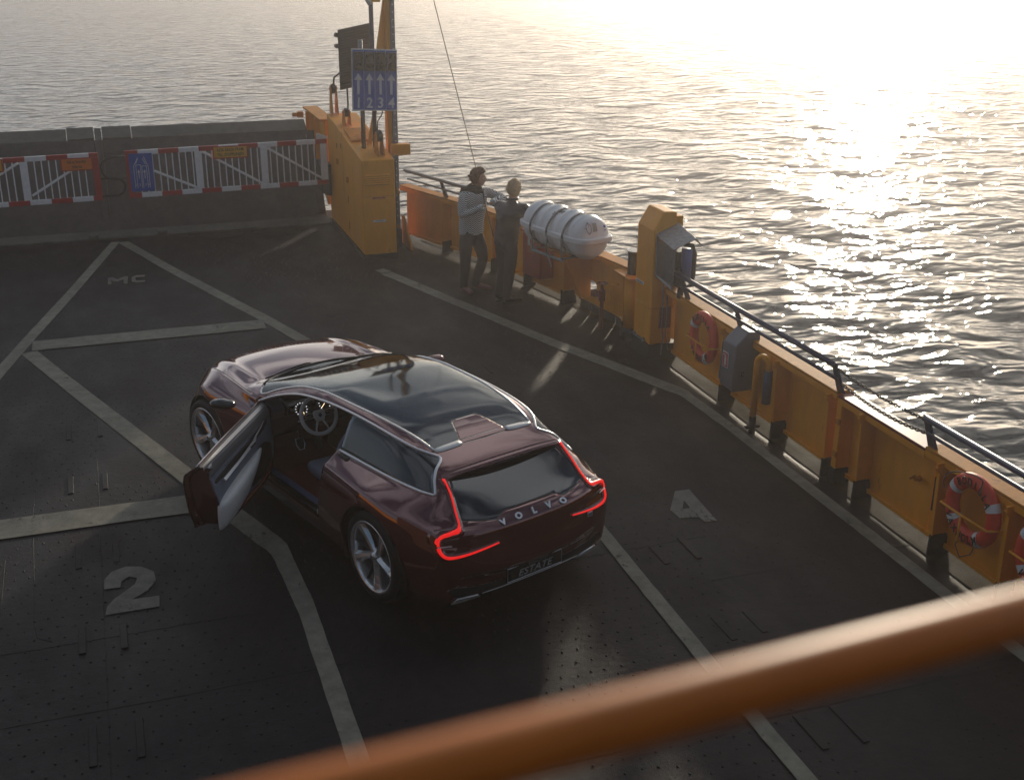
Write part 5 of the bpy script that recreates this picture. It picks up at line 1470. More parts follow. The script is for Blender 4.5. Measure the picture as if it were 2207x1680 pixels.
def crom(P, n=6, closed=False):
    P = [Vector(p) for p in P]; out = []
    m = len(P); e = m if closed else m - 1
    for i in range(e):
        p0 = P[i - 1] if (closed or i > 0) else P[0]; p1 = P[i]; p2 = P[(i + 1) % m]; p3 = P[(i + 2) % m] if (closed or i + 2 < m) else P[-1]
        for k in range(n):
            t = k / n
            out.append(0.5 * ((2 * p1) + (p2 - p0) * t + (2 * p0 - 5 * p1 + 4 * p2 - p3) * t * t + (3 * p1 - p0 - 3 * p2 + p3) * t ** 3))
    if not closed: out.append(P[-1])
    return out
# --- outlines (side view x,z)
dlo_top = crom([(.56, .975), (.42, 1.045), (.2, 1.125), (-.05, 1.185), (-.4, 1.225), (-.9, 1.237), (-1.35, 1.215), (-1.62, 1.175), (-1.74, 1.135), (-1.82, 1.06), (-1.89, .99)], 5)
dlo_bot = [(-1.885, .983), (-1.4, .974), (-.745, .966), (0, .974), (.3, .981)]
DLO = [(p.x, p.y) for p in dlo_top] + dlo_bot
dlo_f = poly_sdf(DLO)
XB = -.745                                                     # rear edge of the door glass
door_out = [(.58, 1.1), (.60, .93), (.61, .80), (.585, .60), (.54, .46), (.45, .37), (.30, .325), (-.52, .335), (-.60, .40), (-.655, .60), (-.70, .80), (-.735, 1.1)]
door_f = poly_sdf([tuple(p) for p in crom(door_out[1:-1], 4)] + [(-.735, 1.15), (.58, 1.15)])
# top glass outline (x, |y|)
tg = [(.585, .742)] + [tuple(p) for p in crom([(.585, .742), (.40, .685), (.2, .635), (0, .600), (-.3, .580), (-.8, .555), (-1.2, .515), (-1.625, .455)], 5)] + [(-1.60, .30), (-1.59, .12), (-1.59, 0), (-1.59, -.1), (.2, -.1), (.945, -.1), (.945, 0), (.935, .2), (.895, .40), (.80, .58), (.70, .68)]
tg_f = poly_sdf(tg)
def F_arch(v, q):
    if q > -0.02: return 1
    r1 = math.hypot(v.x - HUBF, (v.z - TR) * 1.0) - .405
    r2 = math.hypot(v.x - HUBR, (v.z - TR) * 1.0) - .408
    return min(r1, r2)
body = polys
arch, body = CL.split(body, F_arch)
# daylight openings (both sides)
def F_dlo(v, q): return dlo_f(v.x, v.z) if (-0.02 < q < .45 and v.z > .9) else .2
dlo_faces, body = CL.split(body, F_dlo)
def F_b(v, q): return v.x - XB
rear_q, front_q = CL.split(dlo_faces, F_b)                        # rear quarter glass / door glass
# glass roof
def F_tg(v, q): return tg_f(v.x, abs(v.y)) if q > .05 else .2
topglass, body = CL.split(body, F_tg)
panel_f = poly_sdf([(-1.36, -.01), (-1.36, .10), (-1.38, .125), (-1.66, .235), (-1.66, -.01)])
def F_panel(v, q): return panel_f(v.x, abs(v.y))
roofpanel, topglass = CL.split(topglass, F_panel)
# driver door opening on the left side only
def F_side(v, q): return -v.y
left, right = CL.split(body, F_side)
def F_door(v, q): return door_f(v.x, v.z) if (q <= 0.0 or (q < .2 and v.z < 1.0)) else .2
dskin, left = CL.split(left, F_door)
# hood lines: cut narrow shut gaps
body = left + right
gaps = []
def gap(polys_, f, w=.0035):
    a, rest = CL.split(polys_, lambda v, q: f(v, q) - w)
    keep, g_ = CL.split(a, lambda v, q: f(v, q) + w)
    return g_, keep + rest
g_, body = gap(body, lambda v, q: (v.x + 1.625 - 0.04 * (abs(v.y) - .3)) if v.x < -1.3 and v.z > 1.02 else .3)     # tailgate cut across the roof
gaps += g_
g_, body = gap(body, lambda v, q: (abs(v.y) - (f_yE(v.x) - .012)) if (.72 < v.x < 1.93 and v.z > .8) else .3)
gaps += g_
door_r = lambda v, q: door_f(v.x, v.z) if (q <= 0.0 and v.y < 0) else .3
g_, body = gap(body, door_r); gaps += g_
def from_polys(name, polys_, m, parent=CAR, smooth=True, thick=0.0, off=-1.0, label=None, xf=None, rim=True):
    idx = {}; V = []; F = []
    for p in polys_:
        q = []
        for i in p:
            if i not in idx: idx[i] = len(V); V.append(CL.V[i] if xf is None else xf(CL.V[i]))
            q.append(idx[i])
        F.append(q[::-1])
    me = bpy.data.meshes.new(name); me.from_pydata([tuple(v) for v in V], [], F); me.validate()
    bm = bmesh.new(); bm.from_mesh(me)
    bmesh.ops.remove_doubles(bm, verts=bm.verts, dist=0.0004)
    bmesh.ops.dissolve_degenerate(bm, dist=0.0002, edges=bm.edges)
    bmesh.ops.recalc_face_normals(bm, faces=bm.faces)
    c = Vector((0, 0, .55)); s = sum(((f.calc_center_median() - c).dot(f.normal) * f.calc_area()) for f in bm.faces)
    if s < 0: bmesh.ops.reverse_faces(bm, faces=bm.faces)
    bm.to_mesh(me); bm.free()
    me.polygons.foreach_set('use_smooth', [smooth] * len(me.polygons))
    me.materials.append(m)
    o = bpy.data.objects.new(name, me); COL.objects.link(o); o.parent = parent
    if thick:
        so = o.modifiers.new('s', 'SOLIDIFY'); so.thickness = thick; so.offset = off
    if label: o['label'] = label
    return o
# ---- rear end patch, closing the shell
last = rows[-1]
NL = NS + 1
tEnd = [k for k in range(NL, NL + NT) if last[k][3] <= .22]      # canopy rows from belt to t = .78
left_edge = [last[k] for k in range(0, NL)] + [last[k] for k in tEnd]
zc_f = pch([0, .10, .25, .42, .60, .74, .83, .90, 1.0, 1.06, 1.22], [.215, .265, .37, .455, .62, .70, .755, .785, .835, .89, 1.062])
xc_f = pch([0, .10, .25, .42, .60, .74, .83, .90, 1.0, 1.06, 1.22], [-2.17, -2.22, -2.235, -2.30, -2.272, -2.262, -2.255, -2.235, -2.195, -2.10, -1.80])
# lip above the number plate
NC = 46
rp = []
for p in left_edge:
    s = p[3] + 1.0
    xe, ye, ze = p[0], p[1], p[2]
    xc, zc = xc_f(s), zc_f(s)
    r = []
    for k in range(NC + 1):
        t = 1 - 2 * k / NC
        a = abs(t)
        n = 3.0 if s < .9 else 2.2
        x = xc + (xe - xc) * (a ** n if s < 1.0 else a ** 2.0)
        z = zc + (ze - zc) * a ** 2.2
        # crisp boot ledge near s ~ .36 (bumper) handled by profile
        r.append(Vector((x, ye * t, z)))
    rp.append(r)
base = len(CL.V)
rid = []
for i, r in enumerate(rp):
    ids = []
    for k, v in enumerate(r):
        CL.V.append(v); CL.Q.append(left_edge[i][3] + 10); ids.append(len(CL.V) - 1)
    rid.append(ids)
rear = [[rid[i][k], rid[i][k + 1], rid[i + 1][k + 1], rid[i + 1][k]] for i in range(len(rid) - 1) for k in range(NC)]
# rear window region (y,z)
rw = [(0, 1.075), (.50, 1.065), (.545, .98), (.57, .90), (.59, .845), (.45, .822), (.34, .812), (.30, .812), (.255, .842), (0, .852)]
rw_f = poly_sdf([(-.1, 1.075)] + rw[1:-1] + [(.2, .845), (-.1, .853)])
gl_r, rear = CL.split(rear, lambda v, q: rw_f(abs(v.y), v.z) if v.x > -2.24 else .2)
# lower valance, dark
val_f = poly_sdf([(0, .30), (.40, .325), (.60, .345), (.72, .37), (.735, .33), (.66, .26), (.5, .235), (0, .225), (-.2, .225), (-.2, .30)])
val, rear = CL.split(rear, lambda v, q: val_f(abs(v.y), v.z))
g_, rear = gap(rear, lambda v, q: (v.z - (.45 - .02 * abs(v.y)) ) if abs(v.y) < .66 else .3, .002)
gaps += g_
from_polys('body_shell', body + rear, PAINTM, thick=.012)
from_polys('shut_line', gaps, TRIMBLK)['kind'] = 'stuff'
from_polys('roof_glass', topglass, GLASS, thick=.005)
from_polys('roof_panel', roofpanel, PAINTM, thick=.005)
rq_l, rq_r = CL.split(rear_q, F_side)
from_polys('quarter_window', rq_l, GLASSD, thick=.004); from_polys('quarter_window', rq_r, GLASSD, thick=.004)
fq_l, fq_r = CL.split(front_q, F_side)
from_polys('door_window', fq_r, GLASSD, thick=.004)
from_polys('tailgate_window', gl_r, mat('dark_tailgate_glass', (0.006, 0.007, 0.010), 0.03, coat=1.0), thick=.004)
from_polys('rear_valance', val, TRIMBLK, thick=.01)
# front end closing patch
first = rows[0][:NL]
rp = []; fid = []
zb = [p[2] for p in first]
for i, p in enumerate(first):
    ids = []
    for k in range(NC + 1):
        t = 1 - 2 * k / NC; y = p[1] * t
        xc = 2.22 - .03 * (i / NL) ** 6 - .10 * max(0, (i / NL - .55)) ** 1.5
        CL.V.append(Vector((bow(2.22, y) + (xc - 2.22) * (1 - abs(t) ** 2), y, p[2] + (f_hood(2.22) * (1 - t * t) if i == NL - 1 else f_hood(2.22) * (1 - t * t) * (i / NL) ** 3)))); CL.Q.append(0); ids.append(len(CL.V) - 1)
    fid.append(ids)
front = [[fid[i][k], fid[i][k + 1], fid[i + 1][k + 1], fid[i + 1][k]] for i in range(len(fid) - 1) for k in range(NC)]
gr_f = poly_sdf([(-.1, .30), (.42, .32), (.40, .60), (-.1, .62)])
hl_f = poly_sdf([(.50, .56), (.72, .57), (.76, .66), (.60, .69), (.50, .68)])
grl, front = CL.split(front, lambda v, q: gr_f(abs(v.y), v.z))
hls, front = CL.split(front, lambda v, q: hl_f(abs(v.y), v.z))
from_polys('front_fascia', front, PAINTM, thick=.01)
from_polys('grille', grl, CARBLACK, thick=.01)
HLM = mat('headlamp_glass', (0.6, 0.6, 0.62), 0.05, coat=1.0)
h1, h2 = CL.split(hls, F_side)
from_polys('headlight', h1, HLM, thick=.01); from_polys('headlight', h2, HLM, thick=.01)

# ray helper onto the outer skin
def bvh_of(polys_):
    return BVHTree.FromPolygons([tuple(v) for v in CL.V], polys_)
B_all = bvh_of(polys + [p for p in rear] + gl_r + val)
B_rear = bvh_of(rear + gl_r + val)
B_shell = bvh_of(polys)
def hit_side(x, z, sgn=1, off=0.0):
    r = B_shell.ray_cast(Vector((x, 3 * sgn, z)), Vector((0, -sgn, 0)))
    if r[0] is None: return Vector((x, .8 * sgn, z))
    n = r[1] if r[1].y * sgn > 0 else -r[1]
    return r[0] + n * off
def hit_top(x, y, off=0.0):
    r = B_shell.ray_cast(Vector((x, y, 3)), Vector((0, 0, -1)))
    n = r[1] if r[1].z > 0 else -r[1]
    return r[0] + n * off
def hit_rear(y, z, off=0.0, B=None):
    r = (B or B_rear).ray_cast(Vector((-4, y, z)), Vector((1, 0, 0)))
    if r[0] is None: return None
    n = r[1] if r[1].x < 0 else -r[1]
    return r[0] + n * off
def part(name, bm, m, **k):
    par = k.pop('parent', CAR)
    return put(name, bm, m, parent=par, world=False, **k)
# chrome surrounds
for sg in (1, -1):
    P = [hit_side(p.x, p.y, sg, .002) for p in dlo_top]
    Bt = [hit_side(x, z, sg, .002) for x, z in [(-1.885 + k * (1.885 - .745) / 20, .983 - k * .017 / 20) for k in range(21)]]
    bm = bm_new(); tube(bm, P + Bt[:], .0105, 8); part('window_chrome', bm, CHROME, smooth=True)
    bm = bm_new(); tube(bm, [hit_top(x, sg * y, .002) for x, y in [tuple(p) for p in crom([(.66, .70), (.585, .742), (.40, .685), (.2, .635), (0, .600), (-.3, .580), (-.8, .555), (-1.2, .515), (-1.60, .458)], 5)]], .009, 8); part('roof_chrome', bm, CHROME, smooth=True)
    # broad bright pieces at the rear roof corners
    bm = bm_new(); g = []
    for k in range(9):
        f = k / 8; yy = .458 - .24 * f
        wv = .052 * (1 - .25 * abs(2 * f - 1) ** 3)
        g.append([bm.verts.new(hit_top(-1.598 + .006 * f, sg * yy, .005)), bm.verts.new(hit_top(-1.598 - wv, sg * (yy - .006), .007))])
    for a, b in zip(g, g[1:]): bm.faces.new((a[0], a[1], b[1], b[0]))
    o = part('roof_bright_strip', bm, mat('bright_satin_strip', (0.80, 0.77, 0.73), 0.45), smooth=True); o.modifiers.new('s', 'SOLIDIFY').thickness = .006
# B-post black band inside the glass edge, wiper cowl
bm = bm_new(); tube(bm, [hit_top(x, y, .004) for x, y in [(.70, -.66), (.82, -.55), (.90, -.40), (.945, -.2), (.952, 0), (.945, .2), (.90, .40), (.82, .55), (.70, .66)]], .014, 6, squash=.5); part('cowl_seal', bm, TRIMBLK, smooth=True)
for ya, yb in ((.05, .55),):
    bm = bm_new(); tube(bm, [hit_top(.975 - .10 * (yy / .6) ** 2, yy, .012) for yy in np.linspace(ya, yb, 9)], .008, 6); part('wiper', bm, TRIMBLK, smooth=True)
# spoiler lip under the rear roof edge
bm = bm_new(); g = []
for k in range(25):
    y = -.575 + 1.15 * k / 24
    a = abs(y) / .575
    zt_ = top_z(-1.845, min(1, abs(y) / f_yE(-1.845))) + .000
    xe = -1.842
    g.append([bm.verts.new((xe, y, zt_)), bm.verts.new((xe - .035 - .012 * (1 - a * a), y, zt_ - .010)), bm.verts.new((xe - .03 - .012 * (1 - a * a), y, zt_ - .026)), bm.verts.new((xe + .06, y, zt_ - .045))])
for a, b in zip(g, g[1:]):
    for i in range(3): bm.faces.new((a[i], a[i + 1], b[i + 1], b[i]))
part('roof_spoiler', bm, PAINTM, smooth=True)
# ---- tail lamps: ribbons laid on the rear skin
def ribbon(name, path, wid, off, m, sg, hgt=.006):
    P = crom([Vector((y, z)) for y, z in path], 6); n = len(P)
    bm = bm_new(); g = []
    for k, p in enumerate(P):
        d = (P[min(k + 1, n - 1)] - P[max(k - 1, 0)]).normalized(); nn = Vector((-d.y, d.x))
        f = k / (n - 1)
        w = wid(f) / 2
        a = tail_hit(p.x + nn.x * w, p.y + nn.y * w, off); b = tail_hit(p.x - nn.x * w, p.y - nn.y * w, off)
        g.append([bm.verts.new((a.x, a.y * sg, a.z)), bm.verts.new((b.x, b.y * sg, b.z))])
    for a, b in zip(g, g[1:]): bm.faces.new((a[0], a[1], b[1], b[0]))
    o = part(name, bm, m, smooth=True, recalc=True); so = o.modifiers.new('s', 'SOLIDIFY'); so.thickness = hgt; so.offset = 0
    return o
def tail_hit(y, z, off):
    # aim from behind and slightly outboard so the wrap-round corner is reached
    o_ = Vector((-4, y + .9, z)); t_ = Vector((-2.0, y, z))
    r = B_all.ray_cast(Vector((-4, y, z)), Vector((1, 0, 0)))
    if r[0] is None or r[0].x > -1.55:
        ym = y
        while ym > .3:
            ym -= .01
            r = B_all.ray_cast(Vector((-4, ym, z)), Vector((1, 0, 0)))
            if r[0] is not None and r[0].x < -1.6: break
        return Vector((r[0].x + (y - ym) * .8, ym + (y - ym) * .6, z))
    n = r[1] if r[1].x < 0 else -r[1]
    return r[0] + n * off
for sg in (1, -1):
    up_ = [(.553, 1.068), (.562, 1.00), (.577, .93), (.592, .865), (.606, .820), (.635, .795), (.70, .786), (.765, .772), (.786, .745), (.788, .715)]
    lo_ = [(.788, .700), (.783, .665), (.755, .635), (.70, .625), (.60, .630), (.48, .645), (.35, .662)]
    ribbon('tail_lamp_lens', up_, lambda f: .050 if f < .45 else .062, .003, REDLENS, sg)
    ribbon('tail_lamp_lens', lo_, lambda f: .045 * (1 - f) + .026, .003, REDLENS, sg)
    ribbon('tail_lamp_light', up_[:] , lambda f: .013 if f < .45 else .019, .012, REDGLOW, sg)
    ribbon('tail_lamp_light', lo_, lambda f: .019 * (1 - f) ** .8 + .008, .012, REDGLOW, sg)
    bm = bm_new(); tube(bm, [tail_hit(.70, .708, .012) * 1, tail_hit(.795, .707, .012)], .004, 6)
    if sg < 0: bm.transform(Matrix.Diagonal((1, -1, 1, 1)))
    part('tail_lamp_trim', bm, CHROME)
# lettering on the tailgate
SILV = mat('silver_letters', (0.85, 0.88, 0.90), 0.5)
for k, ch in enumerate('VOLVO'):
    y = .285 - k * .1425
    c_ = hit_rear(y, .785 + .012 * (1 - (y / .3) ** 2), .003)
    r = B_rear.ray_cast(Vector((-4, y, .79)), Vector((1, 0, 0)))
    nrm_ = r[1] if r[1].x < 0 else -r[1]
    text_obj('badge_letter', ch, .068, textM(c_ + nrm_ * .003, (0, -1, 0), nrm_.cross(Vector((0, -1, 0)))), SILV, CAR, ext=.004, bold=.003, xs=1.1)
# small badge on the right
c_ = hit_rear(-.55, .60, .004)
bm = bm_new(); box(bm, c_, (.008, .05, .042)); part('badge', bm, CHROME, bevel=.004)
bm = bm_new(); box(bm, c_ + Vector((-.005, 0, 0)), (.003, .034, .026)); part('badge_inlay', bm, GALV)
# plate
pc = hit_rear(0, .345, .012)
bm = bm_new(); box(bm, (pc.x - .001, 0, .345), (.012, .53, .118)); part('number_plate', bm, CARBLACK, bevel=.003)
bm = bm_new(); xp = pc.x - .010
for a, b in (((.26, .29), (-.26, .29)), ((.26, .40), (-.26, .40)), ((.26, .29), (.26, .40)), ((-.26, .29), (-.26, .40))): tube(bm, [(xp, *a), (xp, *b)], .0022, 4)
part('plate_outline', bm, CHROME)
text_obj('lettering', 'ESTATE', .078, textM((xp, .0, .332), (0, -1, 0), (0, 0, 1)), mat('grey_lettering', (0.42, 0.42, 0.42), 0.4), CAR, ext=.001, xs=1.25, shear=.25)
text_obj('lettering', 'CONCEPT', .030, textM((xp, -.02, .382), (0, -1, 0), (0, 0, 1)), mat('dim_lettering', (0.16, 0.16, 0.16), 0.4), CAR, ext=.001, xs=1.25, shear=.25)
# bumper crease, diffuser line, exhaust outlets
for sg in (1, -1):
    bm = bm_new()
    P = [(.46, .228), (.70, .232), (.665, .268), (.50, .262)]
    Q = [hit_rear(y, z, .012) for y, z in P]
    Q = [q if q is not None else Vector((-2.17, P[i][0], P[i][1])) for i, q in enumerate(Q)]
    tube(bm, [Vector((q.x, q.y * sg, q.z)) for q in Q], .0075, 8, closed=True); part('exhaust_trim', bm, CHROME, smooth=True)
    bm = bm_new(); vv = [bm.verts.new((q.x + .004, q.y * sg, q.z)) for q in Q]; bm.faces.new(vv); part('exhaust_outlet', bm, TRIMBLK)
bm = bm_new(); tube(bm, [hit_rear(y, .262 if abs(y) > .3 else .262, .010) for y in np.linspace(-.46, .46, 17)], .0035, 6); part('diffuser_trim', bm, CHROME, smooth=True)
# ---- wheel wells and floor so that nothing is hollow
for hx_ in (HUBF, HUBR):
    for sg in (1, -1):
        bm = bm_new(); n = 24; g = []
        for k in range(n + 1):
            a = rad(-25 + 230 * k / n)
            x = hx_ + .412 * math.cos(a); z = TR + .412 * math.sin(a)
            g.append([bm.verts.new((x, sg * yy, max(z, .16))) for yy in (.91 if hx_ > 0 else .925, .60)])
        for a, b in zip(g, g[1:]): bm.faces.new((a[0], a[1], b[1], b[0]))
        bm.faces.new([q[1] for q in g])
        part('wheel_arch_liner', bm, TRIMBLK, smooth=False)
# ---- wheels
def wheel(x, sg, steer=0.0):
    M = Matrix.Translation((x, sg * .925, TR)) @ Matrix.Rotation(steer, 4, 'Z') @ (Matrix.Rotation(rad(-90), 4, 'X') if sg > 0 else Matrix.Rotation(rad(90), 4, 'X'))
    # local z = outboard
    ty = bm_new()
    lathe(ty, [(.285, -.25), (.33, -.252), (.352, -.245), (.362, -.225), (.365, -.19), (.365, -.06), (.361, -.025), (.350, -.008), (.330, 0.002), (.300, .004), (.286, -.004)], 64, M)
    w = put('wheel', ty, TYRE, parent=CAR, world=False, smooth=True)
    bm = bm_new()
    for k in range(72):
        a = 2 * math.pi * k / 72
        q = M @ Matrix.Rotation(a, 4, 'Z') @ Matrix.Translation((.3655, 0, -.06))
        box(bm, (0, 0, 0), (.006, .022, .085), M=q)
        q = M @ Matrix.Rotation(a + .04, 4, 'Z') @ Matrix.Translation((.3655, 0, -.17))
        box(bm, (0, 0, 0), (.006, .022, .085), M=q)
    o = put('tyre_tread', bm, TYRE, world=False); o.parent = w
    bm = bm_new(); lathe(bm, [(.287, -.003), (.291, .003), (.283, .006), (.268, -.002), (.262, -.02), (.255, -.10), (.25, -.235)], 64, M); o = put('rim', bm, POLISH, world=False, smooth=True); o.parent = w
    bm = bm_new(); lathe(bm, [(0, -.13), (.17, -.13), (.175, -.14), (.175, -.15)], 40, M); o = put('brake_disc', bm, DARKALLOY, world=False, smooth=True); o.parent = w
    bm = bm_new(); lathe(bm, [(0, -.16), (.255, -.16)], 40, M); o = put('rim_well', bm, TRIMBLK, world=False); o.parent = w
    for k in range(5):
        a = 2 * math.pi * k / 5 + .25
        R_ = M @ Matrix.Rotation(a, 4, 'Z')
        # main spoke with swept, faceted section
        bm = bm_new(); g = []
        for r, c, w1, zt_, zs in ((.035, 0, .034, -.024, -.05), (.09, .008, .032, -.022, -.055), (.15, .020, .034, -.018, -.055), (.21, .036, .044, -.010, -.05), (.250, .048, .060, -.004, -.04), (.272, .056, .072, -.001, -.02)):
            g.append([bm.verts.new(R_ @ Vector((r, c - w1 * .95, zs))), bm.verts.new(R_ @ Vector((r, c - w1 * .55, zt_ - .008))), bm.verts.new(R_ @ Vector((r, c + w1 * .05, zt_))), bm.verts.new(R_ @ Vector((r, c + w1 * .75, zt_ - .024))), bm.verts.new(R_ @ Vector((r, c + w1 * .85, zs)))])
        for a0, b0 in zip(g, g[1:]):
            for i in range(4): bm.faces.new((a0[i], a0[i + 1], b0[i + 1], b0[i]))
        o = put('spoke', bm, POLISH, world=False); o.parent = w
        bm = bm_new(); g = []
        for r, c, w1, zt_ in ((.06, -.035, .012, -.042), (.14, -.058, .012, -.036), (.21, -.085, .014, -.028), (.268, -.105, .018, -.012)):
            g.append([bm.verts.new(R_ @ Vector((r, c - w1, zt_ - .02))), bm.verts.new(R_ @ Vector((r, c, zt_))), bm.verts.new(R_ @ Vector((r, c + w1, zt_ - .02)))])
        for a0, b0 in zip(g, g[1:]):
            for i in range(2): bm.faces.new((a0[i], a0[i + 1], b0[i + 1], b0[i]))
        o = put('thin_spoke', bm, DARKALLOY, world=False); o.parent = w
    bm = bm_new(); lathe(bm, [(0, -.004), (.022, -.006), (.032, -.014), (.036, -.03), (.05, -.045)], 30, M); o = put('hub_cap', bm, POLISH, world=False, smooth=True); o.parent = w
    bm = bm_new(); lathe(bm, [(0, -.0025), (.014, -.003)], 16, M); o = put('hub_badge', bm, mat('badge_blue', (0.03, 0.05, 0.14), 0.3, coat=0.5), world=False); o.parent = w
    return w
wheel(HUBF, 1, rad(4)); wheel(HUBF, -1, rad(4)); wheel(HUBR, 1); wheel(HUBR, -1)

# ---- interior
bm = bm_new()
hexa(bm, [(-1.9, .72, .17), (-1.9, -.72, .17), (1.05, -.72, .17), (1.05, .72, .17), (-1.9, .70, .24), (-1.9, -.70, .24), (1.05, -.70, .24), (1.05, .70, .24)])
part('floor_pan', bm, TRIMBLK)
bm = bm_new()
g = []
for x, z in ((-.9, .262), (-.3, .252), (.3, .252), (.62, .262), (.85, .36), (1.0, .55)):
    g.append([bm.verts.new((x, y, z + dz)) for y, dz in ((.735, .03), (.70, 0), (.14, 0), (.12, .12), (-.12, .12), (-.14, 0), (-.70, 0), (-.735, .03))])
for a, b in zip(g, g[1:]):
    for i in range(7): bm.faces.new((a[i], a[i + 1], b[i + 1], b[i]))
o = part('carpet', bm, CARPET, smooth=False)
# sill on the open side
bm = bm_new(); hexa(bm, [(-.66, .725, .28), (-.66, .87, .20), (.60, .87, .20), (.60, .725, .28), (-.66, .735, .365), (-.66, .845, .345), (.56, .845, .345), (.56, .735, .365)])
part('sill', bm, CARBLACK, bevel=.012)
bm = bm_new(); hexa(bm, [(-.62, .745, .364), (-.62, .80, .355), (.50, .80, .355), (.50, .745, .364), (-.62, .747, .372), (-.62, .80, .364), (.50, .80, .364), (.50, .747, .372)])
part('sill_cover', bm, mat('blue_grey_sill', (0.085, 0.09, 0.17), 0.4), bevel=.004)
# kick panels / aperture returns
bm = bm_new(); hexa(bm, [(.60, .70, .26), (.60, .86, .22), (.78, .80, .26), (.78, .70, .26), (.58, .70, .95), (.62, .84, .93), (.78, .79, .95), (.78, .70, .95)]); part('front_pillar_trim', bm, LEATHG, bevel=.01)
bm = bm_new(); hexa(bm, [(-.74, .70, .26), (-.86, .70, .26), (-.80, .865, .30), (-.665, .865, .30), (-.78, .70, .955), (-.95, .70, .955), (-.90, .80, .955), (-.765, .79, .955)]); part('rear_pillar_trim', bm, mat('dark_pillar', (0.02, 0.012, 0.012), 0.5), bevel=.01)
for sg in (1, -1):
    bm = bm_new(); x0_, x1_ = (-1.95, -.85) if sg > 0 else (-1.95, .9)
    hexa(bm, [(x0_, sg * .68, .2), (x1_, sg * .74, .2), (x1_, sg * .76, .2), (x0_, sg * .70, .2), (x0_, sg * .60, .94), (x1_, sg * .74, .955), (x1_, sg * .76, .955), (x0_, sg * .63, .94)]); part('side_trim_panel', bm, LEATHG if sg > 0 else LEATHG)
# dash
bm = bm_new(); prof = [(.95, .955), (.62, .968), (.48, .955), (.415, .915), (.43, .86), (.50, .80), (.52, .70), (.62, .58), (.80, .50), (.95, .50)]
prism(bm, prof, lambda x, z: Vector((x, .735, z - .0)), lambda x, z: Vector((x, -.735, z)))
part('dashboard', bm, DASHM, bevel=.02, seg=3)
bm = bm_new(); prof = [(.60, .972), (.44, .965), (.36, .935), (.385, .86), (.46, .82), (.55, .86)]
prism(bm, prof, lambda x, z: Vector((x, .62, z)), lambda x, z: Vector((x, .14, z))); part('instrument_binnacle', bm, CARBLACK, bevel=.02, seg=3)
GLOW = mat('gauge_light', (0.5, 0.4, 0.3), 0.4, emit=(1.0, 0.72, 0.42), estr=1.6)
GLOWW = mat('gauge_light_white', (0.5, 0.5, 0.5), 0.4, emit=(0.9, 0.93, 1.0), estr=1.5)
for yc in (.50, .27):
    M = Matrix.Translation((.352, yc, .895)) @ Matrix.Rotation(rad(-68), 4, 'Y')
    bm = bm_new(); lathe(bm, [(.068, 0), (.072, .006), (.066, .004)], 36, M); part('gauge_ring', bm, mat('gauge_ring_grey', (0.1, 0.1, 0.1), 0.3, metal=.8), smooth=True)
    bm = bm_new(); lathe(bm, [(0, .0015), (.066, .0015)], 30, M); part('gauge_face', bm, TRIMBLK)
    bm = bm_new()
    for k in range(11):
        a = rad(-130 + 26 * k); box(bm, (0, 0, 0), (.009, .0035, .002), M=M @ Matrix.Rotation(a, 4, 'Z') @ Matrix.Translation((.054, 0, .004)))
    part('gauge_marks', bm, GLOWW)
    bm = bm_new(); box(bm, (0, 0, 0), (.05, .004, .003), M=M @ Matrix.Rotation(rad(200 if yc > .4 else 130), 4, 'Z') @ Matrix.Translation((.025, 0, .005))); part('gauge_needle', bm, GLOW)
# steering wheel
SWc = Vector((.30, .36, .82))
SM = Matrix.Translation(SWc) @ Matrix.Rotation(rad(-64), 4, 'Y')          # local z points to the driver (backwards-up)
SM = Matrix.Translation(SWc) @ Matrix((Vector((0, -1, 0)), Vector((.42, 0, .907)), Vector((-.907, 0, .42)))).transposed().to_4x4()
sw = None
bm = bm_new(); tube(bm, [SM @ Vector((.168 * math.cos(a), .164 * math.sin(a), 0)) for a in [2 * math.pi * k / 56 for k in range(56)]], .0175, 14, closed=True)
sw = part('steering_wheel', bm, LEATHL, smooth=True)
def sub(name, bm, m, par, **k):
    o = put(name, bm, m, world=False, **k); o.parent = par; return o
bm = bm_new(); prism(bm, [(-.052, .045), (.052, .045), (.060, .0), (.034, -.052), (-.034, -.052), (-.060, .0)], lambda a, b: SM @ Vector((a, b, -.01)), lambda a, b: SM @ Vector((a, b, .028))); sub('hub_pad', bm, LEATHL, sw, bevel=.014, seg=3)
bm = bm_new(); tube(bm, [SM @ Vector((a, b, .027)) for a, b in [(-.030, .028), (.030, .028), (.036, 0), (.020, -.030), (-.020, -.030), (-.036, 0)]], .0028, 6, closed=True); sub('hub_ring', bm, CHROME, sw)
bm = bm_new(); lathe(bm, [(0, .032), (.016, .031), (.018, .027)], 24, SM); sub('hub_badge', bm, mat('badge_blue_grey', (0.05, 0.09, 0.22), 0.3, metal=.5), sw)
for pts_ in ([(-.05, .025), (-.10, .035), (-.155, .03), (-.157, -.01), (-.10, -.012), (-.055, -.01)], [(.05, .025), (.10, .035), (.155, .03), (.157, -.01), (.10, -.012), (.055, -.01)]):
    bm = bm_new(); prism(bm, pts_, lambda a, b: SM @ Vector((a, b, -.006)), lambda a, b: SM @ Vector((a, b, .008))); sub('wheel_spoke', bm, CARBLACK, sw, bevel=.004)
    bm = bm_new(); tube(bm, [SM @ Vector((a, b, .009)) for a, b in pts_[:3]], .0035, 6); tube(bm, [SM @ Vector((a, b, .009)) for a, b in pts_[3:]], .0035, 6); sub('spoke_chrome', bm, CHROME, sw)
    bm = bm_new()
    for k in range(3): box(bm, (0, 0, 0), (.010, .010, .003), M=SM @ Matrix.Translation((math.copysign(.085 + .022 * k, pts_[1][0]), .012, .009)))
    sub('spoke_button', bm, GALV, sw)
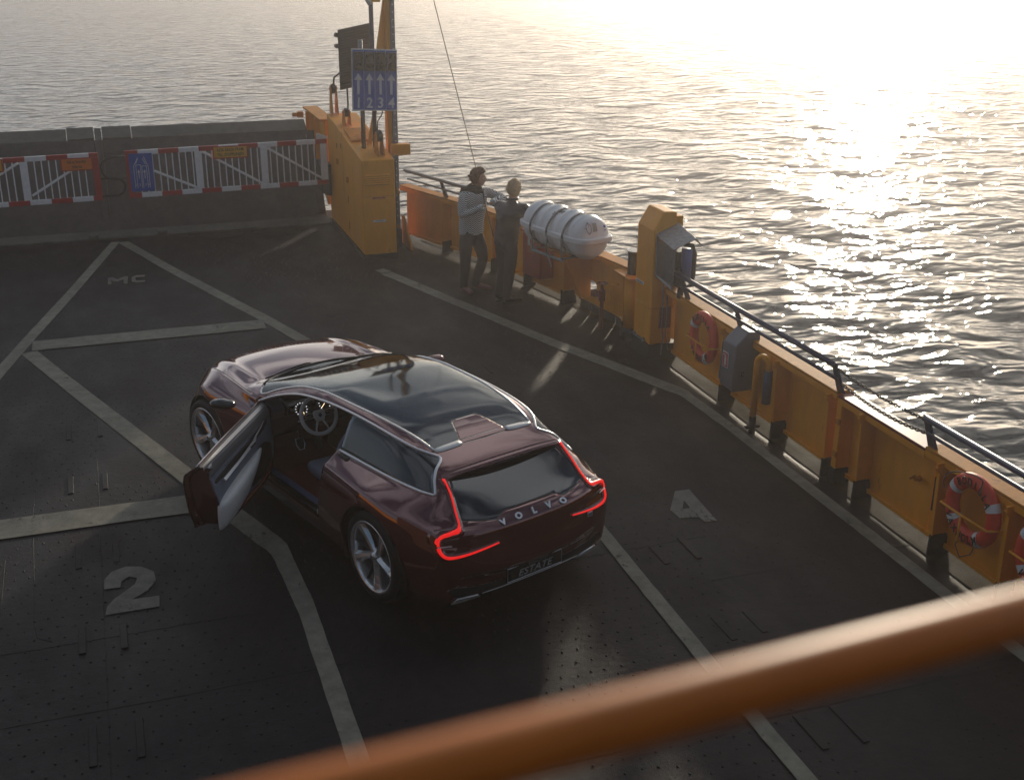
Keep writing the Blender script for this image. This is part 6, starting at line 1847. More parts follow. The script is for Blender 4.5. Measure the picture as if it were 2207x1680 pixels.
for sx in (-1, 1):
    bm = bm_new(); tube(bm, [SM @ Vector((sx * .028, -.05, .0)), SM @ Vector((sx * .055, -.11, .0)), SM @ Vector((sx * .062, -.152, 0))], [.012, .008, .011], 8); sub('lower_spoke', bm, CHROME, sw, smooth=True)
bm = bm_new(); tube(bm, [SWc + Vector((.03, 0, -.01)), SWc + Vector((.22, 0, -.07))], .04, 14); part('steering_column', bm, TRIMBLK, smooth=True)
bm = bm_new(); tube(bm, [SM @ Vector((.05, .0, -.05)), SM @ Vector((.19, -.01, -.03))], .006, 6); tube(bm, [SM @ Vector((-.05, .0, -.05)), SM @ Vector((-.19, -.01, -.03))], .006, 6); part('column_stalk', bm, CHROME, smooth=True)
# pedals
for yc, xw, xx, zz_ in ((.40, .075, .60, .46), (.22, .05, .60, .42)):
    bm = bm_new(); prism(bm, [(-xw / 2, .05), (xw / 2, .05), (xw / 2 + .004, -.01), (xw * .3, -.055), (-xw * .3, -.055), (-xw / 2 - .004, -.01)], lambda a, b: Vector((xx + b * .45, yc + a, zz_ + b * .9)), lambda a, b: Vector((xx + b * .45 + .012, yc + a, zz_ + b * .9 - .006)))
    pd_ = part('pedal', bm, TRIMBLK, bevel=.003)
    bm = bm_new(); tube(bm, [Vector((xx + b * .45 - .004, yc + a, zz_ + b * .9)) for a, b in [(-xw / 2, .05), (xw / 2, .05), (xw / 2 + .004, -.01), (xw * .3, -.055), (-xw * .3, -.055), (-xw / 2 - .004, -.01)]], .004, 6, closed=True)
    tube(bm, [(xx + .02, yc, zz_ + .04), (xx + .06, yc, zz_ + .18)], .008, 6); sub('pedal_edge', bm, CHROME if yc > .3 else DARKG, pd_)
bm = bm_new(); hexa(bm, [(-.75, .11, .26), (.70, .11, .26), (.70, -.11, .26), (-.75, -.11, .26), (-.75, .10, .50), (.60, .10, .52), (.60, -.10, .52), (-.75, -.10, .50)]); part('centre_console', bm, WOOD, bevel=.025, seg=3)
# seats
def seat(yc, xc, dx=0.0, rearseat=False):
    s = None
    # cushion
    bm = bm_new(); g = []
    for i, (x, zc, w, hh) in enumerate(((.30, .50, .19, .02), (.27, .535, .235, .05), (.15, .535, .25, .055), (0, .52, .25, .06), (-.14, .51, .24, .06), (-.24, .52, .21, .05))):
        ring = []
        for k in range(24):
            a = 2 * math.pi * k / 24
            cx_ = abs(math.cos(a)) ** .6 * (1 if math.cos(a) >= 0 else -1); sz_ = abs(math.sin(a)) ** .7 * (1 if math.sin(a) >= 0 else -1)
            dip = -.022 * (1 - min(1, abs(cx_) * 1.25) ** 4) if sz_ > 0 else 0
            ring.append(bm.verts.new((xc + x, yc + w * cx_, zc - .08 + hh * sz_ * 1.4 + dip)))
        g.append(ring)
    for a, b in zip(g, g[1:]):
        for k in range(24): bm.faces.new((a[k], a[(k + 1) % 24], b[(k + 1) % 24], b[k]))
    bm.faces.new(g[0][::-1]); bm.faces.new(g[-1])
    s = part('seat', bm, LEATHG, smooth=True)
    o = s; sd_ = o.modifiers.new('sub', 'SUBSURF'); sd_.levels = 1; sd_.render_levels = 1
    bm = bm_new(); g = []
    for i, (x, z, w, th) in enumerate(((-.20, .46, .21, .06), (-.25, .56, .245, .065), (-.31, .72, .255, .06), (-.37, .88, .235, .055), (-.41, .98, .17, .045), (-.425, 1.02, .12, .03))):
        ring = []
        for k in range(24):
            a = 2 * math.pi * k / 24
            cx_ = abs(math.cos(a)) ** .6 * (1 if math.cos(a) >= 0 else -1); sz_ = abs(math.sin(a)) ** .8 * (1 if math.sin(a) >= 0 else -1)
            wing = .05 * abs(cx_) ** 3
            ring.append(bm.verts.new((xc + x + th * sz_ + wing, yc + w * cx_, z)))
        g.append(ring)
    for a, b in zip(g, g[1:]):
        for k in range(24): bm.faces.new((a[k], a[(k + 1) % 24], b[(k + 1) % 24], b[k]))
    bm.faces.new(g[0][::-1]); bm.faces.new(g[-1])
    o = sub('backrest', bm, LEATHG, s, smooth=True); sd_ = o.modifiers.new('sub', 'SUBSURF'); sd_.levels = 1; sd_.render_levels = 1
    bm = bm_new(); g = []
    for z, w, th in ((1.02, .085, .02), (1.045, .11, .03), (1.10, .115, .032), (1.145, .09, .022)):
        g.append([bm.verts.new((xc - .43 + th * abs(math.sin(a)) ** .8 * (1 if math.sin(a) > 0 else -1), yc + w * abs(math.cos(a)) ** .7 * (1 if math.cos(a) > 0 else -1), z)) for a in [2 * math.pi * k / 20 for k in range(20)]])
    for a, b in zip(g, g[1:]):
        for k in range(20): bm.faces.new((a[k], a[(k + 1) % 20], b[(k + 1) % 20], b[k]))
    bm.faces.new(g[0][::-1]); bm.faces.new(g[-1])
    sub('head_restraint', bm, LEATHL, s, smooth=True)
    bm = bm_new(); tube(bm, [(xc - .37, yc - .15, .95), (xc - .22, yc - .12, .60), (xc - .18, yc, .58), (xc - .22, yc + .12, .60), (xc - .37, yc + .15, .95)], .006, 6)
    sub('seat_piping', bm, LEATHL, s, smooth=True)
for yc in (.36, -.36): seat(yc, -.12)
for yc in (.34, -.34): seat(yc, -1.02)
bm = bm_new(); box(bm, (-1.78, 0, .62), (.5, 1.15, .03)); part('load_floor', bm, DASHM, bevel=.01)
bm = bm_new(); box(bm, (-1.55, 0, .74), (.03, 1.15, .28)); part('load_divider', bm, LEATHG, bevel=.01)

# ---- the open door
HP = Vector((.575, .83, 0))
ang = rad(-47)
DM = Matrix.Translation(HP) @ Matrix.Rotation(ang, 4, 'Z') @ Matrix.Translation(-HP)
# swing outwards: free (rear) end moves to +y
DM_ = Matrix.Translation(HP) @ Matrix.Rotation(-rad(49), 4, 'Z') @ Matrix.Translation(-HP)
DOOR = from_polys('door', dskin, PAINTM, thick=.006)
DOOR.data.transform(DM_)
def dput(name, bm, m, **k):
    bm.transform(DM_); o = put(name, bm, m, world=False, **k); o.parent = DOOR; return o
dsk = bvh_of(dskin)
def dsurf(x, z, inset):
    r = dsk.ray_cast(Vector((x, 2, z)), Vector((0, -1, 0)))
    y = r[0].y if r[0] is not None else hit_side(x, z).y
    return Vector((x, y - inset, z))
# door shell: perimeter return and inner panel
outl = [tuple(p) for p in crom([(.60, .93), (.605, .80), (.58, .60), (.535, .465), (.445, .375), (.30, .332), (-.2, .335), (-.515, .342), (-.59, .405), (-.645, .60), (-.69, .80), (-.725, .945)], 4)]
top_l = [(-.725 + 1.32 * k / 20, .955 + .012 * k / 20 if k < 19 else .962) for k in range(21)]
def depth(z): return .125 + .05 * max(0, min(1, (.93 - z) / .3)) 
ring_o = [dsurf(x, z, .004) for x, z in outl] 
bm = bm_new(); g = []
for (x, z), o_ in zip(outl, ring_o):
    cx_, cz_ = -.05, .65
    xi = x + (cx_ - x) * .045; zi = z + (cz_ - z) * .045
    g.append([bm.verts.new(o_), bm.verts.new((x * .995, o_.y - .035, z)), bm.verts.new((xi, o_.y - .045, zi)), bm.verts.new((xi, min(o_.y, .84) - depth(z), zi))])
for a, b in zip(g, g[1:]):
    for i in range(3): bm.faces.new((a[i], a[i + 1], b[i + 1], b[i]))
dput('door_return', bm, PAINTM, smooth=False)
# inner panel with a moulded surface
bm = bm_new(); NI, NJ = 44, 24; G = {}
inner_f = poly_sdf([(x + (-.05 - x) * .045, z + (.65 - z) * .045) for x, z in outl] + [(.56, .95)])
def ydoor(z): return .845 - depth(z)
tmpV = []; tmpQ = []
C2 = Clip([], [])
ids = {}
for i in range(NI + 1):
    for j in range(NJ + 1):
        x = -.76 + 1.40 * i / NI; z = .31 + .65 * j / NJ
        y = ydoor(z)
        e = math.exp(-((z - .66) / .10) ** 4) 
        y -= .018 * math.exp(-((z - .90) / .05) ** 2)
        if z < .48: y += (.48 - z) * .22
        C2.V.append(Vector((x, y, z))); C2.Q.append(0); ids[i, j] = len(C2.V) - 1
pp = [[ids[i, j], ids[i + 1, j], ids[i + 1, j + 1], ids[i, j + 1]] for i in range(NI) for j in range(NJ)]
inn_, _ = C2.split(pp, lambda v, q: inner_f(v.x, v.z))
def c2obj(name, P, m, thick=.004):
    me = bpy.data.meshes.new(name); me.from_pydata([tuple(v) for v in C2.V], [], P)
    bm = bmesh.new(); bm.from_mesh(me)
    lo = [v for v in bm.verts if not v.link_faces]; bmesh.ops.delete(bm, geom=lo, context='VERTS')
    bmesh.ops.recalc_face_normals(bm, faces=bm.faces)
    o = dput(name, bm, m, smooth=True, recalc=False); so = o.modifiers.new('s', 'SOLIDIFY'); so.thickness = thick; so.offset = 0
    return o
upper_, lower_ = C2.split(inn_, lambda v, q: (.845 + .03 * (v.x)) - v.z)
recess_f = poly_sdf([tuple(p) for p in crom([(.50, .86), (.30, .835), (-.50, .79), (-.60, .775), (-.56, .745), (.1, .765), (.46, .80)], 5, closed=True)])
c2obj('door_top_trim', upper_, mat('satin_grey_trim', (0.30, 0.29, 0.30), 0.35, metal=.5))
rec_, low2 = C2.split(lower_, lambda v, q: recess_f(v.x, v.z))
c2obj('door_recess', rec_, TRIMBLK)
sp_f = poly_sdf([tuple(p) for p in crom([(.50, .62), (.30, .70), (.05, .60), (.02, .45), (.18, .40), (.42, .42)], 5, closed=True)])
spk, low3 = C2.split(low2, lambda v, q: sp_f(v.x, v.z))
c2obj('door_pocket', spk, TRIMBLK)
c2obj('door_inner_panel', low3, LEATHG)
# door top (waist) between skin and trim
bm = bm_new(); g = []
for k in range(25):
    x = -.72 + 1.30 * k / 24; zt_ = .953 + .018 * k / 24
    a = dsurf(x, .945, .002)
    a.z = zt_ - .006
    g.append([bm.verts.new(a), bm.verts.new((x, a.y - .030, zt_ + .004)), bm.verts.new((x, a.y - .034, zt_ - .010)), bm.verts.new((x, a.y - .044, zt_ - .010)), bm.verts.new((x, a.y - .048, zt_ + .004)), bm.verts.new((x, ydoor(.93) + .0, zt_ - .012)), bm.verts.new((x, ydoor(.93) - .006, zt_ - .035))])
for a, b in zip(g, g[1:]):
    for i in range(6): bm.faces.new((a[i], a[i + 1], b[i + 1], b[i]))
dput('door_waist_trim', bm, mat('satin_waist', (0.45, 0.42, 0.40), 0.28, metal=.6), smooth=False)
# chrome pull + release
bm = bm_new(); tube(bm, [(-.50, ydoor(.78) - .035, .745), (-.2, ydoor(.78) - .040, .775), (.12, ydoor(.8) - .036, .805), (.20, ydoor(.8) - .02, .815)], [.017, .014, .017, .010], 4); dput('door_pull', bm, CHROME)
bm = bm_new(); tube(bm, [(.20, ydoor(.8) - .02, .818), (.34, ydoor(.8) - .012, .842), (.44, ydoor(.8) - .002, .865)], [.008, .006, .004], 6); dput('pull_extension', bm, CHROME)
bm = bm_new(); box(bm, (.07, ydoor(.8) - .052, .80), (.11, .006, .018), rz=0); dput('switch_row', bm, CARBLACK, bevel=.002)
# arm rest
bm = bm_new(); g = []
for x, w, zt_, zb_ in ((-.63, .02, .56, .40), (-.60, .075, .60, .38), (-.45, .095, .635, .40), (-.25, .100, .66, .44), (-.05, .085, .675, .52), (.12, .06, .685, .60), (.24, .03, .69, .65), (.30, .008, .69, .68)):
    yb_ = ydoor(.6) + .01
    g.append([bm.verts.new(v) for v in ((x, yb_, zb_ - .04), (x, yb_ - w * .75, zb_ - .01), (x, yb_ - w, (zb_ + zt_) / 2), (x, yb_ - w * 1.0, zt_ - .03), (x, yb_ - w * .8, zt_ - .004), (x, yb_ - w * .3, zt_), (x, yb_, zt_ - .004))])
for a, b in zip(g, g[1:]):
    for i in range(6): bm.faces.new((a[i], a[i + 1], b[i + 1], b[i]))
bm.faces.new(g[0]); bm.faces.new(g[-1][::-1])
o = dput('arm_rest', bm, LEATHL, smooth=True); sd_ = o.modifiers.new('sub', 'SUBSURF'); sd_.levels = 2; sd_.render_levels = 2
# red carpeted bottom edge
bm = bm_new(); tube(bm, [(x, ydoor(.36) + .01, z) for x, z in ((-.53, .385), (-.2, .362), (.25, .360), (.42, .40), (.50, .50))], .016, 8, squash=.7); dput('lower_edge_carpet', bm, CARPET, smooth=True)
bm = bm_new(); tube(bm, [dsurf(x, .958, -.002) for x in np.linspace(-.735, .50, 14)], .006, 6); dput('waist_chrome', bm, CHROME, smooth=True)
# mirror pod on a thin stalk
bm = bm_new(); g = []
for f, r1, r2 in ((0, .01, .01), (.15, .035, .05), (.5, .045, .065), (.85, .042, .06), (1, .025, .035)):
    c_ = Vector((.42, .93, 1.00)).lerp(Vector((.36, 1.13, 1.015)), f)
    g.append([bm.verts.new(c_ + Vector((r2 * .9 * math.cos(a), 0, r1 * math.sin(a)))) for a in [2 * math.pi * k / 16 for k in range(16)]])
for a, b in zip(g, g[1:]):
    for k in range(16): bm.faces.new((a[k], a[(k + 1) % 16], b[(k + 1) % 16], b[k]))
bm.faces.new(g[0][::-1]); bm.faces.new(g[-1])
mir = dput('door_mirror', bm, CARBLACK, smooth=True)
# right side mirror
bm = bm_new(); g = []
for f, r1, r2 in ((0, .01, .02), (.3, .035, .05), (.6, .045, .065), (.9, .042, .06), (1, .025, .035)):
    c_ = Vector((.50, -.80, .98)).lerp(Vector((.42, -1.05, 1.01)), f)
    g.append([bm.verts.new(c_ + Vector((r2 * .9 * math.cos(a), 0, r1 * math.sin(a)))) for a in [2 * math.pi * k / 16 for k in range(16)]])
for a, b in zip(g, g[1:]):
    for k in range(16): bm.faces.new((a[k], a[(k + 1) % 16], b[(k + 1) % 16], b[k]))
bm.faces.new(g[0][::-1]); bm.faces.new(g[-1])
part('door_mirror', bm, PAINTM, smooth=True)
# strikers on the rear jamb
bm = bm_new(); tube(bm, [(-.60, .885, .43), (-.58, .90, .42), (-.585, .90, .39), (-.60, .885, .385)], .005, 6); part('door_striker', bm, CHROME, smooth=True)
# ================================================================== THE TWO MEN
def skin_mesh(chains, levels=2, root=None):
    """chains: list of lists of (pos, radius or (rx, ry)); shared positions are welded. Returns a mesh"""
    V = []; R = []; E = []; idx = {}
    for ch in chains:
        prev = None
        for p, r in ch:
            k = tuple(round(c, 4) for c in p)
            if k not in idx:
                idx[k] = len(V); V.append(p); R.append(r if isinstance(r, tuple) else (r, r))
            i = idx[k]
            if prev is not None and prev != i: E.append((prev, i))
            prev = i
    me = bpy.data.meshes.new('tmp'); me.from_pydata([tuple(v) for v in V], E, [])
    o = bpy.data.objects.new('tmp', me); COL.objects.link(o)
    sk = o.modifiers.new('skin', 'SKIN'); sk.use_smooth_shade = True; sk.branch_smoothing = 0.4
    for i, r in enumerate(R):
        d_ = me.skin_vertices[0].data[i]; d_.radius = r; d_.use_root = (i == 0)
    sb = o.modifiers.new('sub', 'SUBSURF'); sb.levels = levels; sb.render_levels = levels
    bpy.context.view_layer.update()
    out = bpy.data.meshes.new_from_object(o.evaluated_get(bpy.context.evaluated_depsgraph_get()))
    bpy.data.objects.remove(o); bpy.data.meshes.remove(me)
    return out
def me_part(name, me, m, parent, join=None):
    bm = bm_new(); bm.from_mesh(me)
    if join:
        for k in join: bm.from_mesh(k)
    o = put(name, bm, m, parent=parent, smooth=True, recalc=True); return o
SKIN = mat('skin', (0.58, 0.32, 0.21), 0.5, noise_amt=0.06, nscale=40)
V3 = Vector
def head_mesh(c, d_look, tilt=0.0, s=1.0):
    """face-shaped head: c centre, d_look horizontal gaze direction"""
    f = V3((d_look[0], d_look[1], 0)).normalized(); u = V3((0, 0, 1)); l = u.cross(f)
    bm = bm_new(); n, m_ = 28, 36
    rings = []
    for i in range(n + 1):
        th = math.pi * i / n; z = math.cos(th); rr = math.sin(th)
        ring = []
        for k in range(m_):
            a = 2 * math.pi * k / m_
            x = rr * math.cos(a); y = rr * math.sin(a)      # x forward, y left
            X = x * (.098 if x > 0 else .100); Y = y * .076; Z = z * .118
            # jaw narrows, face flattens
            if z < 0:
                Y *= 1 - .38 * (-z) ** 1.4; X = X * (1 - .10 * (-z)) + (.018 * (-z) if x > -.2 else -.0)
                if x < 0: X *= 1 - .55 * (-z) ** 1.2
            face = max(0, math.cos(a)) ** 2 * rr
            ay = abs(y)
            # nose
            X += .026 * math.exp(-((y) / .11) ** 2 - ((z + .20) / .13) ** 2) * (x > 0)
            X += .012 * math.exp(-((y) / .09) ** 2 - ((z - .02) / .18) ** 2) * (x > 0)
            # eye sockets, brow, lips, chin
            X -= .011 * math.exp(-((ay - .40) / .17) ** 2 - ((z - .03) / .10) ** 2) * (x > 0)
            X += .006 * math.exp(-((ay - .36) / .30) ** 2 - ((z - .20) / .08) ** 2) * (x > 0)
            X += .007 * math.exp(-((y) / .26) ** 2 - ((z + .50) / .055) ** 2) * (x > 0)
            X -= .005 * math.exp(-((y) / .26) ** 2 - ((z + .60) / .04) ** 2) * (x > 0)
            X += .010 * math.exp(-((y) / .24) ** 2 - ((z + .84) / .12) ** 2) * (x > 0)
            ring.append(c + (f * X + l * Y + u * Z) * s)
        rings.append([bm.verts.new(p) for p in ring])
    for a, b in zip(rings, rings[1:]):
        for k in range(m_): bm.faces.new((a[k], a[(k + 1) % m_], b[(k + 1) % m_], b[k]))
    # ears
    for sg in (1, -1):
        e = c + (l * (.076 * sg) - f * .008 - u * .006) * s
        bmesh.ops.create_uvsphere(bm, u_segments=10, v_segments=8, radius=1, matrix=Matrix.Translation(e) @ Matrix((f * .020 * s, l * .009 * s, u * .032 * s)).transposed().to_4x4())
    bmesh.ops.remove_doubles(bm, verts=bm.verts, dist=.0002)
    me = bpy.data.meshes.new('h'); bm.to_mesh(me); bm.free(); return me, f, l, u
def features(P, c, f, l, u, s, hairc, brow):
    EYEW = mat('eye_white', (0.6, 0.58, 0.55), 0.3); IR = mat('eye_dark', (0.02, 0.012, 0.01), 0.2)
    for sg in (1, -1):
        e = c + (f * .078 + l * (.031 * sg) + u * .004) * s
        bm = bm_new(); bmesh.ops.create_uvsphere(bm, u_segments=10, v_segments=8, radius=.0115 * s, matrix=Matrix.Translation(e)); ey = put('eye', bm, EYEW, parent=P, smooth=True)
        bm = bm_new(); bmesh.ops.create_uvsphere(bm, u_segments=8, v_segments=6, radius=.0065 * s, matrix=Matrix.Translation(e + f * .0065 * s)); put('pupil', bm, IR, parent=P, smooth=True)
        bm = bm_new(); tube(bm, [c + (f * .094 + l * (.014 * sg) + u * .024) * s, c + (f * .092 + l * (.034 * sg) + u * .029) * s, c + (f * .078 + l * (.054 * sg) + u * .023) * s], [.003, .004, .0025], 6); put('eyebrow', bm, brow, parent=P, smooth=True)
    bm = bm_new(); tube(bm, [c + (f * .086 + l * y + u * (-.058 - abs(y) * .1)) * s + f * (-.9 * abs(y) ** 1.6) for y in (-.024, -.012, 0, .012, .024)], [.003, .0045, .005, .0045, .003], 6); put('mouth', bm, mat('lips', (0.28, 0.09, 0.07), 0.5), parent=P, smooth=True)
def hair(P, c, f, l, u, s, m, style):
    rs = random.Random(4 if style == 'long' else 9)
    bm = bm_new(); n, k_ = 22, 40; rings = []
    for i in range(n + 1):
        th = math.pi * .80 * i / n
        ring = []
        for k in range(k_):
            a = 2 * math.pi * k / k_
            z = math.cos(th); rr = math.sin(th); x = rr * math.cos(a); y = rr * math.sin(a)
            # hairline: the cap stops above the forehead and in front of the ears
            lim = .48 if math.cos(a) > .55 else (.48 - 1.15 * (.55 - math.cos(a)) / .75 if math.cos(a) > -.2 else -.67)
            if style == 'short': lim = max(lim, -.52)
            zz = max(z, lim); 
            if z < lim:
                q = math.sqrt(max(0, 1 - zz * zz)) * (.90)
                x, y = q * math.cos(a), q * math.sin(a)
            vol = .020 if style == 'short' else .022
            wob = noise.noise(V3((x * 3.5, y * 9, zz * 3.5)) ) * (.008 if style == 'short' else .012) + noise.noise(V3((x * 9, y * 22, z * 7))) * .004
            X = x * (.100 + vol) ; Y = y * (.078 + vol * .8); Z = zz * (.118 + vol) + (.014 * max(0, x) if style == 'long' else .006 * max(0, x))
            if zz < 0: Y *= 1 - .22 * (-zz); X *= 1 - .20 * (-zz)
            ring.append(bm.verts.new(c + (f * (X + wob * x * 1.5) + l * (Y + wob * y * 1.5) + u * (Z + wob)) * s))
        rings.append(ring)
    for a, b in zip(rings, rings[1:]):
        for k in range(k_): bm.faces.new((a[k], a[(k + 1) % k_], b[(k + 1) % k_], b[k]))
    bmesh.ops.remove_doubles(bm, verts=bm.verts, dist=.0003)
    h = put('hair', bm, m, parent=P, smooth=True)
    # loose strands give the outline its unevenness
    bm = bm_new()
    for _ in range(150 if style == 'long' else 130):
        a = rs.uniform(0, 6.28); z = rs.uniform(-.35 if style == 'long' else -.2, 1); ca = math.cos(a)
        lim = .45 if ca > .55 else (.45 - 1.1 * (.55 - ca) / .75 if ca > -.2 else -.6)
        if z < lim: continue
        rr = math.sqrt(max(0, 1 - z * z)); p = V3((rr * ca, rr * math.sin(a), z))
        base_ = c + (f * p.x * .115 + l * p.y * .092 + u * p.z * .132) * s
        if style == 'long':
            dirv = (-f * .8 + l * p.y * .6 - u * .35 + (f * p.x + l * p.y + u * p.z) * .35).normalized(); L = rs.uniform(.03, .055)
        else:
            dirv = (f * (p.x + .35) + l * p.y + u * (p.z + .2)).normalized(); L = rs.uniform(.015, .032)
        tube(bm, [base_ - dirv * .01, base_ + dirv * L * .5, base_ + dirv * L - u * .006], [.0045, .004, .001], 4)
    o = put('hair_strands', bm, m, parent=P, smooth=True); o.parent = h; o['kind'] = 'stuff'
def hand(wrist, target, palm_n, curl=.6, side=1, s=1.0):
    """continuous hand: palm chain plus four unequal fingers and a thumb. returns chains"""
    w = V3(wrist); d = (V3(target) - w).normalized(); n = V3(palm_n); n = (n - d * n.dot(d)).normalized(); l = n.cross(d) * side
    palm = w + d * .045 * s; kn = w + d * .085 * s
    ch = [[(w, (.026 * s, .020 * s)), (palm, (.036 * s, .016 * s)), (kn, (.036 * s, .013 * s))]]
    for k, (o_, L) in enumerate(((-.028, .062), (-.010, .074), (.010, .070), (.027, .056))):
        b = kn + l * o_ * s - d * .02 * s
        c1 = b + d * (.03 * s) ; p1 = c1 + (d * math.cos(curl * .6) - n * math.sin(curl * .6)) * L * .45 * s
        p2 = p1 + (d * math.cos(curl * 1.5) - n * math.sin(curl * 1.5)) * L * .35 * s; p3 = p2 + (d * math.cos(curl * 2.2) - n * math.sin(curl * 2.2)) * L * .25 * s
        ch.append([(b, .009 * s), (c1, .0090 * s), (p1, .0085 * s), (p2, .0078 * s), (p3, .0062 * s)])
    t0 = w + d * .03 * s - l * .02 * s; t1 = t0 - l * .028 * s + d * .022 * s - n * .01 * s; t2 = t1 - l * .008 * s + d * .028 * s - n * .012 * s
    ch.append([(t0, .012 * s), (t1, .0105 * s), (t2, .008 * s)])
    return ch
def bodyparts(J, face):
    g = {k: V3(v) for k, v in J.items()}
    return g
def cl_strip(chain_list, lv=2): return skin_mesh(chain_list, lv)

def man(J, gaze, label, name_side, clothes):
    g = {k: V3(v) for k, v in J.items()}
    P = thing('person', label, 'person', (g['pelvis'].x, g['pelvis'].y, 0))
    return P, g

# ---- man in patterned sweater
M1 = {'headc': (4.83, 15.47, 1.625), 'neck': (4.79, 15.53, 1.44), 'rsh': (4.605, 15.44, 1.395), 'lsh': (4.97, 15.61, 1.40), 'relb': (4.565, 15.38, 1.13), 'rwr': (4.785, 15.20, 1.275), 'rhand': (4.85, 15.16, 1.32),
      'lelb': (5.17, 15.42, 1.33), 'lwr': (4.965, 15.23, 1.335), 'lhand': (4.89, 15.20, 1.31), 'chest': (4.79, 15.53, 1.27), 'waist': (4.75, 15.55, 1.03), 'pelvis': (4.745, 15.55, 0.90), 'rhip': (4.66, 15.52, 0.86), 'lhip': (4.83, 15.59, 0.86),
      'rkn': (4.64, 15.47, 0.49), 'rank': (4.64, 15.56, 0.09), 'rtoe': (4.67, 15.40, 0.035), 'lkn': (4.90, 15.47, 0.50), 'lank': (4.83, 15.62, 0.09), 'ltoe': (4.99, 15.52, 0.035)}
P1, g = man(M1, None, 'dark haired man in herringbone sweater and black scarf standing at the bulwark', 1, None)
G = g
def face_dir(a): return (math.cos(rad(a)), math.sin(rad(a)))
def build_legs(P, g, m_tr, m_sh, fit=1.0):
    fit *= 1.30
    tr = skin_mesh([[(g['pelvis'] + V3((0, 0, .10)), (.135 * fit, .100 * fit)), (g['pelvis'] + V3((0, 0, .03)), (.145 * fit, .108 * fit)), (g['pelvis'] - V3((0, 0, .05)), (.150 * fit, .110 * fit))],
                    [(g['pelvis'] - V3((0, 0, .05)), (.150 * fit, .110 * fit)), (g['rhip'] - V3((0, 0, .06)), .098 * fit), (g['rhip'].lerp(g['rkn'], .55), .080 * fit), (g['rkn'], .062 * fit), (g['rkn'].lerp(g['rank'], .4), .060 * fit), (g['rank'] + V3((0, 0, .06)), .046 * fit), (g['rank'] + V3((0, 0, .0)), .050 * fit), (g['rank'] - V3((0, 0, .045)), .047 * fit)],
                    [(g['pelvis'] - V3((0, 0, .05)), (.150 * fit, .110 * fit)), (g['lhip'] - V3((0, 0, .06)), .098 * fit), (g['lhip'].lerp(g['lkn'], .55), .080 * fit), (g['lkn'], .062 * fit), (g['lkn'].lerp(g['lank'], .4), .060 * fit), (g['lank'] + V3((0, 0, .06)), .046 * fit), (g['lank'] + V3((0, 0, .0)), .050 * fit), (g['lank'] - V3((0, 0, .045)), .047 * fit)]], 2)
    me_part('trousers', tr, m_tr, P)
    for a, t in (('rank', 'rtoe'), ('lank', 'ltoe')):
        A = g[a]; T = g[t]; d = V3((T.x - A.x, T.y - A.y, 0)).normalized()
        heel = V3((A.x, A.y, .042)) - d * .04
        sh = skin_mesh([[(V3((A.x, A.y, .11)), .046), (V3((A.x, A.y, .055)) , .052), (V3((A.x, A.y, .052)) + d * .06, (.054, .046)), (V3((A.x, A.y, .046)) + d * .13, (.056, .038)), (V3((A.x, A.y, .040)) + d * .20, (.046, .030)), (V3((A.x, A.y, .034)) + d * .235, (.030, .02))], [(V3((A.x, A.y, .055)), .052), (heel, (.048, .046))]], 2)
        s_ = me_part('shoe', sh, m_sh, P)
        bm = bm_new(); pts_ = []
        n_ = V3((-d.y, d.x, 0))
        for k in range(24):
            q = 2 * math.pi * k / 24; lx = .142 * math.cos(q); wy = (.046 if lx > 0 else .036) * math.sin(q)
            c_ = V3((A.x, A.y, 0)) + d * (.085 + lx) + n_ * wy; pts_.append((c_.x, c_.y))
        prism(bm, pts_, lambda x, y: V3((x, y, .006)), lambda x, y: V3((x, y, .022)))
        o = put('sole', bm, RUBBER, parent=P); o.parent = s_; o.location = (0, 0, 0)
hm, f, l, u = head_mesh(g['headc'], face_dir(-28))
body = skin_mesh([[(g['pelvis'], (.11, .08)), (g['waist'], (.10, .07)), (g['chest'], (.135, .09)), (g['neck'] - V3((0, 0, .04)), (.07, .06)), (g['neck'] + V3((0, 0, .03)), .052), (g['headc'] - V3((0, 0, .05)), .055)],
                  [(g['chest'], (.135, .09)), (g['rsh'], .05), (g['relb'], .04), (g['rwr'], .026)], [(g['chest'], (.135, .09)), (g['lsh'], .05), (g['lelb'], .04), (g['lwr'], .026)],
                  [(g['pelvis'], (.125, .09)), (g['rhip'], .08), (g['rkn'], .040), (g['rank'], .030)], [(g['pelvis'], (.125, .09)), (g['lhip'], .08), (g['lkn'], .040), (g['lank'], .030)]], 2)
h1 = skin_mesh(hand(g['rwr'], g['rhand'], (-.3, -.6, .7), .75, 1), 2); h2 = skin_mesh(hand(g['lwr'], g['lhand'], (.2, -.5, .8), .8, -1), 2)
me_part('body', body, SKIN, P1, [hm, h1, h2])
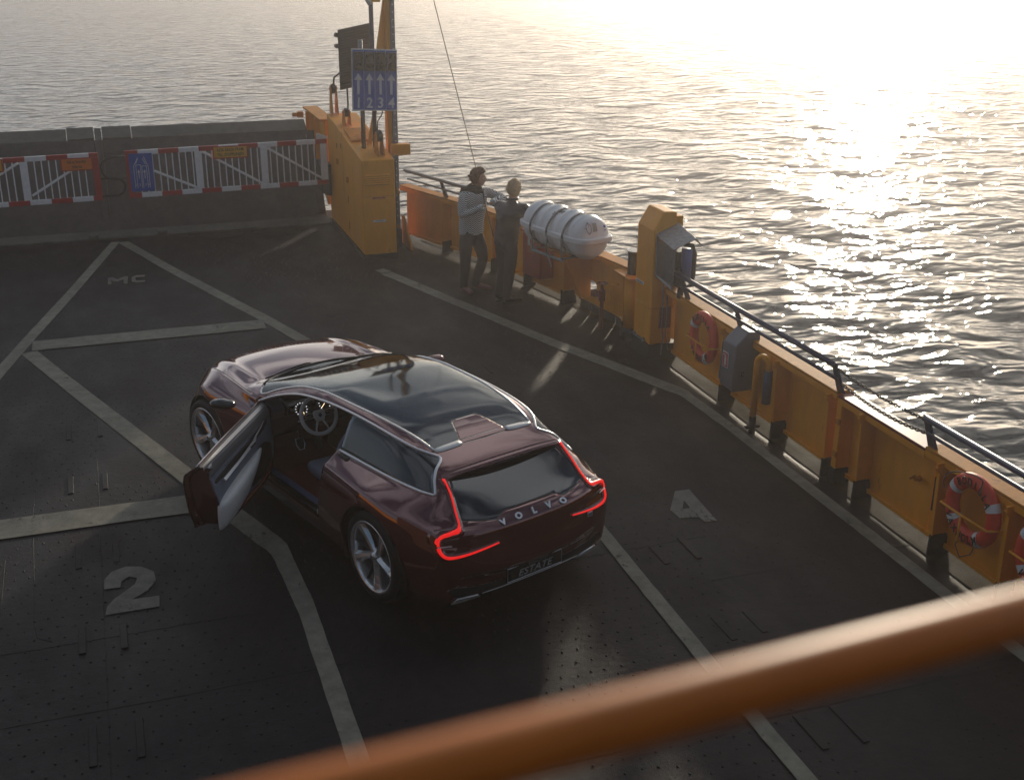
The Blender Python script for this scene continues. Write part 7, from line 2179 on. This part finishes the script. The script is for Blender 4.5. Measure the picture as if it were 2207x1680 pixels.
def herring():
    m = mat('herringbone_knit', (0.3, 0.3, 0.3), 0.85, sheen=0.0); t = m.node_tree; b = t.nodes['Principled BSDF']
    co = t.nodes.new('ShaderNodeTexCoord'); sp = t.nodes.new('ShaderNodeSeparateXYZ'); t.links.new(co.outputs['Object'], sp.inputs[0])
    def M_(op, a, b_=None):
        n = t.nodes.new('ShaderNodeMath'); n.operation = op
        for i, v in enumerate((a, b_)):
            if v is None: continue
            if isinstance(v, (int, float)): n.inputs[i].default_value = v
            else: t.links.new(v, n.inputs[i])
        return n.outputs[0]
    ang_ = M_('ADD', M_('MULTIPLY', sp.outputs[0], .85), M_('MULTIPLY', sp.outputs[1], -.6))
    zig = M_('PINGPONG', ang_, .034)
    v = M_('ADD', M_('MULTIPLY', sp.outputs[2], 1.0), M_('MULTIPLY', zig, 1.0))
    w = M_('SINE', M_('MULTIPLY', v, 230.0))
    st = M_('GREATER_THAN', w, 0.0)
    x = t.nodes.new('ShaderNodeMix'); x.data_type = 'RGBA'; x.inputs[6].default_value = (0.025, 0.027, 0.035, 1); x.inputs[7].default_value = (0.85, 0.84, 0.80, 1)
    t.links.new(st, x.inputs[0]); t.links.new(x.outputs[2], b.inputs['Base Color']); return m
KNIT = herring()
TROU = mat('dark_wool_trousers', (0.040, 0.032, 0.034), 0.85, noise_amt=.15, nscale=30, bump=.4, bscale=25)
OXBL = mat('oxblood_shoe', (0.13, 0.022, 0.018), 0.3, coat=.4)
CUFF = mat('pale_cuff', (0.62, 0.68, 0.66), 0.8)
fd = V3((face_dir(-50)[0], face_dir(-50)[1], 0))
sw_ = skin_mesh([[(g['pelvis'] + V3((0, 0, -.10)), (.185, .14)), (g['pelvis'] + V3((0, 0, -.03)), (.192, .145)), (g['waist'], (.190, .140)), (g['chest'] - V3((0, 0, .06)), (.205, .142)), (g['chest'] + V3((0, 0, .06)), (.205, .135)), (g['neck'] - V3((0, 0, .02)), (.100, .085)), (g['neck'] + V3((0, 0, .02)), (.08, .07))],
                 [(g['chest'] + V3((0, 0, .06)), (.205, .135)), (g['rsh'], .085), (g['rsh'].lerp(g['relb'], .5), .070), (g['relb'], .066), (g['relb'].lerp(g['rwr'], .5), .058), (g['rwr'], .046)],
                 [(g['chest'] + V3((0, 0, .06)), (.205, .135)), (g['lsh'], .083), (g['lsh'].lerp(g['lelb'], .5), .069), (g['lelb'], .065), (g['lelb'].lerp(g['lwr'], .5), .057), (g['lwr'], .046)]], 2)
me_part('sweater', sw_, KNIT, P1)
for w_, e_ in (('rwr', 'relb'), ('lwr', 'lelb')):
    d = (g[w_] - g[e_]).normalized(); bm = bm_new(); tube(bm, [g[w_] - d * .012, g[w_] + d * .022], .040, 16); put('cuff', bm, CUFF, parent=P1, smooth=True)
bm = bm_new(); cp = g['pelvis'] + V3((0, 0, -.055)); tube(bm, [cp + V3((.150 * math.cos(a) , .118 * math.sin(a), .004 * math.sin(3 * a))) for a in [2 * math.pi * k / 32 for k in range(32)]], .010, 8, closed=True); put('hem', bm, CUFF, parent=P1, smooth=True)
build_legs(P1, g, TROU, OXBL)
bm = bm_new()
for q, rr, zz_, r_ in ((0, .085, .0, .038), (1.2, .082, .035, .032), (2.6, .092, -.03, .034)):
    cn = g['neck'] + V3((0, 0, .012 + zz_)); tube(bm, [cn + V3((rr * math.cos(a + q), rr * .9 * math.sin(a + q), .018 * math.sin(a * 2 + q))) for a in [2 * math.pi * k / 24 for k in range(24)]], r_, 10, closed=True)
cn = g['neck']; tube(bm, [cn + V3((-.08, .02, .03)), cn + V3((-.15, .03, .015)), cn + V3((-.19, .01, -.03))], [.035, .04, .02], 10)
sc_ = put('scarf', bm, mat('black_scarf', (0.018, 0.013, 0.014), 0.95, bump=.8, bscale=60), parent=P1, smooth=True)
bm = bm_new(); tube(bm, [cn + fd * .10 + V3((.04, 0, .0)), cn + fd * .125 + V3((.03, 0, -.10)), cn + fd * .13 + V3((.035, 0, -.2))], [.012, .008, .004], 6); put('scarf_tail', bm, mat('dark_yarn', (0.05, .045, .045), .9), parent=P1, smooth=True)
BRN = mat('dark_brown_hair', (0.16, 0.055, 0.020), 0.45, noise_amt=.4, nscale=60, bump=.9, bscale=120)
features(P1, g['headc'], f, l, u, 1, None, BRN); hair(P1, g['headc'] + u * .004, f, l, u, 1.0, BRN, 'long')
bm = bm_new(); tube(bm, [g['headc'] + f * .101 + l * y * 1.0 + u * (-.044 - abs(y) * .25) - f * abs(y) * .5 for y in (-.026, -.013, 0, .013, .026)], [.003, .005, .005, .005, .003], 6)
tube(bm, [g['headc'] + f * .093 + u * -.098, g['headc'] + f * .085 + u * -.112], [.010, .008], 8); put('beard', bm, BRN, parent=P1, smooth=True)
# ---- man in dark leather jacket, seen from behind
M2 = {'headc': (5.14, 14.86, 1.565), 'neck': (5.12, 14.88, 1.41), 'rsh': (5.245, 14.74, 1.335), 'lsh': (4.955, 15.0, 1.335), 'relb': (5.40, 14.66, 1.22), 'rwr': (5.47, 14.86, 1.27), 'rhand': (5.48, 14.94, 1.275),
      'lelb': (5.30, 15.16, 1.23), 'lwr': (5.44, 15.03, 1.27), 'lhand': (5.47, 14.96, 1.275), 'chest': (5.09, 14.88, 1.23), 'waist': (5.06, 14.89, 1.03), 'pelvis': (5.04, 14.89, 0.89), 'rhip': (5.10, 14.83, 0.85), 'lhip': (4.99, 14.95, 0.85),
      'rkn': (5.075, 14.83, 0.49), 'rank': (5.04, 14.86, 0.09), 'rtoe': (5.25, 14.86, 0.035), 'lkn': (5.03, 14.97, 0.49), 'lank': (4.97, 14.98, 0.09), 'ltoe': (5.18, 15.0, 0.035)}
P2, g = man(M2, None, 'blond man in dark leather jacket leaning on the raft with his back turned', 1, None)
hm, f, l, u = head_mesh(g['headc'], face_dir(40))
body = skin_mesh([[(g['pelvis'], (.11, .08)), (g['waist'], (.10, .07)), (g['chest'], (.13, .09)), (g['neck'] - V3((0, 0, .04)), (.07, .06)), (g['neck'] + V3((0, 0, .03)), .052), (g['headc'] - V3((0, 0, .05)), .055)],
                  [(g['chest'], (.13, .09)), (g['rsh'], .05), (g['relb'], .04), (g['rwr'], .026)], [(g['chest'], (.13, .09)), (g['lsh'], .05), (g['lelb'], .04), (g['lwr'], .026)],
                  [(g['pelvis'], (.12, .09)), (g['rhip'], .08), (g['rkn'], .040), (g['rank'], .030)], [(g['pelvis'], (.12, .09)), (g['lhip'], .08), (g['lkn'], .040), (g['lank'], .030)]], 2)
h1 = skin_mesh(hand(g['rwr'], g['rhand'], (.2, .2, .9), .5, 1), 2); h2 = skin_mesh(hand(g['lwr'], g['lhand'], (.2, .2, .9), .5, -1), 2)
me_part('body', body, SKIN, P2, [hm, h1, h2])
LEJ = mat('dark_leather_jacket', (0.014, 0.014, 0.028), 0.36, noise_amt=.2, nscale=8, bump=1.0, bscale=14, coat=.3, coatr=.3)
jk = skin_mesh([[(g['pelvis'] + V3((0, 0, -.05)), (.180, .145)), (g['pelvis'] + V3((0, 0, .02)), (.186, .148)), (g['waist'], (.182, .145)), (g['chest'] - V3((0, 0, .05)), (.218, .152)), (g['chest'] + V3((0, 0, .05)), (.215, .145)), (g['neck'] - V3((0, 0, .03)), (.082, .07)), (g['neck'] + V3((0, 0, .015)), .066)],
                [(g['chest'] + V3((0, 0, .05)), (.215, .145)), (g['rsh'], .088), (g['rsh'].lerp(g['relb'], .5), .076), (g['relb'], .070), (g['relb'].lerp(g['rwr'], .5), .060), (g['rwr'], .050)],
                [(g['chest'] + V3((0, 0, .05)), (.215, .145)), (g['lsh'], .088), (g['lsh'].lerp(g['lelb'], .5), .074), (g['lelb'], .068), (g['lelb'].lerp(g['lwr'], .5), .060), (g['lwr'], .050)]], 3)
jo = me_part('leather_jacket', jk, LEJ, P2)
# folds across back and sleeves
for v in jo.data.vertices:
    co_ = v.co
    v.co += v.normal * (.007 * noise.noise(V3((co_.x * 5, co_.y * 5, co_.z * 26))) + .004 * noise.noise(V3((co_.x * 30, co_.y * 30, co_.z * 30))))
for v in [o for o in P1.children if o.name.startswith('sweater')][0].data.vertices:
    co_ = v.co
    v.co += v.normal * (.006 * noise.noise(V3((co_.x * 8, co_.y * 8, co_.z * 18))))
sh_ = skin_mesh([[(g['pelvis'] + V3((0, 0, .06)), (.17, .135)), (g['pelvis'] - V3((0, 0, .04)), (.180, .142)), (g['pelvis'] - V3((0, 0, .115)), (.178, .142))]], 2)
def speck():
    m = mat('speckled_navy_shirt', (0.02, 0.02, 0.045), 0.7); t = m.node_tree; b = t.nodes['Principled BSDF']
    n = t.nodes.new('ShaderNodeTexVoronoi'); n.inputs['Scale'].default_value = 55; co = t.nodes.new('ShaderNodeTexCoord'); t.links.new(co.outputs['Object'], n.inputs['Vector'])
    c_ = t.nodes.new('ShaderNodeMath'); c_.operation = 'LESS_THAN'; c_.inputs[1].default_value = .17; t.links.new(n.outputs['Distance'], c_.inputs[0])
    x = t.nodes.new('ShaderNodeMix'); x.data_type = 'RGBA'; x.inputs[6].default_value = (0.02, 0.02, 0.045, 1); x.inputs[7].default_value = (0.45, 0.42, 0.6, 1)
    t.links.new(c_.outputs[0], x.inputs[0]); t.links.new(x.outputs[2], b.inputs['Base Color']); return m
me_part('shirt_tail', sh_, speck(), P2)
build_legs(P2, g, mat('black_jeans', (0.022, 0.018, 0.026), 0.8, bump=.4, bscale=25), mat('black_brogue', (0.012, 0.010, 0.012), 0.25, coat=.5), .98)
for w_, e_ in (('rwr', 'relb'), ('lwr', 'lelb')):
    d = (g[w_] - g[e_]).normalized(); bm = bm_new(); tube(bm, [g[w_] - d * .004, g[w_] + d * .02], .036, 14); put('cuff', bm, CUFF, parent=P2, smooth=True)
BLD = mat('short_blond_hair', (0.55, 0.36, 0.19), 0.55, noise_amt=.35, nscale=70, bump=.9, bscale=150)
features(P2, g['headc'], f, l, u, 1, None, BLD); hair(P2, g['headc'] + u * .004, f, l, u, 1.0, BLD, 'short')
bm = bm_new(); tube(bm, [g['neck'] + V3((.072 * math.cos(a), .072 * math.sin(a), .030)) for a in [2 * math.pi * k / 20 for k in range(20)]], .020, 8, closed=True); put('collar', bm, LEJ, parent=P2, smooth=True)
